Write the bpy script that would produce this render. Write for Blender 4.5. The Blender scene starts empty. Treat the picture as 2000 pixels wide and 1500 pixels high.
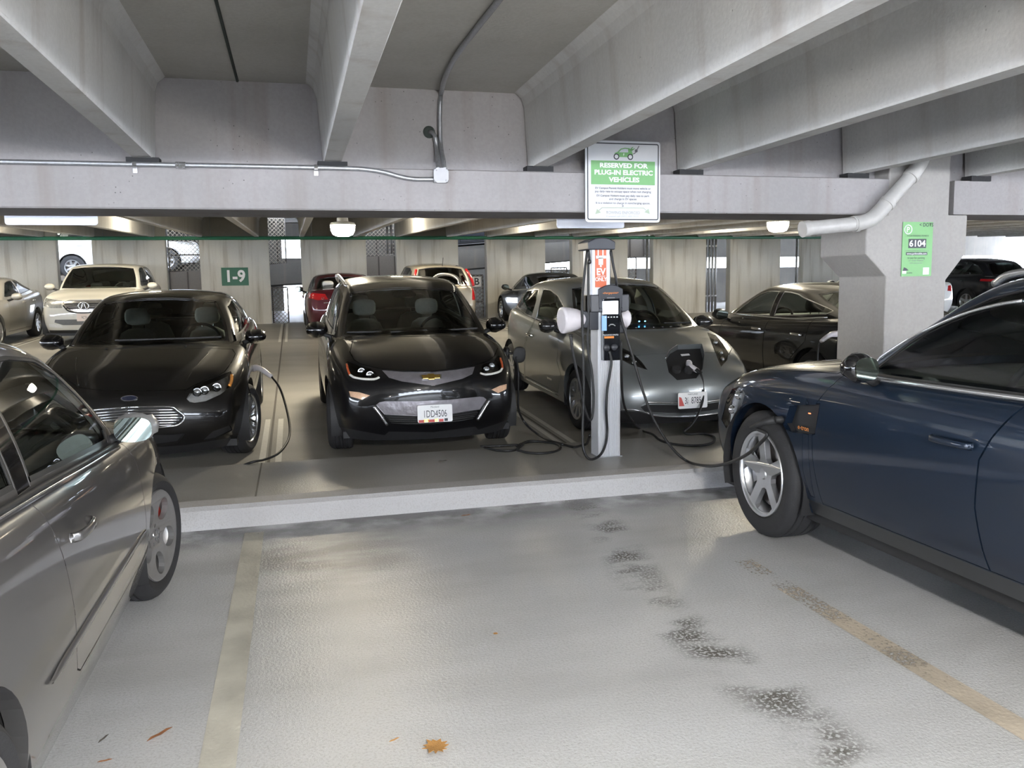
import bpy, bmesh, math, random
import numpy as np
from mathutils import Vector, Matrix
from mathutils.bvhtree import BVHTree
random.seed(7)
SC = bpy.context.scene
COL = SC.collection
# ---------------------------------------------------------------- camera
FPX = 1620.0
CAMH = 1.53
AX = np.array(((0.96710027, -0.04441504, 0.25048825), (-0.25392331, -0.10857001, 0.96111160), (-0.01549230, -0.99309610, -0.11627610)))
CAMP = np.array((0.0, 0.0, CAMH))
cam = bpy.data.cameras.new('camera'); cam_o = bpy.data.objects.new('camera', cam); COL.objects.link(cam_o)
cam.sensor_fit = 'HORIZONTAL'; cam.sensor_width = 36.0; cam.lens = FPX / 2000.0 * 36.0
cam.clip_start = 0.05; cam.clip_end = 400
R_, U_, B_ = AX[:, 0], -AX[:, 1], -AX[:, 2]
cam_o.matrix_world = Matrix(((R_[0], U_[0], B_[0], 0), (R_[1], U_[1], B_[1], 0), (R_[2], U_[2], B_[2], CAMH), (0, 0, 0, 1)))
SC.camera = cam_o
def ray(u, v): return AX @ np.array(((u - 1000.0) / FPX, (v - 750.0) / FPX, 1.0))
def onz(u, v, z=0.0): d = ray(u, v); return CAMP + d * ((z - CAMH) / d[2])
def ony(u, v, y): d = ray(u, v); return CAMP + d * (y / d[1])
def onx(u, v, x): d = ray(u, v); return CAMP + d * (x / d[0])
# ---------------------------------------------------------------- world, exposure
W = bpy.data.worlds.new('overcast_sky'); SC.world = W; W.use_nodes = True
bg = W.node_tree.nodes['Background']; bg.inputs[0].default_value = (0.78, 0.86, 1.0, 1); bg.inputs[1].default_value = 17.0
SC.view_settings.view_transform = 'Standard'; SC.view_settings.look = 'None'
SC.view_settings.exposure = 0.57; SC.view_settings.gamma = 1.0; SC.view_settings.use_curve_mapping = False
SC.cycles.max_bounces = 7; SC.cycles.diffuse_bounces = 3; SC.cycles.glossy_bounces = 3; SC.cycles.transmission_bounces = 4; SC.cycles.transparent_max_bounces = 10
SC.cycles.caustics_reflective = False; SC.cycles.caustics_refractive = False
LAMP_FAR = ((1.0, 0.89, 0.68), 225.0)
LAMP_NEAR = ((1.0, 0.97, 0.91), 700.0)
SLOPE = 0.0345
def fz(y): return max(0.0, (y - 6.89) * SLOPE)
def cz(y): return max(0.0, (y - 6.5) * SLOPE)
# ---------------------------------------------------------------- helpers
def link(o, parent=None):
    COL.objects.link(o)
    if parent is not None: o.parent = parent
    return o
def meshobj(name, verts, faces, mat=None, parent=None, smooth=False, auto=None):
    me = bpy.data.meshes.new(name); me.from_pydata([tuple(v) for v in verts], [], [tuple(f) for f in faces]); me.update()
    if mat is not None: me.materials.append(mat)
    if smooth: me.shade_smooth()
    if auto is not None:
        me.shade_smooth(); me.set_sharp_from_angle(angle=math.radians(auto))
    return link(bpy.data.objects.new(name, me), parent)
def empty(name, loc=(0, 0, 0), rotz=0.0):
    o = bpy.data.objects.new(name, None); o.empty_display_size = 0.2; o.location = loc; o.rotation_euler = (0, 0, rotz); return link(o)
def tag(o, label, cat, group=None, kind=None):
    if label: o['label'] = label
    if cat: o['category'] = cat
    if group: o['group'] = group
    if kind: o['kind'] = kind
    return o
def struct(o, label=None):
    o['kind'] = 'structure'
    if label: o['label'] = label
    return o
class MB:
    def __init__(s): s.v = []; s.f = []
    def add(s, vs, fs):
        b = len(s.v); s.v += [tuple(v) for v in vs]; s.f += [tuple(i + b for i in f) for f in fs]; return s
    def box(s, x0, x1, y0, y1, z0, z1):
        return s.add([(x0, y0, z0), (x1, y0, z0), (x1, y1, z0), (x0, y1, z0), (x0, y0, z1), (x1, y0, z1), (x1, y1, z1), (x0, y1, z1)],
                     [(0, 3, 2, 1), (4, 5, 6, 7), (0, 1, 5, 4), (1, 2, 6, 5), (2, 3, 7, 6), (3, 0, 4, 7)])
    def hexa(s, p): return s.add(p, [(0, 3, 2, 1), (4, 5, 6, 7), (0, 1, 5, 4), (1, 2, 6, 5), (2, 3, 7, 6), (3, 0, 4, 7)])
    def tube(s, pts, r, n=8, cap=True):
        pts = [Vector(p) for p in pts]; rings = []
        up = Vector((0.13, 0.21, 0.97))
        rr = r if hasattr(r, '__len__') else [r] * len(pts)
        for i, p in enumerate(pts):
            t = (pts[min(i + 1, len(pts) - 1)] - pts[max(i - 1, 0)]).normalized()
            a = up - t * up.dot(t)
            if a.length < 1e-3: a = t.orthogonal()
            a.normalize(); b = t.cross(a); up = a
            rings.append([p + (a * math.cos(2 * math.pi * k / n) + b * math.sin(2 * math.pi * k / n)) * rr[i] for k in range(n)])
        vs = [v for ring in rings for v in ring]; fs = []
        for i in range(len(pts) - 1):
            for k in range(n):
                fs.append((i * n + k, i * n + (k + 1) % n, (i + 1) * n + (k + 1) % n, (i + 1) * n + k))
        if cap: fs.append(tuple(reversed(range(n)))); fs.append(tuple((len(pts) - 1) * n + k for k in range(n)))
        return s.add(vs, fs)
    def lathe(s, prof, n=24, axis='z', origin=(0, 0, 0), closed=False, a0=0.0, a1=2 * math.pi):
        ox, oy, oz = origin; vs = []; full = abs(a1 - a0 - 2 * math.pi) < 1e-6; m = n if full else n + 1
        for i in range(m):
            a = a0 + (a1 - a0) * i / n; c, q = math.cos(a), math.sin(a)
            for (r, h) in prof:
                if axis == 'z': vs.append((ox + r * c, oy + r * q, oz + h))
                elif axis == 'y': vs.append((ox + r * c, oy + h, oz + r * q))
                else: vs.append((ox + h, oy + r * c, oz + r * q))
        L = len(prof); fs = []
        for i in range(n):
            j = (i + 1) % m
            for k in range(L - 1 if not closed else L):
                k2 = (k + 1) % L
                fs.append((i * L + k, j * L + k, j * L + k2, i * L + k2))
        return s.add(vs, fs)
    def prism(s, poly, y0, y1, axis='y'):
        n = len(poly)
        def P(a, b, h): return {'y': (a, h, b), 'z': (a, b, h), 'x': (h, a, b)}[axis]
        vs = [P(a, b, y0) for a, b in poly] + [P(a, b, y1) for a, b in poly]
        fs = [tuple(range(n)), tuple(reversed(range(n, 2 * n)))] + [(i, i + n, (i + 1) % n + n, (i + 1) % n) for i in range(n)]
        return s.add(vs, fs)
    def build(s, name, mat=None, parent=None, smooth=False, auto=None, bevel=0.0, seg=2, recalc=True):
        o = meshobj(name, s.v, s.f, mat, parent)
        me = o.data; bm = bmesh.new(); bm.from_mesh(me)
        if recalc: bmesh.ops.recalc_face_normals(bm, faces=bm.faces)
        if bevel > 0:
            es = [e for e in bm.edges if len(e.link_faces) == 2 and e.calc_face_angle(0) > 0.5]
            bmesh.ops.bevel(bm, geom=es, offset=bevel, segments=seg, affect='EDGES', profile=0.5, clamp_overlap=True)
        bm.to_mesh(me); bm.free()
        if smooth: me.shade_smooth()
        if auto is not None: me.shade_smooth(); me.set_sharp_from_angle(angle=math.radians(auto))
        return o
def spline(pts, n=8):
    P = [Vector(p) for p in pts]; P = [P[0] * 2 - P[1]] + P + [P[-1] * 2 - P[-2]]; out = []
    for i in range(1, len(P) - 2):
        for k in range(n):
            t = k / n; a, b, c, d = P[i - 1], P[i], P[i + 1], P[i + 2]
            out.append(0.5 * ((2 * b) + (c - a) * t + (2 * a - 5 * b + 4 * c - d) * t * t + (3 * b - a - 3 * c + d) * t ** 3))
    out.append(P[-2]); return out
_txt = {}
def text_mesh(body, size=1.0, bold=0.0, align='CENTER', xs=1.0, extrude=0.0, spacing=1.0):
    cu = bpy.data.curves.new('lettering', 'FONT'); cu.body = body; cu.size = size; cu.offset = bold; cu.align_x = align; cu.align_y = 'CENTER'
    cu.resolution_u = 3; cu.extrude = extrude; cu.space_character = spacing
    o = bpy.data.objects.new('lettering', cu); COL.objects.link(o)
    dg = bpy.context.evaluated_depsgraph_get(); me = bpy.data.meshes.new_from_object(o.evaluated_get(dg))
    bpy.data.objects.remove(o); bpy.data.curves.remove(cu)
    if xs != 1.0:
        for v in me.vertices: v.co.x *= xs
    return me
def text(body, origin, xdir, ydir, size, mat, parent, bold=0.0, xs=1.0, align='CENTER', name='lettering', spacing=1.0, lift=0.0):
    """flat lettering laid in the plane origin + a*xdir + b*ydir (parent space)"""
    me = text_mesh(body, size, bold, align, xs, spacing=spacing); me.name = name
    X = Vector(xdir).normalized(); Yv = Vector(ydir).normalized(); Zv = X.cross(Yv)
    M4 = Matrix(((X.x, Yv.x, Zv.x, 0), (X.y, Yv.y, Zv.y, 0), (X.z, Yv.z, Zv.z, 0), (0, 0, 0, 1)))
    me.transform(Matrix.Translation(Vector(origin) + Zv * lift) @ M4)
    me.materials.clear(); me.materials.append(mat)
    return link(bpy.data.objects.new(name, me), parent)
# ---------------------------------------------------------------- materials
def new_mat(name):
    m = bpy.data.materials.new(name); m.use_nodes = True
    return m, m.node_tree.nodes, m.node_tree.links, m.node_tree.nodes['Principled BSDF']
def pm(name, col, rough=0.5, metal=0.0, coat=0.0, spec=0.5, emit=None, es=0.0, bump=0.0, bscale=200.0, var=0.0, vscale=30.0):
    m, N, Lk, b = new_mat(name)
    b.inputs['Base Color'].default_value = (*col, 1); b.inputs['Roughness'].default_value = rough; b.inputs['Metallic'].default_value = metal
    b.inputs['Coat Weight'].default_value = coat; b.inputs['Coat Roughness'].default_value = 0.02; b.inputs['Specular IOR Level'].default_value = spec
    if emit: b.inputs['Emission Color'].default_value = (*emit, 1); b.inputs['Emission Strength'].default_value = es
    tc = N.new('ShaderNodeTexCoord')
    n = N.new('ShaderNodeTexNoise'); n.inputs['Scale'].default_value = vscale; n.inputs['Detail'].default_value = 4; Lk.new(tc.outputs['Object'], n.inputs['Vector'])
    if var > 0:
        mx = N.new('ShaderNodeMix'); mx.data_type = 'RGBA'; mx.inputs[6].default_value = (*[c * (1 - var) for c in col], 1); mx.inputs[7].default_value = (*[min(1, c * (1 + var)) for c in col], 1)
        Lk.new(n.outputs[0], mx.inputs[0]); Lk.new(mx.outputs[2], b.inputs['Base Color'])
    if bump > 0:
        n2 = N.new('ShaderNodeTexNoise'); n2.inputs['Scale'].default_value = bscale; n2.inputs['Detail'].default_value = 3; Lk.new(tc.outputs['Object'], n2.inputs['Vector'])
        bp = N.new('ShaderNodeBump'); bp.inputs['Strength'].default_value = bump; bp.inputs['Distance'].default_value = 0.01
        Lk.new(n2.outputs[0], bp.inputs['Height']); Lk.new(bp.outputs[0], b.inputs['Normal'])
    return m
def paint(name, col, metal=0.0, rough=0.35, flake=0.0):
    m, N, Lk, b = new_mat(name)
    b.inputs['Base Color'].default_value = (*col, 1); b.inputs['Roughness'].default_value = rough; b.inputs['Metallic'].default_value = metal
    b.inputs['Coat Weight'].default_value = 1.0; b.inputs['Coat Roughness'].default_value = 0.015; b.inputs['Coat IOR'].default_value = 1.5; b.inputs['Specular IOR Level'].default_value = 0.15
    tc = N.new('ShaderNodeTexCoord'); n = N.new('ShaderNodeTexNoise'); n.inputs['Scale'].default_value = 7; n.inputs['Detail'].default_value = 5; Lk.new(tc.outputs['Object'], n.inputs['Vector'])
    mr = N.new('ShaderNodeMapRange'); mr.inputs[1].default_value = 0.35; mr.inputs[2].default_value = 0.75; mr.inputs[3].default_value = 0.008; mr.inputs[4].default_value = 0.035
    Lk.new(n.outputs[0], mr.inputs[0]); Lk.new(mr.outputs[0], b.inputs['Coat Roughness'])
    return m
def glass_mat(name, tint, refl=1.0, rough=0.0):
    m = bpy.data.materials.new(name); m.use_nodes = True; N = m.node_tree.nodes; Lk = m.node_tree.links
    N.remove(N['Principled BSDF']); out = N['Material Output']
    tr = N.new('ShaderNodeBsdfTransparent'); tr.inputs[0].default_value = (*tint, 1)
    gl = N.new('ShaderNodeBsdfGlossy'); gl.inputs['Roughness'].default_value = rough
    fr = N.new('ShaderNodeFresnel'); fr.inputs[0].default_value = 1.55
    tc = N.new('ShaderNodeTexCoord'); nz = N.new('ShaderNodeTexNoise'); nz.inputs['Scale'].default_value = 3.0; Lk.new(tc.outputs['Object'], nz.inputs['Vector'])
    ml = N.new('ShaderNodeMath'); ml.operation = 'MULTIPLY_ADD'; ml.inputs[1].default_value = 0.3 * refl; ml.inputs[2].default_value = 0.85 * refl; Lk.new(nz.outputs[0], ml.inputs[0])
    m2 = N.new('ShaderNodeMath'); m2.operation = 'MULTIPLY'; m2.use_clamp = True; Lk.new(fr.outputs[0], m2.inputs[0]); Lk.new(ml.outputs[0], m2.inputs[1])
    mx = N.new('ShaderNodeMixShader'); Lk.new(m2.outputs[0], mx.inputs[0]); Lk.new(tr.outputs[0], mx.inputs[1]); Lk.new(gl.outputs[0], mx.inputs[2])
    Lk.new(mx.outputs[0], out.inputs[0]); return m
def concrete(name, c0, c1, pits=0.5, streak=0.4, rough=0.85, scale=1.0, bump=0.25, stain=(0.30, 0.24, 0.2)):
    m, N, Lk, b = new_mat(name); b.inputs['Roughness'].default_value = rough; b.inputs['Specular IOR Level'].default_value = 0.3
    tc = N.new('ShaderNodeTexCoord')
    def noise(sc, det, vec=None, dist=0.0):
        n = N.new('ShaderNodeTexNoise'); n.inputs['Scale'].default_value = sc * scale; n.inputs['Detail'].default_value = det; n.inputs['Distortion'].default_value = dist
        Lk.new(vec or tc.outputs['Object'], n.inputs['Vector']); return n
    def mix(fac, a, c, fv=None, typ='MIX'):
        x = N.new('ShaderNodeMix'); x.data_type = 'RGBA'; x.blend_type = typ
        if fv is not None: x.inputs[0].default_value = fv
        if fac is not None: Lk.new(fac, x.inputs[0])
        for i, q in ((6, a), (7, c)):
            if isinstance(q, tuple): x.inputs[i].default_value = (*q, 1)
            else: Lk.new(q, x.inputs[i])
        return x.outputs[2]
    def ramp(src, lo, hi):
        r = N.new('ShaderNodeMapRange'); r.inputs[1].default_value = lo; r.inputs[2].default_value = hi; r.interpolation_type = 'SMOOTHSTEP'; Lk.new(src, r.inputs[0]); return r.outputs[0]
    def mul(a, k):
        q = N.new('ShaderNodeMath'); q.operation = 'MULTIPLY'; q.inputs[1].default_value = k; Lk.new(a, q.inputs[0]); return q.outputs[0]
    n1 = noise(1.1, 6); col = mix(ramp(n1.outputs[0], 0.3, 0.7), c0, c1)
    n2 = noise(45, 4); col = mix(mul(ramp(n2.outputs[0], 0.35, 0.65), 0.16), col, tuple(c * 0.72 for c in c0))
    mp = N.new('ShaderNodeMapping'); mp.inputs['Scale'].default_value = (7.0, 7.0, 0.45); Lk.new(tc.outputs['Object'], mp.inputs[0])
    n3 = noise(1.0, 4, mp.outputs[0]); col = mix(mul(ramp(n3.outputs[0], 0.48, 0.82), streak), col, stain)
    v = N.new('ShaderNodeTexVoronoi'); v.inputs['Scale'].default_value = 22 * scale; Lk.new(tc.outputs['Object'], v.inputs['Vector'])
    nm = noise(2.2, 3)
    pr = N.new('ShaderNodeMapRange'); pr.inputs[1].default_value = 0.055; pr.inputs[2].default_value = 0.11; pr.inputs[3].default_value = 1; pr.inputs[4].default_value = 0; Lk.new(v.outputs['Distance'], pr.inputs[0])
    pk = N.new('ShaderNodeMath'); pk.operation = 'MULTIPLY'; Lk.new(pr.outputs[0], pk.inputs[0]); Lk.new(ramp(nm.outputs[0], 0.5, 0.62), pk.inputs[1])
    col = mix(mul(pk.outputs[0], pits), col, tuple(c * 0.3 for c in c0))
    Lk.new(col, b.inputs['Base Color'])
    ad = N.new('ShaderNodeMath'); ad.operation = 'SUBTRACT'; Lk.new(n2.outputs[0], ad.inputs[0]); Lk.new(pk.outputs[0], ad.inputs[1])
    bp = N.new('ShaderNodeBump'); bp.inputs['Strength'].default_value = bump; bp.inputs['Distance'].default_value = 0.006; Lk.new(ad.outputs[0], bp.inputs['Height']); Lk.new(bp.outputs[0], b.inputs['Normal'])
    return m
def floor_mat(name, c0, c1, c2, rough, bumps, near=False):
    m, N, Lk, b = new_mat(name); b.inputs['Specular IOR Level'].default_value = 0.5
    tc = N.new('ShaderNodeTexCoord'); sp = N.new('ShaderNodeSeparateXYZ'); Lk.new(tc.outputs['Object'], sp.inputs[0])
    def noise(sc, det, scale3=None, dist=0.0):
        n = N.new('ShaderNodeTexNoise'); n.inputs['Scale'].default_value = sc; n.inputs['Detail'].default_value = det; n.inputs['Distortion'].default_value = dist
        if scale3:
            mp = N.new('ShaderNodeMapping'); mp.inputs['Scale'].default_value = scale3; Lk.new(tc.outputs['Object'], mp.inputs[0]); Lk.new(mp.outputs[0], n.inputs['Vector'])
        else: Lk.new(tc.outputs['Object'], n.inputs['Vector'])
        return n.outputs[0]
    def rng(src, lo, hi, a=0.0, c=1.0):
        r = N.new('ShaderNodeMapRange'); r.interpolation_type = 'SMOOTHSTEP'; r.inputs[1].default_value = lo; r.inputs[2].default_value = hi; r.inputs[3].default_value = a; r.inputs[4].default_value = c; Lk.new(src, r.inputs[0]); return r.outputs[0]
    def op(o, a, c=None):
        q = N.new('ShaderNodeMath'); q.operation = o
        for i, w in enumerate((a, c)):
            if w is None: continue
            if isinstance(w, (int, float)): q.inputs[i].default_value = w
            else: Lk.new(w, q.inputs[i])
        return q.outputs[0]
    def mix(f, a, c):
        x = N.new('ShaderNodeMix'); x.data_type = 'RGBA'; Lk.new(f, x.inputs[0])
        for i, q in ((6, a), (7, c)):
            if isinstance(q, tuple): x.inputs[i].default_value = (*q, 1)
            else: Lk.new(q, x.inputs[i])
        return x.outputs[2]
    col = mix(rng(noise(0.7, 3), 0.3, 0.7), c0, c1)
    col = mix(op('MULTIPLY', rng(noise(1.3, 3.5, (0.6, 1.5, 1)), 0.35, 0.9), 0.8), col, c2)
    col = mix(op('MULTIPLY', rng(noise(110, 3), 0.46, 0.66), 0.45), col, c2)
    if near:
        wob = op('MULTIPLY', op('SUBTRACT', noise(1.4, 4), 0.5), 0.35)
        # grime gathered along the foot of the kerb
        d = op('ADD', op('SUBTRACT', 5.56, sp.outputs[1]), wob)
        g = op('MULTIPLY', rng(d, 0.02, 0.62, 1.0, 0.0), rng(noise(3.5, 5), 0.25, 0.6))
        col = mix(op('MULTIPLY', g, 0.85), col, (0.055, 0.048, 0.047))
        # drip-stained run of dark blotches in the middle of the bay
        xx = op('SUBTRACT', sp.outputs[0], op('ADD', 1.63, op('MULTIPLY', rng(sp.outputs[1], 3.3, 5.2), 0.27)))
        dd = op('ABSOLUTE', op('ADD', xx, op('MULTIPLY', wob, 0.5)))
        blot = op('MULTIPLY', rng(dd, 0.02, 0.19, 1.0, 0.0), rng(noise(2.6, 6, (0.9, 1.6, 1)), 0.42, 0.6))
        blot = op('MULTIPLY', blot, rng(noise(70, 2), 0.38, 0.52))
        col = mix(op('MULTIPLY', blot, 0.85), col, (0.075, 0.066, 0.05))
        # scuffed dark sweep beside the left stall line
        e = op('MULTIPLY', rng(op('ABSOLUTE', op('SUBTRACT', sp.outputs[0], 0.1)), 0.1, 0.75, 1.0, 0.0), rng(op('ABSOLUTE', op('SUBTRACT', sp.outputs[1], 4.75)), 0.1, 0.75, 1.0, 0.0))
        e = op('MULTIPLY', e, rng(noise(2.0, 6, (0.7, 2.2, 1)), 0.38, 0.62))
        col = mix(op('MULTIPLY', e, 0.62), col, (0.11, 0.105, 0.095))
    Lk.new(col, b.inputs['Base Color'])
    b.inputs['Roughness'].default_value = rough
    h = op('ADD', op('MULTIPLY', noise(75, 3), 1.0), op('MULTIPLY', noise(240, 2), 0.5))
    bp = N.new('ShaderNodeBump'); bp.inputs['Strength'].default_value = bumps; bp.inputs['Distance'].default_value = 0.006; Lk.new(h, bp.inputs['Height']); Lk.new(bp.outputs[0], b.inputs['Normal'])
    return m
M = {}
M['conc'] = concrete('cast_concrete', (0.60, 0.60, 0.60), (0.67, 0.665, 0.655), streak=0.35)
M['conc_dim'] = concrete('shade_toned_concrete', (0.15, 0.145, 0.135), (0.19, 0.18, 0.165), streak=0.3)  # dark base colour puts the ramp bay's shade into the concrete
M['conc_beam'] = concrete('girder_concrete', (0.33, 0.315, 0.315), (0.38, 0.36, 0.36), pits=0.9, streak=0.45, stain=(0.22, 0.17, 0.145))
M['conc_slab'] = concrete('slab_concrete', (0.44, 0.43, 0.40), (0.50, 0.49, 0.46), pits=0.1, streak=0.15)
M['conc_wall'] = concrete('wall_concrete', (0.58, 0.565, 0.52), (0.66, 0.64, 0.58), pits=0.35, streak=0.8, stain=(0.27, 0.23, 0.17))
M['conc_col'] = concrete('column_concrete', (0.36, 0.345, 0.33), (0.42, 0.40, 0.375), pits=0.35, streak=0.2)
M['kerb'] = floor_mat('kerb_concrete', (0.52, 0.51, 0.51), (0.58, 0.57, 0.57), (0.40, 0.38, 0.37), 0.62, 0.35)
M['island'] = floor_mat('island_concrete', (0.34, 0.335, 0.315), (0.40, 0.39, 0.365), (0.28, 0.27, 0.25), 0.36, 0.3)
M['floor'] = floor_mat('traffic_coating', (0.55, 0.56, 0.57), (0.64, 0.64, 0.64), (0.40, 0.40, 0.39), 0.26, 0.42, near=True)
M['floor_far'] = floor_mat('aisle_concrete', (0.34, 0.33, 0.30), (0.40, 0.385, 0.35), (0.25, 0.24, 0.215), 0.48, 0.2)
def worn_paint(name, col, wear0, wear1, y0, y1, rough=0.55):
    """line paint that thins out and is scuffed through to the floor between y0 and y1"""
    m, N, Lk, b = new_mat(name); b.inputs['Roughness'].default_value = rough; b.inputs['Specular IOR Level'].default_value = 0.3
    tc = N.new('ShaderNodeTexCoord'); sp = N.new('ShaderNodeSeparateXYZ'); Lk.new(tc.outputs['Object'], sp.inputs[0])
    n1 = N.new('ShaderNodeTexNoise'); n1.inputs['Scale'].default_value = 55; n1.inputs['Detail'].default_value = 4; Lk.new(tc.outputs['Object'], n1.inputs['Vector'])
    n2 = N.new('ShaderNodeTexNoise'); n2.inputs['Scale'].default_value = 3.2; n2.inputs['Detail'].default_value = 6; Lk.new(tc.outputs['Object'], n2.inputs['Vector'])
    mx = N.new('ShaderNodeMix'); mx.data_type = 'RGBA'; mx.inputs[6].default_value = (*[c * 0.82 for c in col], 1); mx.inputs[7].default_value = (*[min(1, c * 1.15) for c in col], 1)
    r0 = N.new('ShaderNodeMapRange'); r0.inputs[1].default_value = 0.35; r0.inputs[2].default_value = 0.6; Lk.new(n2.outputs[0], r0.inputs[0]); Lk.new(r0.outputs[0], mx.inputs[0]); Lk.new(mx.outputs[2], b.inputs['Base Color'])
    w = N.new('ShaderNodeMapRange'); w.inputs[1].default_value = y0; w.inputs[2].default_value = y1; w.inputs[3].default_value = wear0; w.inputs[4].default_value = wear1; Lk.new(sp.outputs[1], w.inputs[0])
    a = N.new('ShaderNodeMath'); a.operation = 'MULTIPLY_ADD'; a.inputs[1].default_value = 0.6; a.inputs[2].default_value = 0.2; Lk.new(n2.outputs[0], a.inputs[0])
    a2 = N.new('ShaderNodeMath'); a2.operation = 'MULTIPLY_ADD'; a2.inputs[1].default_value = 0.7; Lk.new(n1.outputs[0], a2.inputs[0]); Lk.new(a.outputs[0], a2.inputs[2])
    s = N.new('ShaderNodeMath'); s.operation = 'SUBTRACT'; Lk.new(a2.outputs[0], s.inputs[0]); Lk.new(w.outputs[0], s.inputs[1])
    al = N.new('ShaderNodeMapRange'); al.inputs[1].default_value = -0.06; al.inputs[2].default_value = 0.10; Lk.new(s.outputs[0], al.inputs[0]); Lk.new(al.outputs[0], b.inputs['Alpha'])
    bp = N.new('ShaderNodeBump'); bp.inputs['Strength'].default_value = 0.4; bp.inputs['Distance'].default_value = 0.006; Lk.new(n1.outputs[0], bp.inputs['Height']); Lk.new(bp.outputs[0], b.inputs['Normal'])
    return m
M['line_old'] = worn_paint('faded_cream_line_paint', (0.54, 0.52, 0.45), 0.40, 0.66, 1.5, 5.6)
M['line_tan'] = worn_paint('worn_tan_line_paint', (0.47, 0.41, 0.33), 0.55, 0.98, 2.0, 4.1)
M['line_white'] = pm('white_line_paint', (0.72, 0.71, 0.66), 0.5, var=0.15)
M['joint'] = pm('joint_sealant', (0.12, 0.11, 0.10), 0.7, var=0.3)
M['pad'] = pm('bearing_pad_rubber', (0.03, 0.03, 0.032), 0.9, var=0.2)
M['crack'] = pm('dark_joint_line', (0.035, 0.045, 0.04), 0.8, var=0.3)
M['galv'] = pm('galvanised_steel', (0.42, 0.43, 0.45), 0.45, 0.85, var=0.25, vscale=60)
M['pvc'] = pm('scuffed_white_plastic_pipe', (0.50, 0.485, 0.465), 0.4, var=0.2, vscale=14)
M['green_pipe'] = pm('green_painted_pipe', (0.035, 0.20, 0.11), 0.45, var=0.15)
M['dark_steel'] = pm('dark_brown_steel', (0.06, 0.052, 0.045), 0.6, var=0.2)
M['wire'] = pm('chain_link_wire', (0.33, 0.30, 0.24), 0.5, 0.6, var=0.2)
M['white'] = pm('white_sign_face', (0.66, 0.67, 0.70), 0.35, var=0.02)
M['sign_back'] = pm('brushed_sign_back', (0.62, 0.64, 0.70), 0.45, 0.2, var=0.06)
M['sign_green'] = pm('light_green_print', (0.18, 0.42, 0.16), 0.4, var=0.05)
M['sign_green2'] = pm('leaf_green_sign', (0.16, 0.42, 0.14), 0.4, var=0.05)
M['dk_green'] = pm('dark_green_sign', (0.02, 0.13, 0.075), 0.5, var=0.1)
M['ink'] = pm('dark_ink', (0.035, 0.04, 0.05), 0.5, var=0.1)
M['ink_grey'] = pm('faded_grey_ink', (0.16, 0.16, 0.18), 0.5, var=0.1)
M['ink_pale'] = pm('pale_grey_ink', (0.46, 0.46, 0.46), 0.5, var=0.1)
M['ink_white'] = pm('white_print', (0.82, 0.84, 0.84), 0.4, var=0.03)
M['arrow'] = pm('faded_green_ink', (0.42, 0.50, 0.38), 0.5, var=0.1)
# ================================================================ structure
XL, XR, YB = -24.0, 46.0, -13.0
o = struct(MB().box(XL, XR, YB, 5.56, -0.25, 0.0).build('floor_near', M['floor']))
near_floor = o
lo = MB()
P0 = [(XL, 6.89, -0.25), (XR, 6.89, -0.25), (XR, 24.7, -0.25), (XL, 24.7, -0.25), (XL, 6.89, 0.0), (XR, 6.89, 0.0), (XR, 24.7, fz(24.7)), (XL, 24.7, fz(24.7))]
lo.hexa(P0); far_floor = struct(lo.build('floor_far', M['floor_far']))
# island with a chamfered, painted kerb face
isl = empty('island_kerb'); struct(isl)
MB().box(XL, XR, 5.60, 6.89, -0.05, 0.148).build('island_top', M['island'], isl)
MB().prism([(5.545, 0.0), (5.556, 0.125), (5.585, 0.149), (5.75, 0.1495), (5.75, -0.05), (5.545, -0.05)], XL, XR, 'x').build('kerb_face', M['kerb'], isl)
MB().box(-0.312, -0.300, 5.7, 6.89, 0.1475, 0.1492).build('joint', M['joint'], isl)
# stall lines
def line_piece(name, mat, x0, x1, y0, y1, par, zf=lambda y: 0.0):
    q = MB(); n = 6
    for i in range(n):
        a, b2 = y0 + (y1 - y0) * i / n, y0 + (y1 - y0) * (i + 1) / n
        q.add([(x0, a, zf(a) + 0.002), (x1, a, zf(a) + 0.002), (x1, b2, zf(b2) + 0.002), (x0, b2, zf(b2) + 0.002)], [(0, 1, 2, 3)])
    return q.build(name, mat, par)
line_piece('stall_line', M['line_old'], -0.365, -0.247, 0.0, 5.40, near_floor)
line_piece('stall_line', M['line_tan'], 2.29, 2.405, 0.0, 4.0, near_floor)
for x in (5.05, -3.05): line_piece('stall_line', M['line_old'], x - 0.06, x + 0.06, 0.0, 5.4, near_floor)
for k in range(-3, 6):
    x = -0.275 + 2.76 * k
    for d in (-0.085, 0.055):
        line_piece('stall_line', M['line_white'], x + d, x + d + 0.055, 6.95, 9.6, far_floor, fz)
        line_piece('stall_line', M['line_white'], x + d, x + d + 0.055, 18.8, 24.2, far_floor, fz)
    line_piece('floor_joint', M['joint'], x - 0.012, x + 0.012, 6.95, 24.3, far_floor, lambda y: fz(y) + 0.0012)
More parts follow.
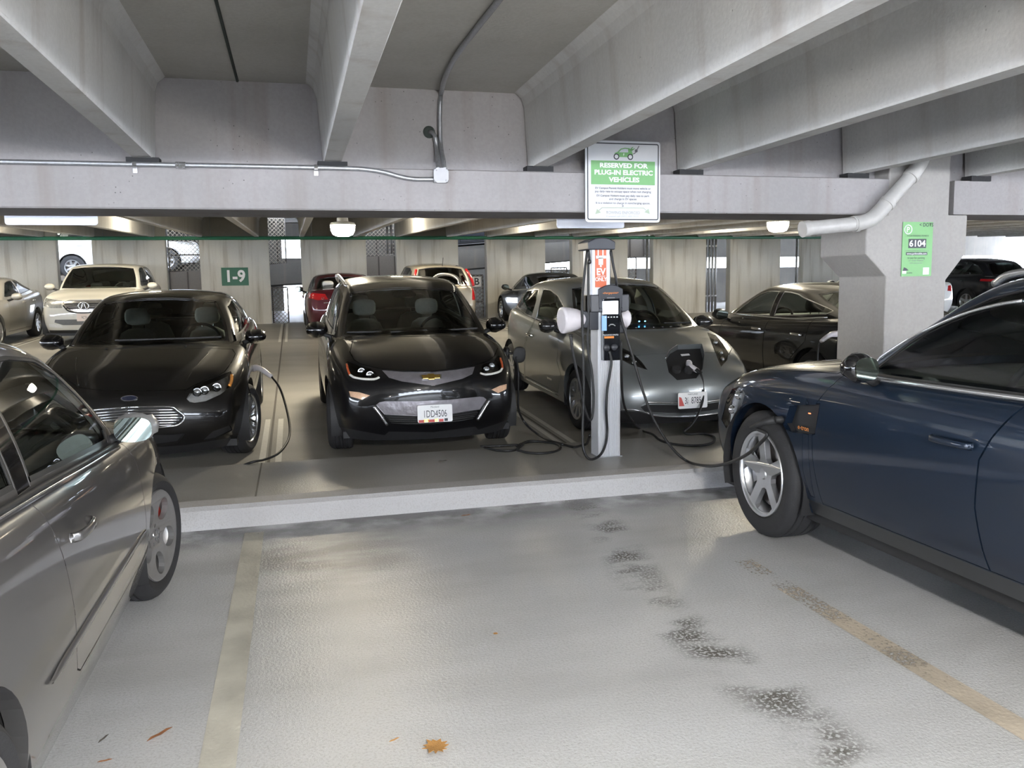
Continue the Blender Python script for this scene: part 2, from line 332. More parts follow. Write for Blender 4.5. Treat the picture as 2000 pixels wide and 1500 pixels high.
# ceilings with stems
SX = sorted([-0.905 + 2.69 * k for k in range(-8, 17)] + [0.302 + 2.69 * k for k in range(-8, 17)])
cn = struct(MB().box(XL, XR, YB, 6.4, 2.94, 3.06).build('ceiling_near', M['conc_slab']))
cf = MB(); cf.hexa([(XL, 6.4, 2.94), (XR, 6.4, 2.94), (XR, 24.75, 2.94 + cz(24.75)), (XL, 24.75, 2.94 + cz(24.75)), (XL, 6.4, 3.1), (XR, 6.4, 3.1), (XR, 24.75, 3.1 + cz(24.75)), (XL, 24.75, 3.1 + cz(24.75))])
cf = struct(cf.build('ceiling_far', M['conc_slab']))
def stem_mesh(y0, y1, z0, z1, name):
    q = MB(); sec = [(-0.056, 0.0), (0.056, 0.0), (0.062, 0.01), (0.085, 0.44), (0.105, 0.50), (0.155, 0.541), (-0.155, 0.541), (-0.105, 0.50), (-0.085, 0.44), (-0.062, 0.01)]
    n = len(sec); ys = np.linspace(y0, y1, 9)
    rnd = random.Random(3)
    for i, y in enumerate(ys):
        z = z0 + (z1 - z0) * (y - y0) / (y1 - y0)
        for (a, b2) in sec: q.v.append((a + (rnd.uniform(-.003, .003) if b2 < .02 else 0), y, z + b2))
    for i in range(len(ys) - 1):
        for k in range(n): q.f.append((i * n + k, i * n + (k + 1) % n, (i + 1) * n + (k + 1) % n, (i + 1) * n + k))
    q.f.append(tuple(range(n))); q.f.append(tuple((len(ys) - 1) * n + k for k in range(n)))
    o = q.build(name, M['conc']); me = o.data; bpy.data.objects.remove(o); return me
me_n = stem_mesh(YB, 6.05, 2.40, 2.40, 'stem'); me_f = stem_mesh(6.36, 24.32, 2.40, 2.40 + cz(24.32), 'stem')
me_p = MB().box(-0.1, 0.1, 5.93, 6.04, 2.358, 2.402).build('bearing_pad', M['pad']); mp_ = me_p.data; bpy.data.objects.remove(me_p)
girder = struct(MB().prism([(5.9, 2.08), (5.9, 2.352), (5.912, 2.360), (6.08, 2.36), (6.08, 2.96), (6.32, 2.96), (6.32, 2.36), (6.488, 2.36), (6.5, 2.35), (6.5, 2.08), (6.49, 2.07), (5.91, 2.07)], XL, 4.742, 'x').build('girder_beam', M['conc_beam']))
girder2 = struct(MB().prism([(5.95, 2.08), (5.95, 2.36), (6.08, 2.36), (6.08, 2.96), (6.32, 2.96), (6.32, 2.36), (6.5, 2.36), (6.5, 2.08)], 5.43, XR, 'x').build('girder_beam', M['conc_beam']))
for x in SX:
    s = bpy.data.objects.new('stem', me_n); s.location = (x, 0, 0); link(s, cn)
    s = bpy.data.objects.new('stem', me_f); s.location = (x, 0, 0); link(s, cf)
    if not 4.6 < x < 5.5:
        s = bpy.data.objects.new('bearing_pad', mp_); s.location = (x, 0.0, 0); link(s, girder if x < 4.742 else girder2)
for k in range(-3, 9):
    MB().tube([(-0.30 + 2.69 * k, YB, 2.938), (-0.30 + 2.69 * k, 6.07, 2.938)], 0.010, 5).build('slab_joint', M['crack'], cn)
# column with corbels
cq = MB().prism([(4.744, -0.05), (4.744, 1.568), (4.545, 1.75), (4.545, 2.07), (4.744, 2.07), (4.744, 3.0), (5.34, 3.0), (5.34, 2.072), (5.53, 2.072), (5.53, 1.75), (5.34, 1.53), (5.34, -0.05)], 5.9, 6.515, 'y')
struct(cq.build('column', M['conc_col'], bevel=0.012))
# far shear wall: one panel between every two openings
wf = empty('wall_far'); struct(wf)
me_panel = MB().box(-0.915, 0.915, 24.4, 24.68, 0.45, 2.99).build('panel', M['conc_wall'], bevel=0.012).data
bpy.data.objects.remove(bpy.data.objects['panel'])
for k in range(-8, 7):
    s = bpy.data.objects.new('panel', me_panel); s.location = (-0.17 + 2.69 * k + 1.345, 0, 0); link(s, wf)
    MB().box(-0.17 + 2.69 * k + 0.43, -0.17 + 2.69 * k + 2.26, 24.5, 24.66, 2.99, 3.6).build('header_panel', M['conc_slab'], wf)
def gapx(k): return -0.17 + 2.69 * k
# sprinkler main along the far wall
gp = MB().tube([(XL, 24.28, 2.955), (18.5, 24.28, 3.0)], 0.052, 10).build('sprinkler_pipe', M['green_pipe'], smooth=True)
tag(gp, 'long green sprinkler pipe running along the top of the far wall', 'pipe')
for k in range(-6, 8):
    q = MB().tube([(gapx(k) + 0.75, 24.28, 2.93), (gapx(k) + 0.75, 24.28, 3.55)], 0.010, 6); q.build('hanger', M['galv'], gp)
# ramp bay behind the far wall
def rz(x): return 2.33 + 0.072 * x
rq = MB(); rq.hexa([(-14, 25.3, rz(-14) - .6), (12.5, 25.3, rz(12.5) - .6), (12.5, 33, rz(12.5) - .6), (-14, 33, rz(-14) - .6), (-14, 25.3, rz(-14)), (12.5, 25.3, rz(12.5)), (12.5, 33, rz(12.5)), (-14, 33, rz(-14))])
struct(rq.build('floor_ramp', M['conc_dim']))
struct(MB().box(-24, 46, 24.7, 46, -0.4, 0.5).build('floor_back', M['floor_far']))
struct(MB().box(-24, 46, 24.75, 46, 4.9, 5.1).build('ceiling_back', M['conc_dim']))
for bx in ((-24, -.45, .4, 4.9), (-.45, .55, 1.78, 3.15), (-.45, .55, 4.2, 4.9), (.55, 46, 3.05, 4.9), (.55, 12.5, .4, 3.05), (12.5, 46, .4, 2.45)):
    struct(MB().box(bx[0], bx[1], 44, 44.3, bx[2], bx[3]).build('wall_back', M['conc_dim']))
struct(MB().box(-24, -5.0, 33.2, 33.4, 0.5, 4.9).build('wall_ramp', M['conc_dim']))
# side and rear facades (openings above a parapet let daylight in)
struct(MB().box(XR, XR + .3, YB, 46, -0.3, 1.1).build('wall_right', M['conc_wall']))
struct(MB().box(XL - .3, XL, YB, 24.4, -0.3, 1.3).build('wall_left', M['conc_wall']))
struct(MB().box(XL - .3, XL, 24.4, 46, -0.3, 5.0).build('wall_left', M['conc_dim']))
struct(MB().box(XL, XR, YB - .3, YB, -0.3, 1.05).build('wall_rear', M['conc_wall']))
# ---------------------------------------------------------------- lamps
def lamp(x, y, z, colp, label, ztop, skirt=False):
    t = empty('garage_lamp', (x, y, z)); tag(t, label, 'lamp', 'pendant lamps of the garage')
    MB().tube([(0, 0, 0.10), (0, 0, ztop - z)], 0.011, 8).build('pendant_rod', M['galv'], t)
    prof = [(0.0, 0.13), (0.055, 0.13), (0.07, 0.115), (0.075, 0.06), (0.15, 0.045)] + ([(0.185, 0.0), (0.205, -0.075), (0.20, -0.078), (0.178, 0.0), (0.145, 0.036), (0.0, 0.036)] if skirt else [(0.165, 0.02), (0.16, 0.012), (0.0, 0.012)])
    MB().lathe(prof, 20).build('housing', M['lamp_housing'], t, auto=40)
    em = MB().lathe([(0.155, 0.012), (0.15, -0.05), (0.125, -0.105), (0.075, -0.125), (0.0, -0.13)], 14).build('refractor_bowl', colp, t, smooth=True)
    return t
M['lamp_housing'] = pm('grey_lamp_housing', (0.45, 0.45, 0.44), 0.5, 0.3, var=0.1)
M['glow_far'] = pm('glowing_refractor_warm', (0.9, 0.9, 0.85), 0.4, emit=LAMP_FAR[0], es=LAMP_FAR[1])
M['glow_fill'] = pm('added_fill_refractor', (0.9, 0.9, 0.85), 0.4, emit=LAMP_FAR[0], es=LAMP_FAR[1] * 0.58)
M['glow_near'] = pm('glowing_refractor_white', (0.9, 0.9, 0.9), 0.4, emit=LAMP_NEAR[0], es=LAMP_NEAR[1])
lamp(0.655, 11.0, 2.335, M['glow_far'], 'glowing bowl-shaped pendant lamp between two beams above the black hatchback', 3.09)
lamp(6.95, 11.0, 2.40, M['glow_far'], 'glowing pendant lamp beside the white drain pipe', 3.09)
lamp(-7.3, 11.0, 2.335, M['glow_far'], 'pendant lamp outside the picture above the aisle', 3.09)
lamp(15.0, 11.0, 2.335, M['glow_far'], 'pendant lamp far down the aisle behind the column', 3.09)
for x, y, w_ in ((-7.3, -1.0, 'left of the viewer'), (0.8, -1.0, 'just behind the viewer'), (8.9, -1.0, 'right of the viewer')):
    lamp(x, y, 2.25, M['glow_near'], 'pendant lamp over the near aisle, ' + w_, 2.94)
lamp(-6.9, 29.0, rz(-6.9) + 1.3, M['glow_near'], 'bright lamp over the ramp seen through the opening above the white sport utility', 4.9)
FILL_ROW = ((-8.37, 'above the pale silver sedan'), (-5.68, 'left of the white sport utility'), (-2.99, 'right of the white sport utility'), (2.39, 'between the maroon sedan and the champagne sport utility'), (5.08, 'over the champagne sport utility'), (7.77, 'over the black sedan'), (10.46, 'beyond the grey hatchback'), (13.15, 'far behind the black fastback'))  # unseen lamps added to light the far wall and back row evenly
for x, w_ in FILL_ROW: lamp(x, 19.8, 3.27, M['glow_fill'], 'added fill lamp hidden between beams ' + w_, 3.40)
# ================================================================ car kit
def pch(pts, x):
    """monotone cubic through (x, y) pairs"""
    X = [p[0] for p in pts]; Y = [p[1] for p in pts]; n = len(X)
    if x <= X[0]: return Y[0]
    if x >= X[-1]: return Y[-1]
    h = [X[i + 1] - X[i] for i in range(n - 1)]; d = [(Y[i + 1] - Y[i]) / h[i] for i in range(n - 1)]
    m = [d[0]] + [0.0 if d[i - 1] * d[i] <= 0 else 2 * d[i - 1] * d[i] / (d[i - 1] + d[i]) for i in range(1, n - 1)] + [d[-1]]
    for i in range(n - 1):
        if x <= X[i + 1]:
            t = (x - X[i]) / h[i]
            return (2 * t ** 3 - 3 * t * t + 1) * Y[i] + (t ** 3 - 2 * t * t + t) * h[i] * m[i] + (-2 * t ** 3 + 3 * t * t) * Y[i + 1] + (t ** 3 - t * t) * h[i] * m[i + 1]
T_FRONT, T_SIDE, T_TOP, T_REAR = 0, 1, 2, 3
def lattice(NI, NJ, NK, P, level, crease=None):
    """closed-top box cage, smoothed; faces carry the patch they came from"""
    vid = {}; V = []
    for i in range(NI + 1):
        for j in range(-NJ, NJ + 1):
            for k in range(NK + 1):
                if i in (0, NI) or abs(j) == NJ or k == NK:
                    x, y, z = P(i, abs(j), k); vid[i, j, k] = len(V); V.append((x, y if j >= 0 else -y, z))
    F = []; Tg = []
    def q(a, b, c, d, t): F.append((vid[a], vid[b], vid[c], vid[d])); Tg.append(t)
    for i in range(NI):
        for j in range(-NJ, NJ): q((i, j, NK), (i + 1, j, NK), (i + 1, j + 1, NK), (i, j + 1, NK), T_TOP)
        for k in range(NK):
            q((i, NJ, k), (i, NJ, k + 1), (i + 1, NJ, k + 1), (i + 1, NJ, k), T_SIDE)
            q((i, -NJ, k), (i + 1, -NJ, k), (i + 1, -NJ, k + 1), (i, -NJ, k + 1), T_SIDE)
    for j in range(-NJ, NJ):
        for k in range(NK):
            q((0, j, k), (0, j, k + 1), (0, j + 1, k + 1), (0, j + 1, k), T_FRONT)
            q((NI, j, k), (NI, j + 1, k), (NI, j + 1, k + 1), (NI, j, k + 1), T_REAR)
    me = bpy.data.meshes.new('cage'); me.from_pydata(V, [], F); me.update()
    me.polygons.foreach_set('material_index', Tg)
    for _ in range(4): me.materials.append(None)
    if crease:
        cr = me.attributes.new('crease_edge', 'FLOAT', 'EDGE'); vals = np.zeros(len(me.edges))
        inv = {v: k for k, v in vid.items()}
        for e in me.edges:
            vals[e.index] = crease(inv[e.vertices[0]], inv[e.vertices[1]], NI, NJ, NK)
        cr.data.foreach_set('value', vals)
    o = bpy.data.objects.new('cage', me); COL.objects.link(o)
    md = o.modifiers.new('s', 'SUBSURF'); md.levels = level; md.render_levels = level; md.use_limit_surface = False
    dg = bpy.context.evaluated_depsgraph_get(); ev = o.evaluated_get(dg); r = bpy.data.meshes.new_from_object(ev)
    bpy.data.objects.remove(o); bpy.data.meshes.remove(me)
    bm = bmesh.new(); bm.from_mesh(r); bpy.data.meshes.remove(r); bm.normal_update(); return bm
class Shell:
    """a smooth skin that is cut into panels along outlines projected onto it"""
    def __init__(s, bm, world):
        s.bm = bm; s.world = world; s.wn = np.array(world); s.inv = world.inverted()
        bm.verts.ensure_lookup_table(); bm.faces.ensure_lookup_table()
        s.bvh = BVHTree.FromBMesh(bm)
        s.ov = [v.co.copy() for v in bm.verts]; s.on = [v.normal.copy() for v in bm.verts]; s.of = [[v.index for v in f.verts] for f in bm.faces]
        s.flange = []; s.vl = list(bm.verts); s.A = np.array([v.co[:] for v in bm.verts]); s.fresh = []
    def nrm(s, co):
        loc, n, idx, d = s.bvh.find_nearest(co)
        vs = s.of[idx]; w = [1.0 / max((s.ov[i] - co).length, 1e-5) ** 2 for i in vs]
        if len(vs) == 4:
            from mathutils.interpolate import poly_3d_calc
            w = poly_3d_calc([s.ov[i] for i in vs], loc)
        r = Vector((0, 0, 0))
        for i, k in zip(vs, w): r += s.on[i] * k
        return r.normalized() if r.length > 1e-6 else n
    def hit(s, u, v):
        """local point and normal of the skin seen at photograph position u, v"""
        o = s.inv @ Vector(CAMP); d = (s.inv.to_3x3() @ Vector(ray(u, v))).normalized()
        loc, n, idx, dist = s.bvh.ray_cast(o, d)
        return (loc, n) if loc is not None else (None, None)
    # projections ------------------------------------------------
    def projector(s, kind, mirror=False):
        my = -1.0 if mirror else 1.0
        if kind == 'px':
            R3 = s.wn[:3, :3]; t = s.wn[:3, 3]; c = np.array(s.inv @ Vector(CAMP)); c = c * np.array((1, my, 1)); Ri = np.linalg.inv(R3)
            def pj(A):
                q = ((A * np.array((1, my, 1))) @ R3.T + t - CAMP) @ AX
                return np.stack([1000 + FPX * q[:, 0] / q[:, 2], 750 + FPX * q[:, 1] / q[:, 2]], 1)
            def plane(a, b):
                r1 = Ri @ ray(*a); r2 = Ri @ ray(*b); n = np.cross(r1, r2) * np.array((1, my, 1))
                return c, n / np.linalg.norm(n)
            return pj, plane, (lambda co, n: float(np.dot(np.array(n), c - np.array(co))) > 0)
        ax = {'side': (0, 2, 1), 'front': (1, 2, 0), 'top': (0, 1, 2)}[kind]
        def pj(A): B = A.copy(); B[:, 1] *= my; return B[:, [ax[0], ax[1]]]
        def plane(a, b):
            p = np.zeros(3); p[ax[0]], p[ax[1]] = a; d = np.zeros(3); d[ax[0]], d[ax[1]] = b[0] - a[0], b[1] - a[1]; e = np.zeros(3); e[ax[2]] = 1
            n = np.cross(d, e); p[1] *= my; n[1] *= my
            return p, n / np.linalg.norm(n)
        return pj, plane, None
    def region(s, poly, kind='side', mirror=False, tags=None, facing=None):
        bm = s.bm; pj, plane, fc = s.projector(kind, mirror); poly = [tuple(map(float, p)) for p in poly]
        if s.fresh:
            ex = np.array([v.co[:] for v in s.fresh if v.is_valid]).reshape(-1, 3); s.vl += [v for v in s.fresh if v.is_valid]; s.A = np.concatenate([s.A, ex]); s.fresh = []
        uv = pj(s.A); cache = {}
        xs = [p[0] for p in poly]; ys = [p[1] for p in poly]; bb = (min(xs), max(xs), min(ys), max(ys)); mg = 14.0 if kind == 'px' else 0.07
        near = np.nonzero((uv[:, 0] > bb[0] - mg) & (uv[:, 0] < bb[1] + mg) & (uv[:, 1] > bb[2] - mg) & (uv[:, 1] < bb[3] + mg))[0]
        vl = s.vl; pool = set()
        for i in near:
            v = vl[i]
            if v.is_valid: cache[v] = (uv[i, 0], uv[i, 1]); pool.update(v.link_faces)
        def g(v):
            if v not in cache: cache[v] = tuple(pj(np.array([v.co[:]]))[0])
            return cache[v]
        cand = {}
        def bbox(f):
            q = [g(v) for v in f.verts]; a = [p[0] for p in q]; b = [p[1] for p in q]; return (min(a), max(a), min(b), max(b), q)
        for f in pool:
            if tags is not None and f.material_index not in tags: continue
            if fc is not None and not fc(f.calc_center_median(), f.normal): continue
            if facing is not None and not facing(f): continue
            q = bbox(f)
            if q[0] > bb[1] or q[1] < bb[0] or q[2] > bb[3] or q[3] < bb[2]: continue
            cand[f] = q
        n = len(poly)
        for i in range(n):
            a, b = poly[i], poly[(i + 1) % n]
            e0, e1, e2, e3 = (min(a[0], b[0]), max(a[0], b[0]), min(a[1], b[1]), max(a[1], b[1])); ln = math.hypot(b[0] - a[0], b[1] - a[1])
            if ln < 1e-9: continue
            nx, ny = -(b[1] - a[1]) / ln, (b[0] - a[0]) / ln
            sel = []
            for f, q in cand.items():
                if q[0] > e1 or q[1] < e0 or q[2] > e3 or q[3] < e2: continue
                d = [(p[0] - a[0]) * nx + (p[1] - a[1]) * ny for p in q[4]]
                if min(d) < -1e-7 and max(d) > 1e-7: sel.append(f)
            if not sel: continue
            ge = set(sel)
            for f in sel: ge.update(f.edges); ge.update(f.verts)
            co, no = plane(a, b)
            r = bmesh.ops.bisect_plane(bm, geom=list(ge), dist=1e-5, plane_co=Vector(co), plane_no=Vector(no))
            for x in r['geom_cut']:
                if isinstance(x, bmesh.types.BMVert): s.fresh.append(x)
            for x in r['geom']:
                if isinstance(x, bmesh.types.BMFace): cand[x] = bbox(x)
        out = []
        for f in cand:
            if not f.is_valid: continue
            c = tuple(pj(np.array([f.calc_center_median()[:]]))[0]); inside = False; j = n - 1
            for i in range(n):
                if (poly[i][1] > c[1]) != (poly[j][1] > c[1]) and c[0] < (poly[j][0] - poly[i][0]) * (c[1] - poly[i][1]) / (poly[j][1] - poly[i][1]) + poly[i][0]: inside = not inside
                j = i
            if inside: out.append(f)
        return out
    def _loop(s, faces):
        fs = set(faces); return [e for f in fs for e in f.edges if sum(1 for x in e.link_faces if x in fs) == 1]
    def add_flange(s, faces, depth, target=None):
        """returns of the sheet at the rim of a region, as loose quads"""
        fs = set(faces); L = target if target is not None else s.flange
        for f in fs:
            for l in f.loops:
                if sum(1 for x in l.edge.link_faces if x in fs) == 1:
                    a, b = l.vert.co.copy(), l.link_loop_next.vert.co.copy(); na, nb = s.nrm(a), s.nrm(b)
                    L.append((a, b, b - nb * depth, a - na * depth))
    def delete(s, faces, flange=0.0):
        if not faces: return
        if flange:
            fs = set(faces)
            for f in fs:
                for l in f.loops:
                    if any(x not in fs for x in l.edge.link_faces):
                        a, b = l.vert.co.copy(), l.link_loop_next.vert.co.copy(); na, nb = s.nrm(a), s.nrm(b)
                        s.flange.append((b, a, a - na * flange, b - nb * flange))
        bmesh.ops.delete(s.bm, geom=list(faces), context='FACES')
    def extract(s, faces, name, mat, parent, gap=0.0, offset=0.0, flange=0.014, trim=None, trim_mat=None, trim_name='seal', hole_flange=0.014, keep=False, flip=False):
        """lift a region out of the skin as an object of its own"""
        if not faces: print('EMPTY REGION', name, parent.name if parent else ''); return None
        ya = [f for f in faces if f.calc_center_median().y > 0]; yb_ = [f for f in faces if f.calc_center_median().y <= 0]
        if ya and yb_ and min(v.co.y for f in ya for v in f.verts) > 0.05 and max(v.co.y for f in yb_ for v in f.verts) < -0.05:
            kw = dict(gap=gap, offset=offset, flange=flange, trim=trim, trim_mat=trim_mat, trim_name=trim_name, hole_flange=hole_flange, keep=keep, flip=flip)
            s.extract(ya, name, mat, parent, **kw); return s.extract(yb_, name, mat, parent, **kw)
        if not keep: s.delete_prep = None
        rims = list(faces)
        if not keep and hole_flange:
            fs = set(faces)
            for f in faces:
                for l in f.loops:
                    if any(x not in fs for x in l.edge.link_faces):
                        a, b = l.vert.co.copy(), l.link_loop_next.vert.co.copy(); na, nb = s.nrm(a), s.nrm(b)
                        s.flange.append((b, a, a - na * hole_flange, b - nb * hole_flange))
        verts = {}; V = []; F = []
        for f in faces:
            r = []
            for v in f.verts:
                if v not in verts: verts[v] = len(V); V.append(v.co.copy())
                r.append(verts[v])
            F.append(r)
        if not keep: bmesh.ops.delete(s.bm, geom=list(faces), context='FACES')
        bm = bmesh.new(); bv = [bm.verts.new(v) for v in V]
        for r in F:
            try: bm.faces.new([bv[i] for i in r])
            except ValueError: pass
        bm.normal_update(); ring = []
        w = gap if gap else (trim or 0.0)
        if w:
            try:
                res = bmesh.ops.inset_region(bm, faces=list(bm.faces), thickness=w, use_boundary=True, use_even_offset=True); ring = [f for f in res['faces'] if f.is_valid]
            except Exception: ring = []
        if ring and gap: bmesh.ops.delete(bm, geom=ring, context='FACES'); ring = []
        o = None
        if ring:
            rs = set(ring); s.make(bm, [f for f in bm.faces if f in rs], trim_name, trim_mat, parent, offset * 0.4, 0.008)
            inner = [f for f in bm.faces if f not in rs]
        else: inner = list(bm.faces)
        o = s.make(bm, inner, name, mat, parent, offset, flange, flip); bm.free(); return o
    def make(s, bm, faces, name, mat, parent, offset=0.0, flange=0.0, flip=False):
        fs = set(faces); idx = {}; V = []; NV = []; F = []; smooth = []
        for f in faces:
            r = []
            for v in f.verts:
                if v not in idx:
                    n = s.nrm(v.co); idx[v] = len(V); V.append(v.co - n * offset); NV.append(n)
                r.append(idx[v])
            F.append(r); smooth.append(True)
        if flange:
            for f in faces:
                for l in f.loops:
                    if sum(1 for x in l.edge.link_faces if x in fs) == 1:
                        a, b = idx[l.vert], idx[l.link_loop_next.vert]; k = len(V)
                        V += [V[a], V[b], V[b] - NV[b] * flange, V[a] - NV[a] * flange]; F.append([k + 1, k, k + 3, k + 2]); smooth.append(False)
        return s._mesh(V, F, smooth, NV, name, mat, parent, flip)
    def _mesh(s, V, F, smooth, NV, name, mat, parent, flip=False):
        me = bpy.data.meshes.new(name)
        if flip: F = [list(reversed(f)) for f in F]
        me.from_pydata([tuple(v) for v in V], [], F); me.update()
        if mat: me.materials.append(mat)
        ln = []
        for p, sm in zip(me.polygons, smooth):
            for vi in p.vertices: ln.append(tuple(-NV[vi] if flip else NV[vi]) if sm else tuple(p.normal))
        me.shade_smooth(); me.normals_split_custom_set(ln)
        return link(bpy.data.objects.new(name, me), parent)
    def finish(s, name, mat, parent):
        """what is left of the skin, with its sheet returns"""
        idx = {}; V = []; NV = []; F = []; sm = []
        for f in s.bm.faces:
            r = []
            for v in f.verts:
                if v not in idx: idx[v] = len(V); V.append(v.co.copy()); NV.append(s.nrm(v.co))
                r.append(idx[v])
            F.append(r); sm.append(True)
        for q in s.flange:
            k = len(V); V += list(q); NV += [Vector((0, 0, 1))] * 4; F.append([k, k + 1, k + 2, k + 3]); sm.append(False)
        o = s._mesh(V, F, sm, NV, name, mat, parent); return o
    def liner(s, name, mat, parent, d=0.025, pred=None):
        idx = {}; V = []; NV = []; F = []
        for f in s.bm.faces:
            if pred and not pred(f): continue
            r = []
            for v in f.verts:
                if v not in idx: n = s.nrm(v.co); idx[v] = len(V); V.append(v.co - n * d); NV.append(n)
                r.append(idx[v])
            F.append(r)
        if F: return s._mesh(V, F, [True] * len(F), NV, name, mat, parent, True)
def body_cage(B, level):
    st = B['st']; NI = len(st) + 1; NJ = 3; NK = 5; fr = (0.0, 0.38, 0.74, 1.0); g = B.get('g', (0, .16, .40, .66, .88, 1)); dy = B['dy']
    def P(i, j, k):
        f = fr[j]
        if i == 0:
            xc, sw, ye, z = B['front'][k]; zz = z
            if k == 5: zz = z - B.get('nose_drop', 0.03) * f * f
            return xc + sw * f ** B.get('fp', 2.2), f * ye, zz
        if i == NI:
            xc, sw, ye, z = B['rear'][k]; return xc + sw * f ** 2.2, f * ye, z
        s = st[i - 1]; w = pch(B['w'], s); z5 = pch(B['z5'], s); z0 = pch(B['z0'], s); zc = pch(B['zc'], s)
        ke = pch(B.get('shoulder', [(0, 0.0)]), s)
        if j == 3:
            y = w + dy[k] - (ke if k == 5 else 0.0); return s, y, z0 + (z5 - z0) * g[k]
        y5 = w + dy[5] - ke; return s, f * y5, z5 + (zc - z5) * (1 - f ** B.get('hp', 2.6))
    cr = B.get('crease')
    return lattice(NI, NJ, NK, P, level, cr)
def cabin_cage(G, level):
    T = G.get('t', (0, .14, .30, .48, .66, .82, .93, 1)); NI = len(T) - 1; NJ = 3; NK = 3; fr = (0.0, 0.42, 0.78, 1.0)
    (fb, fbs, fby), (ft, fts, fty) = G['front']; (rb, rbs, rby), (rt, rts, rty) = G['rear']; bul = G.get('bulge', 0.02); wb = G.get('wbow', 0.0); rbow = G.get('rbow', 0.0)
    def P(i, j, k):
        t = T[i]; a = k / 3.0; f = fr[j]
        xf = fb + (ft - fb) * a - wb * math.sin(math.pi * a) + (fbs + (fts - fbs) * a) * f ** 2.2
        xr = rb + (rt - rb) * a + rbow * math.sin(math.pi * a) + (rbs + (rts - rbs) * a) * f ** 2.2
        x = xf + (xr - xf) * t
        yb = pch(G['yb'], x); yr = pch(G['yr'], x)
        if i == 0: yb, yr = fby, fty
        if i == NI: yb, yr = rby, rty
        y = (yb + (yr - yb) * a + bul * math.sin(math.pi * a)) * f
        zb = pch(G['zb'], x); zr = pch(G['zr'], x); z = zb + (zr - zb) * a
        if k == 3: z = zr + G['crown'] * (1 - f ** 2.4)
        elif i in (0, NI): z += G['crown'] * a * (1 - f ** 2.4)
        return x, y, z
    def cr(a, b, NI_, NJ_, NK_):
        e = 0.0
        if a[0] == b[0] == 0 and abs(a[1]) == abs(b[1]) == NJ_: e = G.get('acrease', 0.45)
        if a[0] == b[0] == NI_ and abs(a[1]) == abs(b[1]) == NJ_: e = 0.35
        if a[2] == b[2] == NK_ and a[0] == b[0] == 0: e = 0.25
        return e
    return lattice(NI, NJ, NK, P, level, cr)
def circ(cx, cz, r, n=28, a0=0.0, a1=2 * math.pi, full=True):
    m = n if full else n + 1
    return [(cx + r * math.cos(a0 + (a1 - a0) * i / n), cz + r * math.sin(a0 + (a1 - a0) * i / n)) for i in range(m)]
_blob = {}
def inset_blob(name, size, loc, mat, parent, rot=(0, 0, 0), sub=2, taper=None, smooth=True, cre=0.0):
    """rounded box: a smoothed unit cube, scaled"""
    from mathutils import Euler
    if (cre, sub) not in _blob:
        me = bpy.data.meshes.new(name); bm = bmesh.new(); bmesh.ops.create_cube(bm, size=1.0)
        if cre:
            ly = bm.edges.layers.float.new('crease_edge')
            for e in bm.edges: e[ly] = cre
        bm.to_mesh(me); bm.free()
        o = bpy.data.objects.new(name, me); COL.objects.link(o); md = o.modifiers.new('s', 'SUBSURF'); md.levels = sub
        dg = bpy.context.evaluated_depsgraph_get(); r = bpy.data.meshes.new_from_object(o.evaluated_get(dg)); bpy.data.objects.remove(o); bpy.data.meshes.remove(me)
        _blob[cre, sub] = ([v.co.copy() for v in r.vertices], [tuple(p.vertices) for p in r.polygons])
    V, F = _blob[cre, sub]
    if taper: V = [Vector(taper(v)) for v in V]
    M4 = Matrix.Translation(Vector(loc)) @ Euler(rot).to_matrix().to_4x4()
    return meshobj(name, [M4 @ Vector((v.x * size[0], v.y * size[1], v.z * size[2])) for v in V], F, mat, parent, smooth=True)
from mathutils.geometry import tessellate_polygon
def plate_with_holes(outer, holes, hfun, thick):
    loops = [outer] + holes; pts = [p for l in loops for p in l]
    tris = tessellate_polygon([[Vector((a, b, 0)) for a, b in l] for l in loops])
    n = len(pts); V = [(a, hfun(math.hypot(a, b)), b) for a, b in pts] + [(a, hfun(math.hypot(a, b)) - thick, b) for a, b in pts]
    F = [tuple(t) for t in tris] + [tuple(i + n for i in reversed(t)) for t in tris]; off = 0
    for l in loops:
        m = len(l)
        for i in range(m): F.append((off + i, off + (i + 1) % m, off + (i + 1) % m + n, off + i + n))
        off += m
    return V, F
_wheel = {}
def polar(r, a): return (r * math.cos(a), r * math.sin(a))
